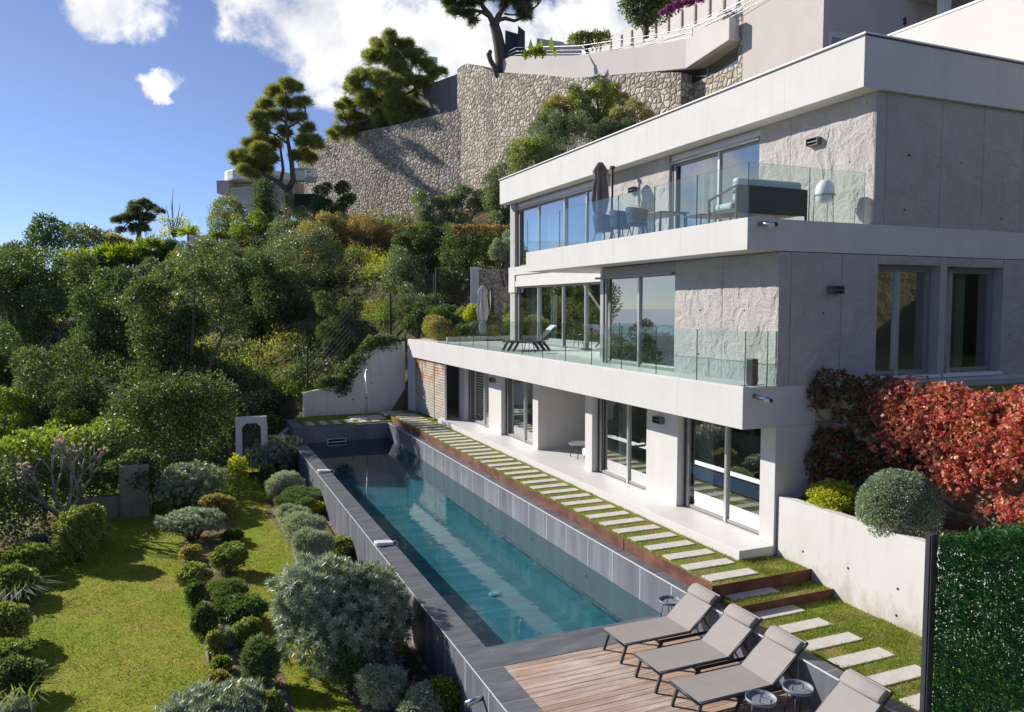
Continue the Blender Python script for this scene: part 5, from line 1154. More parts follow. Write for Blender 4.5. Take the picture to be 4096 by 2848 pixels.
# ------------------------------------------------------------------ trees and shrubs on the hill (surveyed on a 2296 px wide print)
Q = 4096 / 2296
def hill_clumps(lst, d, flat=1.0, jd=.35, seed=1):
    g = random.Random(seed); out = []
    for (x, y, r) in lst:
        rr = r * Q * d / FPX; c = at(x * Q, y * Q, d + g.uniform(-1, 1) * rr * jd * 2.2); out.append((c.x, c.y, c.z, rr, rr, rr * flat))
    return out
def tree(name, label, cat, clumps, m, n, L_, W_, d, trunk, mode='leaf', bark='bark', r0=.2, group=None, inner=.55, fill=2.0, k=9):
    base = clumps[0]; zb = at(trunk[0] * Q, trunk[1] * Q, d); gz = float(hill_z(zb.x, zb.y)) ; 
    t = empty(name, (zb.x, zb.y, min(zb.z, gz) if abs(zb.z - gz) < 6 else zb.z)); tag(t, label, cat, group)
    L = Leaves(seedc[0]); seedc[0] += 1
    if mode == 'leaf': L.shrub(clumps, n, L_, W_, .8, .3, inner)
    else:
        p, dd, idx = L.sample(clumps, n, .75); L.tufts(p, dd + np.array([0, 0, .5]) + L.r.normal(size=p.shape) * .3, L_, W_, k, 60)
    L.build('crown', LM[m], t)
    b = MB(); root = Vector(t.location) - Vector((0, 0, .4)); g = random.Random(len(label))
    top = Vector((sum(c[0] for c in clumps) / len(clumps), sum(c[1] for c in clumps) / len(clumps), sum(c[2] for c in clumps) / len(clumps)))
    mid = root.lerp(top, .55) + Vector((g.uniform(-.2, .2), g.uniform(-.2, .2), 0)); b.tube([root, mid, top], [r0, r0 * .7, r0 * .3], 8)
    for c in clumps[:14]:
        q = root.lerp(mid, g.uniform(.5, 1)); e = Vector(c[:3]); b.tube([q, q.lerp(e, .55) + Vector((0, 0, -.1)), e], [r0 * .45, r0 * .28, r0 * .1], 6)
    b.build('trunk', M[bark], t); return t
def W_(x0, x1, y0, y1, n, seed, k=.30):
    """clump list filling an ellipse of the print"""
    g = random.Random(seed); out = []; cx, cy, a, c = (x0 + x1) / 2, (y0 + y1) / 2, (x1 - x0) / 2, (y1 - y0) / 2; r = min(a, c)
    for i in range(n):
        th = g.uniform(0, 6.283); f = g.uniform(.1, .95) ** .7; q = r * k * g.uniform(.8, 1.4); out.append((cx + a * f * math.cos(th), cy + c * f * math.sin(th), q))
    return out
hills = [
 ('evergreen_tree', 'dense leafy mass just under the left end of the yucca row', 'tree', (90, 240, 598, 690), 61, 'dark', 16, 6000, .24, .13, (160, 700), .2),
 ('evergreen_tree', 'hazy grey-green tree under the left half of the yucca row', 'tree', (80, 260, 590, 740), 57, 'ever', 16, 7000, .24, .13, (170, 760), .2),
 ('evergreen_tree', 'dark tree at the left border just below the skyline', 'tree', (-60, 120, 590, 740), 60, 'ever', 16, 7000, .25, .14, (20, 760), .2),
 ('leafy_shrub', 'leafy shrub filling the slope under the yucca row, towards the white stair', 'shrub', (270, 430, 590, 700), 56, 'olive', 14, 6500, .22, .11, (350, 710), .15),
 ('leafy_shrub', 'green bush climbing from the villa roof end up the stone wall', 'shrub', (1130, 1260, 320, 450), 46, 'box', 16, 9000, .15, .075, (1190, 460), .12),
 ('leafy_shrub', 'reddish twiggy bush on top of the grey bush by the stone wall', 'shrub', (1210, 1330, 215, 300), 48, 'dry', 12, 5500, .15, .07, (1270, 310), .12),
 ('leafy_shrub', 'green bush just above the villa roof edge, right of the grey bush', 'shrub', (1330, 1440, 255, 350), 45.5, 'olive', 14, 7000, .14, .06, (1390, 350), .12),
 ('evergreen_tree', 'largest glossy evergreen in the middle of the slope above the gate', 'tree', (290, 530, 560, 970), 38, 'ever', 26, 15000, .20, .11, (440, 985), .30),
 ('evergreen_tree', 'glossy evergreen joined to the largest one, above the pool corner', 'tree', (520, 690, 630, 800), 46, 'ever', 18, 8500, .19, .105, (600, 830), .25),
 ('evergreen_tree', 'dense dark evergreen behind the largest one, below the yuccas', 'tree', (170, 340, 610, 930), 44, 'dark', 18, 9500, .22, .12, (250, 960), .25),
 ('evergreen_tree', 'tall hazy dark tree at the left border of the view', 'tree', (-60, 160, 560, 820), 50, 'dark', 18, 9000, .24, .13, (50, 860), .25),
 ('evergreen_tree', 'sunlit leafy tree at the left border above the hedge', 'tree', (20, 230, 790, 1010), 36, 'ever', 16, 8000, .19, .11, (120, 1040), .2),
 ('evergreen_tree', 'dark tree at the left border under the hazy one', 'tree', (-80, 90, 740, 960), 40, 'dark', 14, 6500, .20, .11, (0, 985), .2),
 ('leafy_shrub', 'yellow-green leafy shrub beside the ivy hedge on the left', 'shrub', (60, 260, 930, 1080), 33, 'bright', 12, 6000, .15, .09, (150, 1085), .1),
 ('leafy_shrub', 'bright leafy shrub in the left corner above the clipped row', 'shrub', (-60, 80, 890, 1060), 34, 'bright', 12, 5000, .15, .09, (10, 1070), .1),
 ('leafy_shrub', 'rounded evergreen shrub on the slope below the white stair', 'shrub', (420, 580, 540, 690), 52, 'ever', 14, 7000, .20, .11, (500, 690), .15),
 ('leafy_shrub', 'dark dense shrub high on the slope above the glossy evergreens', 'shrub', (470, 660, 560, 720), 48, 'dark', 14, 7000, .20, .11, (570, 725), .15),
 ('leafy_shrub', 'wide grey-green shrub in the middle of the upper slope', 'shrub', (590, 770, 520, 690), 52, 'olive', 14, 7500, .19, .09, (680, 690), .15),
 ('leafy_shrub', 'upright pale shrub above the bright grass bank', 'shrub', (700, 800, 655, 790), 42, 'ever', 10, 4500, .17, .085, (750, 800), .12),
 ('leafy_shrub', 'twiggy grey shrub beside the tall mesh fence', 'shrub', (880, 990, 640, 770), 42, 'olive', 10, 3500, .14, .06, (930, 770), .12),
 ('leafy_shrub', 'loose olive shrub left of the fence panel', 'shrub', (860, 985, 560, 680), 45, 'olive', 10, 4500, .16, .08, (920, 690), .12),
 ('leafy_shrub', 'dense green shrub with reddish patch near the dark post', 'shrub', (890, 1045, 505, 620), 45.5, 'ever', 14, 6500, .16, .09, (960, 640), .15),
 ('leafy_shrub', 'tall green mass hanging behind the mesh panel', 'shrub', (985, 1070, 515, 680), 44, 'ever', 12, 5500, .15, .085, (1030, 690), .15),
 ('oleander', 'silvery oleander right beside the villa end pillar', 'shrub', (1103, 1165, 520, 600), 40, 'silver', 9, 2600, .18, .05, (1140, 620), .1),
 ('leafy_shrub', 'big pale olive shrub in front of the stone wall', 'shrub', (930, 1100, 415, 520), 49, 'olive', 14, 7500, .17, .08, (1010, 520), .15),
 ('leafy_shrub', 'bushy shrub filling the gap between stone wall and roof end', 'shrub', (1080, 1200, 370, 510), 47, 'olive', 12, 6000, .16, .08, (1130, 500), .15),
 ('leafy_shrub', 'broad grey olive bush growing against the stone wall above the roof', 'shrub', (1190, 1400, 245, 400), 46.5, 'olive', 18, 11000, .15, .055, (1290, 400), .15),
 ('leafy_shrub', 'yellowing bush on the stone wall under the cream parapet', 'shrub', (1275, 1400, 178, 270), 47.5, 'box', 12, 5500, .14, .08, (1340, 290), .12),
 ('leafy_shrub', 'rusty brown dry bush above the roof edge by the window', 'shrub', (1375, 1480, 225, 310), 46, 'dry', 10, 3800, .13, .06, (1430, 320), .12),
 ('leafy_shrub', 'dark bush at the left foot of the grey bush on the wall', 'shrub', (1195, 1290, 245, 330), 47.5, 'rosemary', 9, 3200, .14, .07, (1240, 340), .1),
 ('leafy_shrub', 'feathery grey-green bush at the foot of the forked pine', 'shrub', (595, 690, 445, 545), 59, 'olive', 10, 4200, .22, .06, (640, 550), .12),
 ('leafy_shrub', 'golden dry bush below the stone wall corner', 'shrub', (680, 790, 480, 590), 57, 'dry', 12, 4800, .19, .09, (730, 600), .12),
 ('leafy_shrub', 'rust-coloured dry bush in the shade of the stone wall', 'shrub', (770, 880, 485, 580), 55, 'rust', 12, 4200, .17, .08, (830, 590), .12),
 ('leafy_shrub', 'dark shrub in the deep shade at the wall foot', 'shrub', (690, 800, 415, 500), 61, 'dark', 10, 4200, .2, .11, (740, 510), .15),
 ('leafy_shrub', 'yellow flowering bush below the white house', 'shrub', (520, 610, 480, 560), 62, 'bright', 10, 2600, .2, .1, (560, 560), .1),
 ('leafy_shrub', 'pale leafy shrub beside the white stair landing', 'shrub', (400, 500, 540, 640), 58, 'olive', 10, 4500, .2, .1, (450, 640), .12),
 ('leafy_shrub', 'low dark shrub on the terrace bank above the white wall', 'shrub', (905, 985, 660, 760), 39, 'dark', 9, 3200, .13, .07, (945, 770), .1),
]
for (nm, lab, cat, bx_, d, m, k, n, L_, Wd, tr, r0) in hills:
    tree(nm, lab, cat, hill_clumps(W_(*bx_, int(k * 1.9), len(lab) + int(d), .30), d, .95, .8, len(lab)), m, int(n * 2.6), L_ * .76, Wd * .76, d, tr, r0=r0)
# scrub between them: one uncountable mass
def scrub():
    g = np.random.default_rng(8); L = Leaves(8); cl = []; cl2 = []
    for i in range(1150):
        x = g.uniform(-26, 24); y = g.uniform(36.5, 72)
        if x > 4.2 and y < 39.2 and x < 10.5: continue
        if x > 9.5 and y < 41: continue
        if y > 50 + max(0, (26 - x)) * 1.6 and x > 10: continue
        z = float(hill_z(x, y)); r = g.uniform(.35, .95); cl.append((x, y, z + r * .45, r, r, r * g.uniform(.6, 1.0)))
    for i in range(170):
        x = g.uniform(1.5, 9.8); y = g.uniform(38.2, 47)
        if x > 4.2 and y < 39.4: continue
        z = float(hill_z(x, y)); r = g.uniform(.35, .8); cl.append((x, y, z + r * .45, r, r, r * g.uniform(.6, 1.0)))
    cl = np.array(cl); k = g.random(len(cl))
    for m, lo, hi, l, w in (('olive', 0, .36, .16, .07), ('ever', .36, .62, .15, .085), ('dry', .62, .86, .15, .06), ('bright', .86, .97, .15, .08), ('rust', .97, 1.01, .14, .06)):
        sel = [tuple(q) for q in cl[(k >= lo) & (k < hi)]]
        L = Leaves(int(lo * 100) + 5); L.shrub(sel, int(len(sel) * 170), l, w, .8, .5, .5, .25, .5); o = L.build('hillside_scrub', LM[m]); o['kind'] = 'stuff'; o['label'] = {'olive': 'grey-green scrub covering the slope', 'ever': 'green undergrowth covering the slope', 'dry': 'dry straw-coloured scrub on the slope', 'bright': 'bright green weeds on the slope', 'rust': 'rusty dead scrub on the slope'}[m]; o['category'] = 'undergrowth'
scrub()
def patch(name, lab, cat, lst, m, n, L_, Wd, inner=.8):
    L = Leaves(seedc[0]); seedc[0] += 1; L.shrub(lst, n, L_, Wd, .3, .9, inner); o = L.build(name, LM[m]); tag(o, lab, cat, kind='stuff')
q1, q2 = hit(1140, 1560), hit(860 * Q, 600 * Q)
def bank(us, vs, r, seed):
    g = random.Random(seed); out = []
    for i in range(14):
        u = us[0] + (us[1] - us[0]) * g.random(); v = vs[0] + (vs[1] - vs[0]) * g.random(); p = hit(u, v); out.append((p.x, p.y, p.z + .15, r * g.uniform(.7, 1.2), r * g.uniform(.7, 1.2), r * .55))
    return out
patch('bank_grass', 'bright green grass bank above the low wall by the gate', 'grass', bank((1045, 1235), (1500, 1610), .7, 1), 'bright', 9000, .14, .05)
patch('bank_grass', 'bright grass patch high on the slope among the shrubs', 'grass', bank((1420, 1600), (1030, 1110), 1.0, 2), 'yellow', 5000, .16, .05)
patch('bank_grass', 'small bright grass patch beside the tall fence posts', 'grass', bank((1440, 1560), (1230, 1290), .7, 3), 'bright', 3500, .14, .05)
# ivy over the curved garden wall and on the big stone wall
lst = [(6.0 + i * .34, 37.1, 1.1 + (.0 if i < 3 else min(1.9, (i - 3) * .5)), .42, .35, .42) for i in range(11)] + [(7.05, 36.9, 1.5, .35, .2, .5), (7.0, 36.9, 1.0, .3, .18, .4), (6.85, 36.9, .75, .3, .18, .3), (7.4, 36.9, 2.05, .35, .2, .35)]
patch('wall_ivy', 'ivy hanging over the curved step of the white garden wall', 'ivy', lst, 'ever', 6500, .11, .08, .6)
w1, w2 = at(1300, 560, 65), at(1440, 545, 62)
lst = []
gg = random.Random(4)
for i in range(40):
    f = gg.random(); u = 1325 + 75 * gg.random() + (20 if f > .5 else 0); v = 590 + 330 * f; c = onwing(u, v, .35); rr = gg.uniform(.5, 1.0); lst.append((c.x, c.y, c.z, rr, rr * .7, rr * 1.4))
patch('wall_ivy', 'glossy ivy column climbing the left wing of the great stone wall', 'ivy', lst, 'dark', 14000, .24, .17, .7)
lst = [tuple(onwing(u, v, .15)) + (.7, .3, .28) for u, v in ((1520, 640), (1560, 650), (1610, 655), (1660, 660), (1720, 665), (1780, 655), (1830, 660), (1450, 665), (1560, 700), (1480, 610))] + [tuple(onwall(u, v, .15)) + (.6, .3, .3) for u, v in ((1930, 330), (2060, 345), (2190, 352), (2260, 330), (1990, 560), (2040, 620), (2100, 400))]
patch('wall_plant', 'dry reddish growth in the joints of the stone wall', 'plant', lst, 'rust', 2600, .16, .06, .95)
lst = [tuple(onwing(u, v, .2)) + (1.1, .6, .55) for u, v in ((1650, 610), (1680, 612), (1500, 590), (1470, 600))]
patch('wall_plant', 'green tufts growing out of the stone wall face', 'plant', lst, 'rosemary', 2600, .16, .06, .9)

# ------------------------------------------------------------------ pines
def pine_limbs(b, lines, d, radii, seed=2, jd=.8):
    g = random.Random(seed)
    for pts, (ra, rb) in zip(lines, radii):
        k = g.uniform(-jd, jd); n = len(pts); P_ = [at(u, v, d + k * i / max(1, n - 1)) for i, (u, v) in enumerate(pts)]
        b.tube(P_, [ra + (rb - ra) * i / (n - 1) for i in range(n)], 9)
def pine(name, label, lines, radii, clumps, d, m, n, L_=.30, Wd=.035, flat=.6, k=11, seed=3, bark='bark'):
    root = at(*lines[0][0], d); t = empty(name, root); tag(t, label, 'tree')
    b = MB(); pine_limbs(b, lines, d, radii, seed)
    cl = []; g = random.Random(seed)
    for (u, v, r) in clumps:
        rr = r * d / FPX * .80; c = at(u, v, d + g.uniform(-1, 1) * rr * 1.9); 
        for q in range(3):
            k_ = rr * .62; cl.append((c.x + g.uniform(-.6, .6) * rr, c.y + g.uniform(-.6, .6) * rr, c.z + g.uniform(-.45, .45) * rr * flat * 1.2, k_, k_, k_ * flat))
    # twigs from limbs into the foliage clumps
    nodes = [at(u, v, d) for l in lines for (u, v) in l[1:]]
    for c in cl[::3]:
        e = Vector(c[:3]); nd = min(nodes, key=lambda q: (q - e).length); b.tube([nd, nd.lerp(e, .5) + Vector((0, 0, .15)), e], [.09, .06, .025], 5)
    b.build('trunk', M[bark], t)
    L = Leaves(seed); p, dd, idx = L.sample(cl, n, .85); cv = L.r.normal(0, .12, len(cl))
    L.tufts(p, dd * .7 + np.array([0, 0, .75]) + L.r.normal(size=p.shape) * .35, L_, Wd, k, 62, .5)
    L.build('crown', LM[m], t); return t
z1 = lambda x, y, r=None: (x * .62668, y * .62668) if r is None else (x * .62668, y * .62668, r * .62668)
z2 = lambda x, y, r=None: (1300 + x * .62668, y * .62668) if r is None else (1300 + x * .62668, y * .62668, r * .62668)
zt = lambda x, y, r=None: (1700 + x * .459, y * .459) if r is None else (1700 + x * .459, y * .459, r * .459)
pine('forked_pine', 'tall forked pine with airy layered crown beside the white house',
     [[z1(1850, 1330), z1(1845, 1270), z1(1835, 1215)], [z1(1835, 1215), z1(1780, 1165), z1(1690, 1115), z1(1600, 1065)], [z1(1835, 1215), z1(1872, 1150), z1(1862, 1040), z1(1838, 900), z1(1825, 760), z1(1820, 580)], [z1(1790, 1170), z1(1808, 1080), z1(1790, 950), z1(1750, 860)],
      [z1(1840, 920), z1(1760, 860), z1(1690, 830)], [z1(1830, 820), z1(1900, 780), z1(1950, 740)], [z1(1828, 790), z1(1760, 720), z1(1680, 690)], [z1(1850, 1000), z1(1920, 960), z1(1990, 940)]],
     [(.42, .36), (.26, .10), (.28, .06), (.16, .06), (.1, .04), (.1, .04), (.09, .04), (.1, .04)],
     [z1(*q) for q in ((1830, 545, 70), (1745, 600, 80), (1900, 580, 60), (1920, 670, 65), (1690, 690, 85), (1790, 670, 70), (1760, 760, 70), (1660, 760, 60), (1895, 770, 60), (1690, 840, 85), (1640, 900, 60), (1730, 900, 95), (1820, 850, 55), (1660, 960, 90), (1600, 930, 45), (1580, 1010, 85), (1520, 1040, 60), (1500, 1000, 35), (1640, 1040, 90), (1720, 1010, 80), (1960, 830, 50), (1990, 900, 60), (1930, 920, 70), (1960, 990, 70), (2040, 930, 40), (1560, 1090, 55), (1620, 1120, 45), (1690, 1080, 60), (1890, 1010, 55))],
     62, 'pine', 5200, .58, .034, .62, 15, 3)
pine('bushy_pine', 'broad bushy pine growing on top of the stone wall',
     [[z2(420, 860), z2(430, 700), z2(440, 520), z2(450, 300)], [z2(430, 700), z2(330, 620), z2(240, 560)], [z2(435, 640), z2(560, 580), z2(680, 520)], [z2(430, 760), z2(280, 760), z2(150, 800)], [z2(430, 740), z2(540, 720), z2(640, 680)]],
     [(.35, .06), (.18, .06), (.18, .06), (.18, .06), (.16, .06)],
     [z2(*q) for q in ((440, 260, 75), (360, 290, 70), (500, 300, 70), (330, 390, 95), (450, 400, 110), (560, 350, 80), (620, 420, 80), (270, 510, 90), (390, 520, 120), (520, 500, 120), (640, 520, 80), (700, 490, 60), (745, 470, 45), (200, 560, 75), (150, 570, 55), (240, 660, 110), (370, 660, 120), (500, 640, 120), (620, 620, 90), (160, 680, 70), (110, 690, 45), (190, 760, 100), (320, 770, 110), (440, 760, 100), (560, 720, 80), (260, 850, 80), (160, 840, 75), (90, 850, 50), (50, 880, 40), (380, 830, 70), (100, 760, 40))],
     80, 'pine', 9500, .62, .038, .8, 14, 4)
pine('umbrella_pine', 'old umbrella pine with twisting trunk at the top of the stone wall',
     [[zt(672, 650), zt(668, 540), zt(650, 410), zt(625, 290), zt(598, 205)], [zt(598, 205), zt(560, 130), zt(505, 60), zt(470, -20), zt(440, -90)], [zt(610, 230), zt(640, 140), zt(690, 60), zt(740, -10), zt(800, -80)], [zt(640, 175), zt(700, 160), zt(780, 182), zt(845, 155), zt(880, 110)], [zt(845, 160), zt(920, 95), zt(985, 40), zt(1025, -20)], [zt(560, 140), zt(500, 105), zt(410, 85), zt(345, 95), zt(270, 75)], [zt(520, 90), zt(450, 140), zt(425, 190)], [zt(690, 120), zt(760, 130), zt(810, 120)]],
     [(.62, .42), (.30, .12), (.32, .10), (.2, .08), (.12, .05), (.2, .06), (.1, .04), (.1, .04)],
     [zt(*q) for q in ((200, 20, 60), (250, 75, 60), (320, 120, 50), (300, 30, 70), (390, 130, 40), (435, 195, 42), (400, 40, 60), (480, 20, 50), (560, -20, 80), (860, 150, 55), (890, 90, 60), (820, 70, 50), (780, 20, 60), (720, -10, 60), (880, 20, 60), (960, -20, 50), (640, -40, 80), (180, -40, 80), (330, -60, 90), (470, -110, 100), (620, -140, 110), (760, -120, 100), (900, -90, 90), (1000, -60, 60), (680, 60, 40), (840, 120, 40), (230, 110, 35))],
     66.5, 'pine_dark', 4600, .55, .036, .62, 13, 5)
p = at(*zt(640, 668), 66.0); t = empty('dead_stump', p); tag(t, 'short leaning dead trunk stub beside the umbrella pine', 'tree stump'); b = MB(); b.tube([p, at(*zt(612, 600), 66.0), at(*zt(572, 530), 66.0), at(*zt(556, 480), 66.0), at(*zt(572, 440), 66.0)], [.28, .24, .22, .24, .16], 9); b.build('stub', M['bark'], t)
pine('stone_pine', 'small dark umbrella pine far away on the skyline', [[z1(880, 1560), z1(890, 1480), z1(900, 1390)], [z1(890, 1480), z1(820, 1420)], [z1(890, 1470), z1(960, 1400)]], [(.3, .15), (.12, .06), (.12, .06)],
     [z1(*q) for q in ((900, 1310, 70), (850, 1330, 60), (960, 1320, 55), (820, 1390, 60), (760, 1410, 45), (880, 1390, 80), (960, 1390, 70), (1010, 1360, 40), (840, 1460, 60), (920, 1460, 60), (760, 1470, 40))], 86, 'pine_dark', 1300, .5, .07, .6, 10, 6)
tree('cypress', 'dark narrow cypress in front of the white house', 'tree', hill_clumps([(592 + (i % 3 - 1) * 8, 395 + i * 11, 17 + min(i, 6)) for i in range(11)], 65, 1.3, .3, 2), 'dark', 5200, .22, .08, 65, (592, 520))
tree('clipped_tree', 'large clipped dome of a tree beside the white house', 'tree', hill_clumps([(512, 487, 41), (494, 502, 28), (530, 500, 30), (510, 470, 30), (495, 525, 26), (530, 530, 26)], 66, 1.0, .2, 3), 'box', 16000, .11, .07, 66, (510, 545), inner=.25)
for i, (lst, lab, m) in enumerate((([(105, 510, 32), (85, 530, 26), (130, 525, 26), (95, 555, 36)], 'hazy olive tree on the far left skyline', 'dark'), ([(185, 535, 36), (225, 545, 34), (160, 550, 30)], 'low grey-green trees beside the satellite dish', 'olive'), ([(35, 570, 30), (10, 590, 36), (60, 585, 30)], 'leafy tree crown at the left end of the skyline', 'ever'), ([(255, 548, 22), (280, 555, 20)], 'reddish-brown bushy tree left of the small dark pine', 'dry'))):
    tree('far_tree', lab, 'tree', hill_clumps(lst, 80, .9, .4, i), m, 2600, .34, .17, 80, (lst[0][0], lst[0][1] + 60))
# bare tree on the skyline
p = at(*z1(1110, 1520), 78); t = empty('bare_sapling', p); tag(t, 'bare twiggy tree on the skyline with a few yellow leaves', 'tree'); b = MB(); g = random.Random(3)
for (x, y) in ((1105, 1200), (1150, 1300), (1060, 1310), (1170, 1340), (1090, 1280), (1130, 1380), (1070, 1400), (1190, 1380)): b.tube([p, p.lerp(at(*z1(x, y), 78), .55) + Vector((g.uniform(-.2, .2), 0, 0)), at(*z1(x, y), 78)], [.09, .05, .015], 5)
b.build('branches', M['twig'], t)
L = Leaves(4); L.shrub(hill_clumps([(385, 515, 22), (405, 500, 18), (370, 530, 20), (365, 495, 12)], 78, 1, .3, 1), 420, .26, .14, .5, .2, .95); L.build('crown', LM['yellow'], t)
# yuccas: each a few stems with spiky heads
def yucca(name, lab, heads, d, L_, m='yucca', group='yuccas on the skyline'):
    p = at(heads[0][0] * Q, (heads[0][1] + 35) * Q, d); t = empty(name, p); tag(t, lab, 'yucca', group); L = Leaves(seedc[0]); seedc[0] += 1; b = MB()
    for (x, y) in heads:
        c = at(x * Q, y * Q, d + random.Random(int(x)).uniform(-1, 1)); cc = np.array([[c.x, c.y, c.z]]); L.tufts(cc, np.array([[0, 0, 1.]]), L_ * 1.35, .11, 110, 112, .55, .12); b.tube([Vector((c.x, c.y, c.z - 1.2)), c], .08, 6)
    L.build('leaf_head', LM[m], t); b.build('stem', M['bark'], t)
yucca('yucca', 'yellow-green yucca group nearest the left end of the skyline row', [(150, 572), (165, 580), (185, 570), (205, 575), (222, 568), (150, 592), (190, 590)], 66, .62)
yucca('yucca', 'yucca group in the middle of the bright skyline row', [(240, 562), (258, 568), (275, 560), (292, 566), (250, 582), (285, 580), (306, 574)], 66, .66)
yucca('yucca', 'tallest yucca group of the row, next to the dark round bush', [(322, 550), (338, 544), (354, 552), (368, 560), (330, 568), (352, 572), (312, 560)], 66, .72)
yucca('palm', 'spiky palm beside the white stair landing', [(421, 522)], 66, 1.0, 'yucca', 'single palms')
yucca('palm', 'small yellow spiky palm below the clipped dome', [(487, 530)], 62, .6, 'yucca', 'single palms')
tree('clipped_shrub', 'dark rounded bush right of the yucca row', 'shrub', hill_clumps([(382, 555, 20), (392, 568, 18), (372, 570, 16)], 66, .9, .2, 6), 'dark', 2200, .2, .12, 66, (382, 590))
hedge('skyline_hedge', 'dark leafy mass under the row of yuccas', hill_clumps([(140 + i * 22, 600 - i * 1.5, 20) for i in range(12)], 66.5, .9, .3, 12), 'ever', 9000, .24, .13)
# top right: greenery of the upper villa
tree('round_tree', 'dense round tree behind the finned wall at the top', 'tree', hill_clumps([(1440, 15, 38), (1410, 10, 24), (1475, 25, 34), (1450, 45, 26), (1500, 5, 30), (1425, 40, 20), (1470, -20, 40), (1420, -20, 30)], 66, .9, .4, 7), 'ever', 7500, .24, .14, 66, (1450, 75))
patch('bougainvillea', 'magenta bougainvillea spilling over the finned wall', 'flowering vine', hill_clumps([(1500, 22, 12), (1520, 14, 14), (1545, 6, 14), (1570, -2, 14), (1485, 30, 8)], 60, .6, .2, 8), 'pink', 1500, .2, .14, .9)
tree('hedge_row', 'trimmed hedge behind the low planters on the upper road', 'hedge', hill_clumps([(1290, 95, 16), (1312, 90, 16), (1335, 88, 16), (1355, 86, 14), (1300, 84, 10)], 70, 1.1, .2, 9), 'box', 2600, .26, .12, 70, (1320, 115))
p = at(1192 * Q, 128 * Q, 57); t = empty('banana_plant', p); tag(t, 'broad-leaved banana plant behind the steel railing', 'plant'); L = Leaves(6)
for (x, y, ln, v) in ((1235, 88, 1.5, .8), (1218, 100, 1.3, .5), (1200, 105, 1.4, .45), (1190, 96, 1.5, .55), (1178, 108, 1.0, .4), (1210, 95, 1.2, .6), (1246, 100, .9, .7)):
    c = at(x * Q, y * Q + 25, 57); L.put(np.array([[c.x, c.y, c.z - .5]]), unit(np.array([[L.r.normal(0, .2), L.r.normal(0, .2), 1.0]])), ln, .42, np.array([v]), unit(np.array([[1., -.3, 0]])))
L.shrub(hill_clumps([(1185, 122, 12), (1215, 122, 12), (1200, 116, 10)], 57, .8, .2, 2), 500, .2, .1, .6, .3, .9); L.build('leaves', LM['bright'], t); t.children[0]['kind'] = 'stuff'

# ------------------------------------------------------------------ right side: creeper, round bush, yellow bush, hedge leaves
def creeper(name, lab, m, lst, n, L_, Wd):
    L = Leaves(seedc[0]); seedc[0] += 1; p, d, idx = L.sample(lst, n, .30); a = unit(d + np.array([-.35, -.2, .1]) + L.r.normal(size=(n, 3)) * .45); rv = np.clip(.5 + L.r.normal(0, .24, n), 0, 1)
    t1 = unit(np.cross(a, L.r.normal(size=(n, 3)))); t2 = np.cross(a, t1); th0 = L.r.uniform(0, 6.28, n)
    for i in range(5):                      # five drooping leaflets in a fan
        th = th0 + (i - 2) * .62; rd = t1 * np.cos(th)[:, None] + t2 * np.sin(th)[:, None]; ax = unit(rd + a * .25 + np.array([0, 0, -.35])); L.put(p, ax, L_ * L.r.uniform(.75, 1.15, n) * (1 - .12 * abs(i - 2)), Wd, np.clip(rv + L.r.normal(0, .07, n), 0, 1))
    o = L.build(name, LM[m]); tag(o, lab, 'creeper'); return o
g = random.Random(7); lst = []
for i in range(190):
    y = g.uniform(3.0, 10.6); f = g.random() ** .75; lo = 1.15 + max(0, (y - 8.2)) * .30 if y > 8.2 else 1.25; z = lo + (3.30 - lo) * f; x = np.interp(y, [3, 8.6, 10.2, 11.2], [12.93, 12.88, 12.72, 12.35]) - .12 - .30 * math.sin(min(1, (3.5 - z) / 1.2) * 1.6) * g.uniform(.6, 1.2)
    lst.append((x, y, z, .30, .34, .26))
creeper('red_creeper', 'red and orange Virginia creeper hanging over the pale stone wall', 'red', lst, 17000, .088, .036)
lst = []
for i in range(60):
    y = g.uniform(10.2, 11.85); z = g.uniform(1.0, 3.35); x = np.interp(y, [10.2, 11.2, 11.93], [12.72, 12.35, 11.85]) - .18 * g.uniform(.4, 1.3); lst.append((x, y, z, .22, .2, .26))
creeper('shade_toned_creeper', 'green and purple creeper beside the villa wall, its shade put into the leaf colour', 'red_shade', lst, 5200, .075, .034)
t = empty('round_bush', (11.5, 9.55, .93)); tag(t, 'large round grey-green clipped bush behind the planter wall', 'shrub')
L = Leaves(41); L.lump = .2; L.shrub([(11.45, 9.53, 1.30, .69, .69, .66)], 22000, .042, .026, .9, .05, .16, .2, 0); L.build('foliage', LM['silver'], t); MB().tube([(11.5, 9.55, .8), (11.5, 9.55, 1.3)], [.05, .03], 8).build('stem', M['bark'], t)
t = empty('yellow_bush', (11.5, 11.0, .93)); tag(t, 'yellow-green clipped bush between the villa wall and the round grey bush', 'shrub')
L = Leaves(42); L.shrub([(11.5, 11.0, 1.06, .48, .48, .38), (11.45, 10.85, 1.06, .4, .4, .36), (11.55, 11.2, 1.04, .4, .4, .35)], 12000, .05, .036, .9, .3, .3); L.build('foliage', LM['yellow'], t); MB().tube([(11.5, 11.0, .8), (11.5, 11.0, 1.05)], [.04, .02], 8).build('stem', M['bark'], t)
t = empty('yellow_bush', (12.4, 7.5, .93)); tag(t, 'small bright bush at the foot of the creeper, just above the hedge screen', 'shrub')
L = Leaves(43); L.shrub([(12.35, 7.5, 1.15, .4, .5, .35), (12.2, 7.0, 1.1, .35, .4, .3)], 4000, .06, .045, .9, .3, .4); L.build('foliage', LM['yellow'], t); MB().tube([(12.4, 7.5, .8), (12.4, 7.5, 1.1)], [.03, .02], 8).build('stem', M['bark'], t)
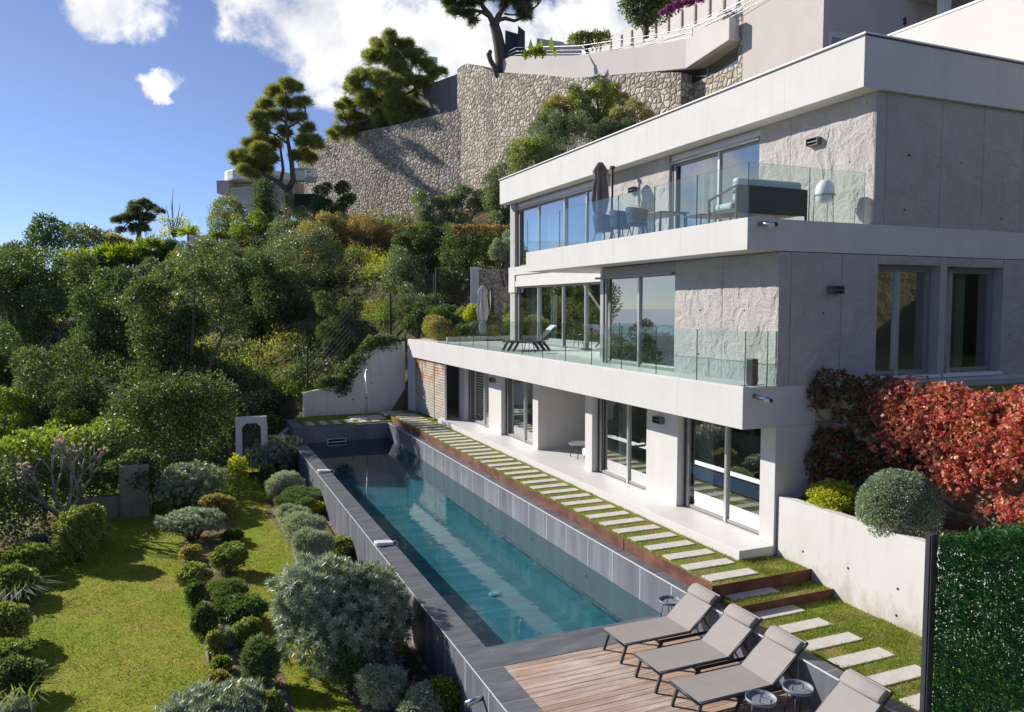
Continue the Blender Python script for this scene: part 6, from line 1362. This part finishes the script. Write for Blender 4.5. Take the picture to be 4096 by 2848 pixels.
L = Leaves(51); n = 60000; r_ = L.r; p = np.stack([r_.uniform(7.30, 12.1, n), 5.60 + r_.normal(0, .035, n), r_.uniform(.22, 2.37, n) + (r_.random(n) < .01) * r_.uniform(0, .08, n)], 1); p[:, 1] -= (p[:, 0] - 7.3) * .028; ax = unit(np.stack([r_.normal(size=n) * .8, -.35 + r_.normal(size=n) * .5, r_.normal(size=n) * .8 - .2], 1)); L.put(p, ax, .075 * r_.uniform(.6, 1.2, n), .021, np.clip(.45 + r_.normal(0, .25, n), 0, 1))
o = L.build('hedge_leaf', LM['hedge'], bpy.data.objects['hedge_screen']); o['kind'] = 'stuff'
# ------------------------------------------------------------------ terrace garden beyond the villa (behind the balustrade)
tg = [('clipped_shrub', 'dry', 10.9, 34.6, .75, 1.1, 'brown-tipped round bush at the far end of the balustrade'), ('clipped_shrub', 'dark', 11.6, 36.2, .8, 1.5, 'dark round shrub above the brown-tipped bush'), ('clipped_shrub', 'box', 12.1, 34.4, .5, .75, 'small green ball in the terrace bed behind the glass'), ('clipped_shrub', 'greybox', 12.7, 34.2, .5, .8, 'grey ball in the terrace bed behind the glass'), ('clipped_shrub', 'box', 13.0, 36.6, .7, 1.5, 'green ball in front of the rubble stone wall'), ('clipped_shrub', 'dry', 13.9, 36.0, .6, 1.35, 'tan ball beside the closed pale parasol'), ('clipped_shrub', 'box', 14.9, 34.6, .6, 1.4, 'ball between the closed pale parasol and the villa pillar'), ('clipped_shrub', 'greybox', 15.2, 35.6, .6, 2.1, 'upper grey ball next to the villa pillar'), ('clipped_shrub', 'dark', 12.4, 37.4, .8, 1.6, 'dark ball under the white-ended stone wall'), ('clipped_shrub', 'dark', 14.6, 37.0, .6, 2.0, 'dark small ball against the rubble stone wall'), ('leafy_shrub', 'yellow', 12.95, 35.4, .55, 1.65, 'bright yellow-green leafy shrub in the terrace bed'), ('clipped_shrub', 'dark', 12.0, 35.2, .6, 1.0, 'dark low ball behind the balustrade, left of the bright shrub'), ('small_shrub', 'rosemary', 13.4, 34.0, .45, .6, 'low bluish shrub behind the loungers on the terrace'), ('small_shrub', 'greybox', 14.2, 33.9, .4, .55, 'smallest grey shrub near the white kerb')]
for (nm, k, x, y, r, h, lab) in tg:
    t = empty(nm, (x, y, 3.25)); tag(t, lab, 'shrub'); L = Leaves(seedc[0]); m = blob(L, k, x, y, 3.25, r, h, .35, 4); L.build('foliage', LM[m], t); MB().tube([(x, y, 3.1), (x, y, 3.25 + h * .6)], [.04, .015], 6).build('stem', M['twig'], t)
p = at(1085 * Q, 520 * Q, 42.5); hedge('clipped_hedge', 'clipped dark hedge with a dry rusty top behind the stone wall', [(p.x - 1.6 + i * .75, p.y + .6 - .25 * i, p.z - 1.2, .7, .6, 1.5) for i in range(7)], 'ever', 9000, .13, .08)
patch('hedge_top', 'rusty dry growth along the clipped hedge top', 'hedge', [(p.x - 1.4 + i * .7, p.y + .45 - .25 * i, p.z + .15, .5, .4, .22) for i in range(6)], 'rust', 1800, .12, .06, .8)
# ------------------------------------------------------------------ grass blades
def blades(name, lab, n, region, z, l, w, seed, m='grass'):
    L = Leaves(seed); r_ = L.r; (x0, x1, y0, y1) = region; p = np.stack([r_.uniform(x0, x1, n), r_.uniform(y0, y1, n), np.full(n, z)], 1)
    nz = np.sin(p[:, 0] * 7.1 + 1.3 * np.sin(p[:, 1] * 3.3)) * np.sin(p[:, 1] * 5.7 + np.sin(p[:, 0] * 4)) + .6 * np.sin(p[:, 0] * 2.3) * np.sin(p[:, 1] * 1.9)
    clear = np.ones(n, bool)
    for (px_, py_, pz_) in pv:
        if abs(pz_ - z) < .02: clear &= ~((np.abs(p[:, 0] - px_) < .53) & (np.abs(p[:, 1] - py_) < .145))
    p = p[clear]; nz = nz[clear]; n = len(p)
    keep = nz + r_.normal(0, .6, n) > -.55; p = p[keep]; n = len(p); ax = unit(np.stack([r_.normal(size=n) * .55, r_.normal(size=n) * .55, np.ones(n)], 1)); L.put(p, ax, l * r_.uniform(.5, 1.3, n), w, np.clip(.42 + .14 * nz[keep] * -1 + r_.normal(0, .2, n), 0, 1)); o = L.build(name, LM[m]); tag(o, lab, 'grass', kind='stuff')
for (reg, z, k, lab) in (((8.6, 9.98, 11.0, 36), -.2, 26000, 'short grass between the pavers along the pool'), ((9.9, 10.88, 11.0, 11.93), -.2, 2600, 'grass at the terrace corner'), ((8.6, 10.88, 10.44, 10.96), -.4, 3200, 'grass on the narrow level between the risers'), ((8.6, 10.88, 3.5, 10.4), -.54, 34000, 'patchy lawn between the loungers and the planter wall'), ((4.7, 9.9, 34.1, 36.9), -.36, 6000, 'grass at the far end of the pool')):
    blades('grass', lab, k, reg, z, .055, .010, int(k / 7))
blades('grass', 'mown lawn left of the pool', 90000, (-4.5, 3.2, 11.5, 33), -2.2, .05, .014, 9)

# leaf litter and stones on the bare beds
L = Leaves(61); r_ = L.r
for (x0, x1, y0, y1, n) in ((2.6, 4.15, 9, 32, 5200), (.2, 1.5, 13, 28, 4200), (-4.4, -3.0, 14, 26, 1500)):
    p = np.stack([r_.uniform(x0, x1, n), r_.uniform(y0, y1, n), np.full(n, -2.185)], 1); a = unit(np.stack([r_.normal(size=n), r_.normal(size=n), r_.normal(0, .25, n)], 1)); L.put(p, a, .06 * r_.uniform(.5, 1.6, n), .02, np.clip(r_.normal(.45, .3, n), 0, 1))
o = L.build('leaf_litter', LM['dry']); tag(o, 'dry leaf litter on the bare planting beds', 'leaf litter', kind='stuff')
b = MB(); g = random.Random(12)
for i in range(420):
    if i < 260: x, y = g.uniform(3.1, 4.12), g.uniform(11.0, 15.4)
    elif i < 340: x, y = g.uniform(3.2, 4.12), g.uniform(20.5, 26)
    else: x, y = g.uniform(.5, 1.5), g.uniform(13, 16.5)
    r = g.uniform(.025, .085); a = g.uniform(0, 3); vs = [(x + r * g.uniform(.7, 1.2) * math.cos(a + k * 1.257), y + r * g.uniform(.7, 1.2) * math.sin(a + k * 1.257), -2.2 + r * .15) for k in range(5)] + [(x + r * .55 * math.cos(a + .6 + k * 1.257), y + r * .55 * math.sin(a + .6 + k * 1.257), -2.2 + r * g.uniform(.6, .9)) for k in range(5)]
    b.add(vs, [(k, (k + 1) % 5, 5 + (k + 1) % 5, 5 + k) for k in range(5)] + [(5, 6, 7, 8, 9)])
M['pebble'] = mat('pinkish_stone', (.34, .25, .20), .9, .2, noise=(5, 4, .3), col2=(.52, .44, .38))
o = b.build('bed_stones', M['pebble']); tag(o, 'loose pinkish stones at the foot of the slate pool wall', 'stones', kind='stuff')
# ================================================================== FURNITURE
def make_lounger(fabric='fabric'):
    t = empty('sun_lounger')
    zs, xb, xe, ze, w = .335, 1.33, 1.985, .865, .355
    b = MB(); 
    for s in (-1, 1): b.tube([(.02, s * w, zs), (xb, s * w, zs)], .017, 8); b.tube([(xb, s * w, zs), (xe, s * w, ze)], .016, 8)
    b.tube([(.02, -w, zs), (.02, w, zs)], .017, 8); b.tube([(xe, -w, ze), (xe, w, ze)], .016, 8); b.build('frame', M['dark_metal'], t)
    b = MB()
    for s in (-1, 1): b.bar((.70, s * (w - .02), .265), (1.93, s * (w - .02), .265), .03, .045)
    b.bar((.72, -w, .265), (.72, w, .265), .03, .03); b.bar((1.90, -w, .265), (1.90, w, .265), .03, .03); b.build('base_rail', M['dark_metal'], t)
    for (xa, xc, ya, z0) in ((.13, .01, .28, zs), (.13, .01, -.28, zs), (.80, .60, w - .02, .28), (.80, .60, -w + .02, .28), (1.86, 1.97, w - .02, .27), (1.86, 1.97, -w + .02, .27)):
        b = MB(); b.bar((xa, ya, z0), (xc, ya, 0), .032, .045); b.build('leg', M['dark_metal'], t)
    b = MB()
    def slab(x0, z0, x1, z1, th=.012, n=8, sag=.006):
        vs = []
        for i in range(n + 1):
            f = i / n; vs += [(x0 + (x1 - x0) * f, y, z0 + (z1 - z0) * f + dz - (sag * math.sin(math.pi * f) if abs(y) < .1 else 0)) for y in (-w + .015, 0, w - .015) for dz in (0,)]
        o = len(b.v); fs = [(3 * i + j, 3 * i + j + 1, 3 * i + j + 4, 3 * i + j + 3) for i in range(n) for j in range(2)]
        b.add(vs, fs, 0, False)
    slab(.035, zs + .012, xb, zs + .012); s_ = b.build('seat_fabric', M[fabric], t); md = s_.modifiers.new('thick', 'SOLIDIFY'); md.thickness = .012
    b = MB(); slab(xb, zs + .012, xe - .01, ze + .008); s_ = b.build('back_fabric', M[fabric], t); md = s_.modifiers.new('thick', 'SOLIDIFY'); md.thickness = .012
    # head pillow, a flattened roll near the top of the back
    d = Vector((xe - xb, 0, ze - zs)).normalized(); nrm = Vector((-d.z, 0, d.x)); c = Vector((xe, 0, ze)) - d * .14 + nrm * .045; b = MB(); vs = []
    for y in (-w + .03, -w + .045, 0, w - .045, w - .03):
        k = .9 if abs(y) > w - .035 else 1
        for i in range(14):
            a = 2 * math.pi * i / 14; vs.append(c + d * (.11 * k * math.copysign(abs(math.cos(a)) ** .7, math.cos(a))) + nrm * (.042 * k * math.copysign(abs(math.sin(a)) ** .8, math.sin(a))) + Vector((0, y, 0)))
    fs = [(i * 14 + k, i * 14 + (k + 1) % 14, (i + 1) * 14 + (k + 1) % 14, (i + 1) * 14 + k) for i in range(4) for k in range(14)] + [tuple(range(13, -1, -1)), tuple(56 + k for k in range(14))]
    b.add(vs, fs, 0, True); pl = b.build('pillow', M[fabric], t)
    b = MB(); 
    for s in (-1, 1): b.tube([(1.62, s * (w - .05), .57), (1.80, s * (w - .05), .28)], .012, 6)
    b.tube([(1.62, -w + .05, .57), (1.62, w - .05, .57)], .010, 6); b.build('back_support', M['dark_metal'], t)
    return t
lp = make_lounger()
for i, (x, y, lab) in enumerate(((6.50, 10.95, 'taupe sun lounger closest to the pool water'), (6.48, 9.90, 'taupe sun lounger second from the pool water'), (6.49, 8.92, 'taupe sun lounger behind the pair of round tables, third from the water'), (6.43, 7.36, 'taupe sun lounger at the bottom edge of the view, farthest from the water'))):
    o = lp if i == 0 else copy_tree(lp); o.location = (x, y, -1.08); tag(o, lab, 'sun lounger', 'sun loungers on the timber deck')
def make_table():
    t = empty('side_table'); 
    b = MB(); b.lathe((0, 0, 0), [(0, .455), (.185, .455), (.20, .46), (.205, .50), (.212, .50), (.208, .452), (.19, .445), (0, .445)], 36); b.build('tray_top', M['tray'], t)
    b = MB()
    for k in range(4):
        a = R(45 + 90 * k); b = MB(); b.tube([(.13 * math.cos(a), .13 * math.sin(a), .447), (.19 * math.cos(a), .19 * math.sin(a), 0)], .009, 8); b.build('leg', M['dark_metal'], t)
    b = MB(); b.tube([(-.085, 0, .455), (-.085, 0, .505), (-.065, 0, .53), (.065, 0, .53), (.085, 0, .505), (.085, 0, .455)], .007, 8); b.build('handle', M['dark_metal'], t)
    return t
M['tray'] = mat('grey_tray', (.17, .19, .215), .5, .5, noise=(9, 4, .2), col2=(.23, .25, .28))
tp_ = make_table()
for i, (x, y, rz, lab) in enumerate(((7.23, 8.14, 40, 'round grey tray table between two loungers, nearer the deck middle'), (7.92, 8.17, -10, 'round grey tray table pushed against the low slate wall'), (8.14, 11.62, 20, 'round grey tray table half hidden behind the lounger closest to the water'))):
    o = tp_ if i == 0 else copy_tree(tp_); o.location = (x, y, -1.08); o.rotation_euler.z = R(rz); tag(o, lab, 'side table', 'round side tables')
# terrace loungers and tables (middle floor)
M['lounge_dark'] = M['dark_fabric']
def make_slim():
    t = empty('terrace_lounger'); b = MB()
    for s in (-1, 1): b.bar((0, s * .3, .32), (1.25, s * .3, .32), .03, .045); b.bar((1.25, s * .3, .33), (1.80, s * .3, .80), .03, .045)
    b.build('frame', M['dark_metal'], t)
    MB().box(.02, 1.25, -.28, .28, .33, .345).build('seat_sling', M['dark_fabric'], t)
    b = MB(); b.bar((1.25, 0, .345), (1.79, 0, .81), .56, .012); b.build('back_sling', M['dark_fabric'], t)
    for (xa, xb_) in ((.18, -.02), (.38, .18), (1.15, 1.38), (1.30, 1.58)):
        for s in (-1, 1): MB().bar((xa, s * .3, .31), (xb_, s * .3, 0), .03, .045).build('leg', M['dark_metal'], t)
    b = MB(); b.bar((1.66, 0, .725), (1.86, 0, .88), .52, .07); b.build('towel', M['white_fabric'], t, bevel=.02); return t
ls = make_slim()
for i, (y, x, lab) in enumerate(((25.7, 10.75, 'dark terrace lounger with a rolled towel, nearer the villa windows'), (25.15, 10.45, 'dark terrace lounger with a rolled towel, nearer the balustrade'))):
    o = ls if i == 0 else copy_tree(ls); o.location = (x, y, 3.257); o.rotation_euler.z = R(-4); tag(o, lab, 'sun lounger', 'dark loungers on the terrace')
def make_wire_table():
    t = empty('wire_table'); MB().lathe((0, 0, 0), [(0, .46), (.22, .46), (.225, .475), (0, .48)], 24).build('table_top', M['dark_metal'], t)
    for k in range(6): a = R(60 * k); MB().tube([(.1 * math.cos(a), .1 * math.sin(a), .46), (.24 * math.cos(a), .24 * math.sin(a), 0)], .007, 6).build('leg', M['dark_metal'], t)
    return t
wt = make_wire_table()
for i, (x, y, lab) in enumerate(((10.85, 23.95, 'small round wire table in front of the dark terrace loungers'), (12.6, 26.7, 'small round wire table behind the dark terrace loungers'))):
    o = wt if i == 0 else copy_tree(wt); o.location = (x, y, 3.257); tag(o, lab, 'side table', 'wire tables on the terrace')
# closed parasols
def parasol(loc, label, m, h=2.75, rz=0, lean=.0):
    t = empty('closed_parasol', loc, rz); tag(t, label, 'parasol')
    MB().tube([(.42, 0, 0), (.42, 0, h * .97)], .045, 8).build('mast', M['dark_metal'], t, loc=(0, 0, 0)); MB().box(.35, .49, -.06, .06, h * .97, h * 1.0).build('mast_cap', M['dark_metal'], t, loc=(0, 0, 0)); MB().bar((.42, 0, .78), (.14, 0, .95), .05, .07).build('arm', M['dark_metal'], t, loc=(0, 0, 0))
    MB().box(.0, .84, -.42, .42, 0, .06).build('base_slab', M['dark_metal'], t, loc=(0, 0, 0), bevel=.01)
    # pleated hanging canopy
    prof = [(.02, h + .10), (.08, h + .09), (.21, h - .25), (.16, h - .33), (.21, h - .70), (.235, h - 1.1), (.19, h - 1.45), (.11, h - 1.62), (.15, h - 1.8), (.13, h - 2.1)]
    seg = 48; vs = []
    for (r, z) in prof:
        for k in range(seg):
            a = 2 * math.pi * k / seg; f = 1 + (.24 * math.cos(8 * a) + .10 * math.sin(13 * a + z * 3)) * (1 if z < h - .1 else .3); vs.append((r * f * math.cos(a), r * f * math.sin(a), z + (.09 * math.cos(8 * a) if z < h - 2.0 or abs(z - h + .22) < .05 else 0)))
    fs = [(i * seg + k, i * seg + (k + 1) % seg, (i + 1) * seg + (k + 1) % seg, (i + 1) * seg + k) for i in range(len(prof) - 1) for k in range(seg)] + [tuple(range(seg))]
    b = MB(); b.add(vs, fs, 0, True); b.build('canopy', M[m], t, loc=(0, 0, 0)); MB().tube([(0, 0, h - 2.0), (0, 0, h)], .025, 8).build('pole', M['dark_metal'], t, loc=(0, 0, 0))
    MB().lathe((0, 0, h - 1.64), [(.125, 0), (.14, .02), (.14, .06), (.125, .08)], 24).build('strap', M[m], t, loc=(0, 0, 0)); return t
parasol((12.32, 21.72, 6.552), 'brown closed cantilever parasol on the upper balcony', 'grey_fabric', 2.78, R(-5))
parasol((12.75, 33.4, 3.257), 'pale grey closed parasol on the terrace beyond the villa end', 'pale_fabric', 2.45, R(0))
# woven balcony chairs
def weave(m, nt, b, co, L):
    ck = N(nt, 'ShaderNodeTexWave', inp={'Scale': 7.0, 'Distortion': 0.6}); ck.bands_direction = 'Z'; L(co, ck.inputs['Vector'])
    c2 = N(nt, 'ShaderNodeTexWave', inp={'Scale': 5.0, 'Distortion': 0.3}); c2.bands_direction = 'DIAGONAL'; L(co, c2.inputs['Vector'])
    h = mixc(nt, L, .5, ck.outputs['Color'], c2.outputs['Color'], 'MULTIPLY'); bn = N(nt, 'ShaderNodeBump', inp={'Strength': 1.0, 'Distance': .03}); L(h, bn.inputs['Height']); L(bn.outputs[0], b.inputs['Normal'])
    L(mixc(nt, L, h, (.018, .02, .024), (.085, .09, .10)), b.inputs['Base Color'])
M['weave'] = mat('woven_rope_charcoal', (.05, .05, .055), .7, .3, extra=weave)
def make_chair():
    t = empty('woven_chair'); seg = 22; vs = []; n = 7
    for j in range(n):
        f = j / (n - 1); z = .40 + .40 * f; r = .24 + .055 * f
        for k in range(seg):
            a = R(-125 + 250 * k / (seg - 1)); zz = z + (.06 * math.cos(a) - .05) * f if f > 0 else z; vs.append((-r * math.cos(a), r * 1.02 * math.sin(a), zz))
    b = MB(); b.add(vs, [(j * seg + k, j * seg + k + 1, (j + 1) * seg + k + 1, (j + 1) * seg + k) for j in range(n - 1) for k in range(seg - 1)], 0, True)
    o = b.build('backrest', M['weave'], t); md = o.modifiers.new('thick', 'SOLIDIFY'); md.thickness = .03
    MB().tube([(-.30 * math.cos(R(-125 + 250 * k / 21)), .306 * math.sin(R(-125 + 250 * k / 21)), .80 + .06 * math.cos(R(-125 + 250 * k / 21)) - .05) for k in range(22)], .022, 8).build('top_rim', M['weave'], t)
    MB().lathe((0, 0, .36), [(0, .10), (.22, .09), (.26, .05), (.25, 0), (0, 0)], 24).build('seat', M['weave'], t)
    for (x, y) in ((-.16, -.17), (-.16, .17), (.16, -.17), (.16, .17)): MB().tube([(x, y, .37), (x * 1.5, y * 1.4, 0)], [.016, .011], 8).build('leg', M['dark_metal'], t)
    return t
ch = make_chair()
for i, (y, rz, lab) in enumerate(((18.75, 12, 'charcoal woven chair nearest the closed brown parasol'), (17.9, 2, 'charcoal woven chair in the middle of the balcony three'), (17.1, -14, 'charcoal woven chair of the three farthest from the brown parasol'))):
    o = ch if i == 0 else copy_tree(ch); o.location = (10.78 + .02 * i, y, 6.552); o.rotation_euler.z = R(rz); tag(o, lab, 'chair', 'woven balcony chairs')
t = empty('balcony_table', (11.75, 17.9, 6.552)); tag(t, 'dark balcony dining table beside the woven chairs', 'table'); MB().box(-.45, .45, -1.1, 1.1, .71, .74).build('table_top', M['dark_metal'], t, loc=(0, 0, 0), bevel=.008)
for s in (-1, 1):
    for q in (-1, 1): MB().bar((.38 * s, q, .71), (.40 * s, q * 1.02, 0), .05, .05).build('leg', M['dark_metal'], t, loc=(0, 0, 0))
# balcony sofa (back to the gable side), globe lamp
t = empty('outdoor_sofa', (11.15, 13.0, 6.552)); tag(t, 'grey balcony sofa with dark frame and pale cushions', 'sofa')
MB().box(-.85, .95, -.42, -.36, .18, .74).build('backrest', M['dark_fabric'], t, loc=(0, 0, 0), bevel=.02); MB().box(-.80, .90, -.352, -.17, .42, .90).build('back_cushion', M['white_fabric'], t, loc=(0, 0, 0), bevel=.06); MB().box(-.80, .90, -.165, .45, .28, .42).build('seat_cushion', M['white_fabric'], t, loc=(0, 0, 0), bevel=.05); MB().box(-.85, .95, -.355, .48, .20, .275).build('seat_base', M['dark_metal'], t, loc=(0, 0, 0))
b = MB()
for x in (-.86, .96): b = MB(); b.bar((x, -.40, .72), (x, .50, .52), .05, .03); b.bar((x, .48, 0), (x, .48, .52), .04, .04); b.bar((x, -.40, 0), (x, -.40, .72), .04, .04); b.build('arm_frame', M['dark_metal'], t, loc=(0, 0, 0))
t = empty('low_table', (10.75, 14.1, 6.552)); tag(t, 'low balcony table in front of the grey sofa', 'table'); MB().box(-.45, .45, -.3, .3, .26, .29).build('table_top', M['dark_metal'], t, loc=(0, 0, 0))
for s in (-1, 1):
    for q in (-1, 1): MB().bar((.4 * s, .26 * q, .26), (.4 * s, .26 * q, 0), .03, .03).build('leg', M['dark_metal'], t, loc=(0, 0, 0))
t = empty('globe_lamp', (12.78, 12.75, 6.552)); tag(t, 'white egg-shaped floor lamp on a thin wire frame on the balcony', 'lamp')
M['opal'] = mat('opal_globe', (.80, .79, .76), .35, .5)
MB().lathe((0, 0, .50), [(0, .52), (.08, .505), (.15, .44), (.19, .345), (.205, .25), (.19, .13), (.15, .05), (.09, .005), (0, -.005)], 32).build('globe', M['opal'], t, loc=(0, 0, 0))
for k in range(3): a = R(30 + 120 * k); MB().tube([(.22 * math.cos(a), .22 * math.sin(a), .68), (.23 * math.cos(a), .25 * math.sin(a), 0)], .008, 6).build('leg', M['dark_metal'], t, loc=(0, 0, 0))
MB().tube([(.22 * math.cos(R(12 * k)), .22 * math.sin(R(12 * k)), .68) for k in range(31)], .008, 6).build('ring', M['dark_metal'], t, loc=(0, 0, 0))
t = empty('terrace_speaker', (10.47, 12.25, 3.262)); tag(t, 'black upright box speaker at the glass corner of the terrace', 'speaker'); MB().box(-.07, .07, -.09, .09, 0, .52).build('speaker_body', M['dark_metal'], t, loc=(0, 0, 0), bevel=.008); MB().box(-.065, .065, -.098, -.091, .03, .50).build('speaker_cloth', M['dark_fabric'], t, loc=(0, 0, 0)); MB().box(-.06, .06, -.08, .08, .521, .527).build('top_plate', M['lampbox'], t, loc=(0, 0, 0))
# niche table and sofa
t = empty('oval_table', (11.9, 21.55, .001)); tag(t, 'low oval dark table in the open niche of the ground floor', 'table'); b = MB(); b.prism([(.70 * math.copysign(abs(math.cos(a)) ** .7, math.cos(a)), .42 * math.copysign(abs(math.sin(a)) ** .8, math.sin(a))) for a in [2 * math.pi * k / 28 for k in range(28)]], .43, .46); b.build('table_top', M['oval'] if 'oval' in M else M['tray'], t, loc=(0, 0, 0), bevel=.006)
for (x, y) in ((-.5, .22), (-.5, -.22), (.5, .22), (.5, -.22)): MB().tube([(x, y, .43), (x * 1.12, y * 1.15, 0)], [.02, .014], 8).build('leg', M['dark_metal'], t, loc=(0, 0, 0))
t = empty('niche_sofa', (12.0, 20.45, .001)); tag(t, 'white cushioned low sofa half hidden by the niche pillar', 'sofa'); MB().box(-.72, .9, -.40, .48, .20, .44).build('seat_cushion', M['white_fabric'], t, loc=(0, 0, 0), bevel=.06); MB().box(-.68, .9, -.36, .44, .10, .195).build('seat_base', M['lampbox'], t, loc=(0, 0, 0), bevel=.02); MB().box(-.66, .9, -.52, -.41, .2, .78).build('backrest', M['white_fabric'], t, loc=(0, 0, 0), bevel=.04)
for x in (-.5, .75): MB().box(x - .06, x + .06, -.25, .3, 0, .099).build('foot', M['lampbox'], t, loc=(0, 0, 0))
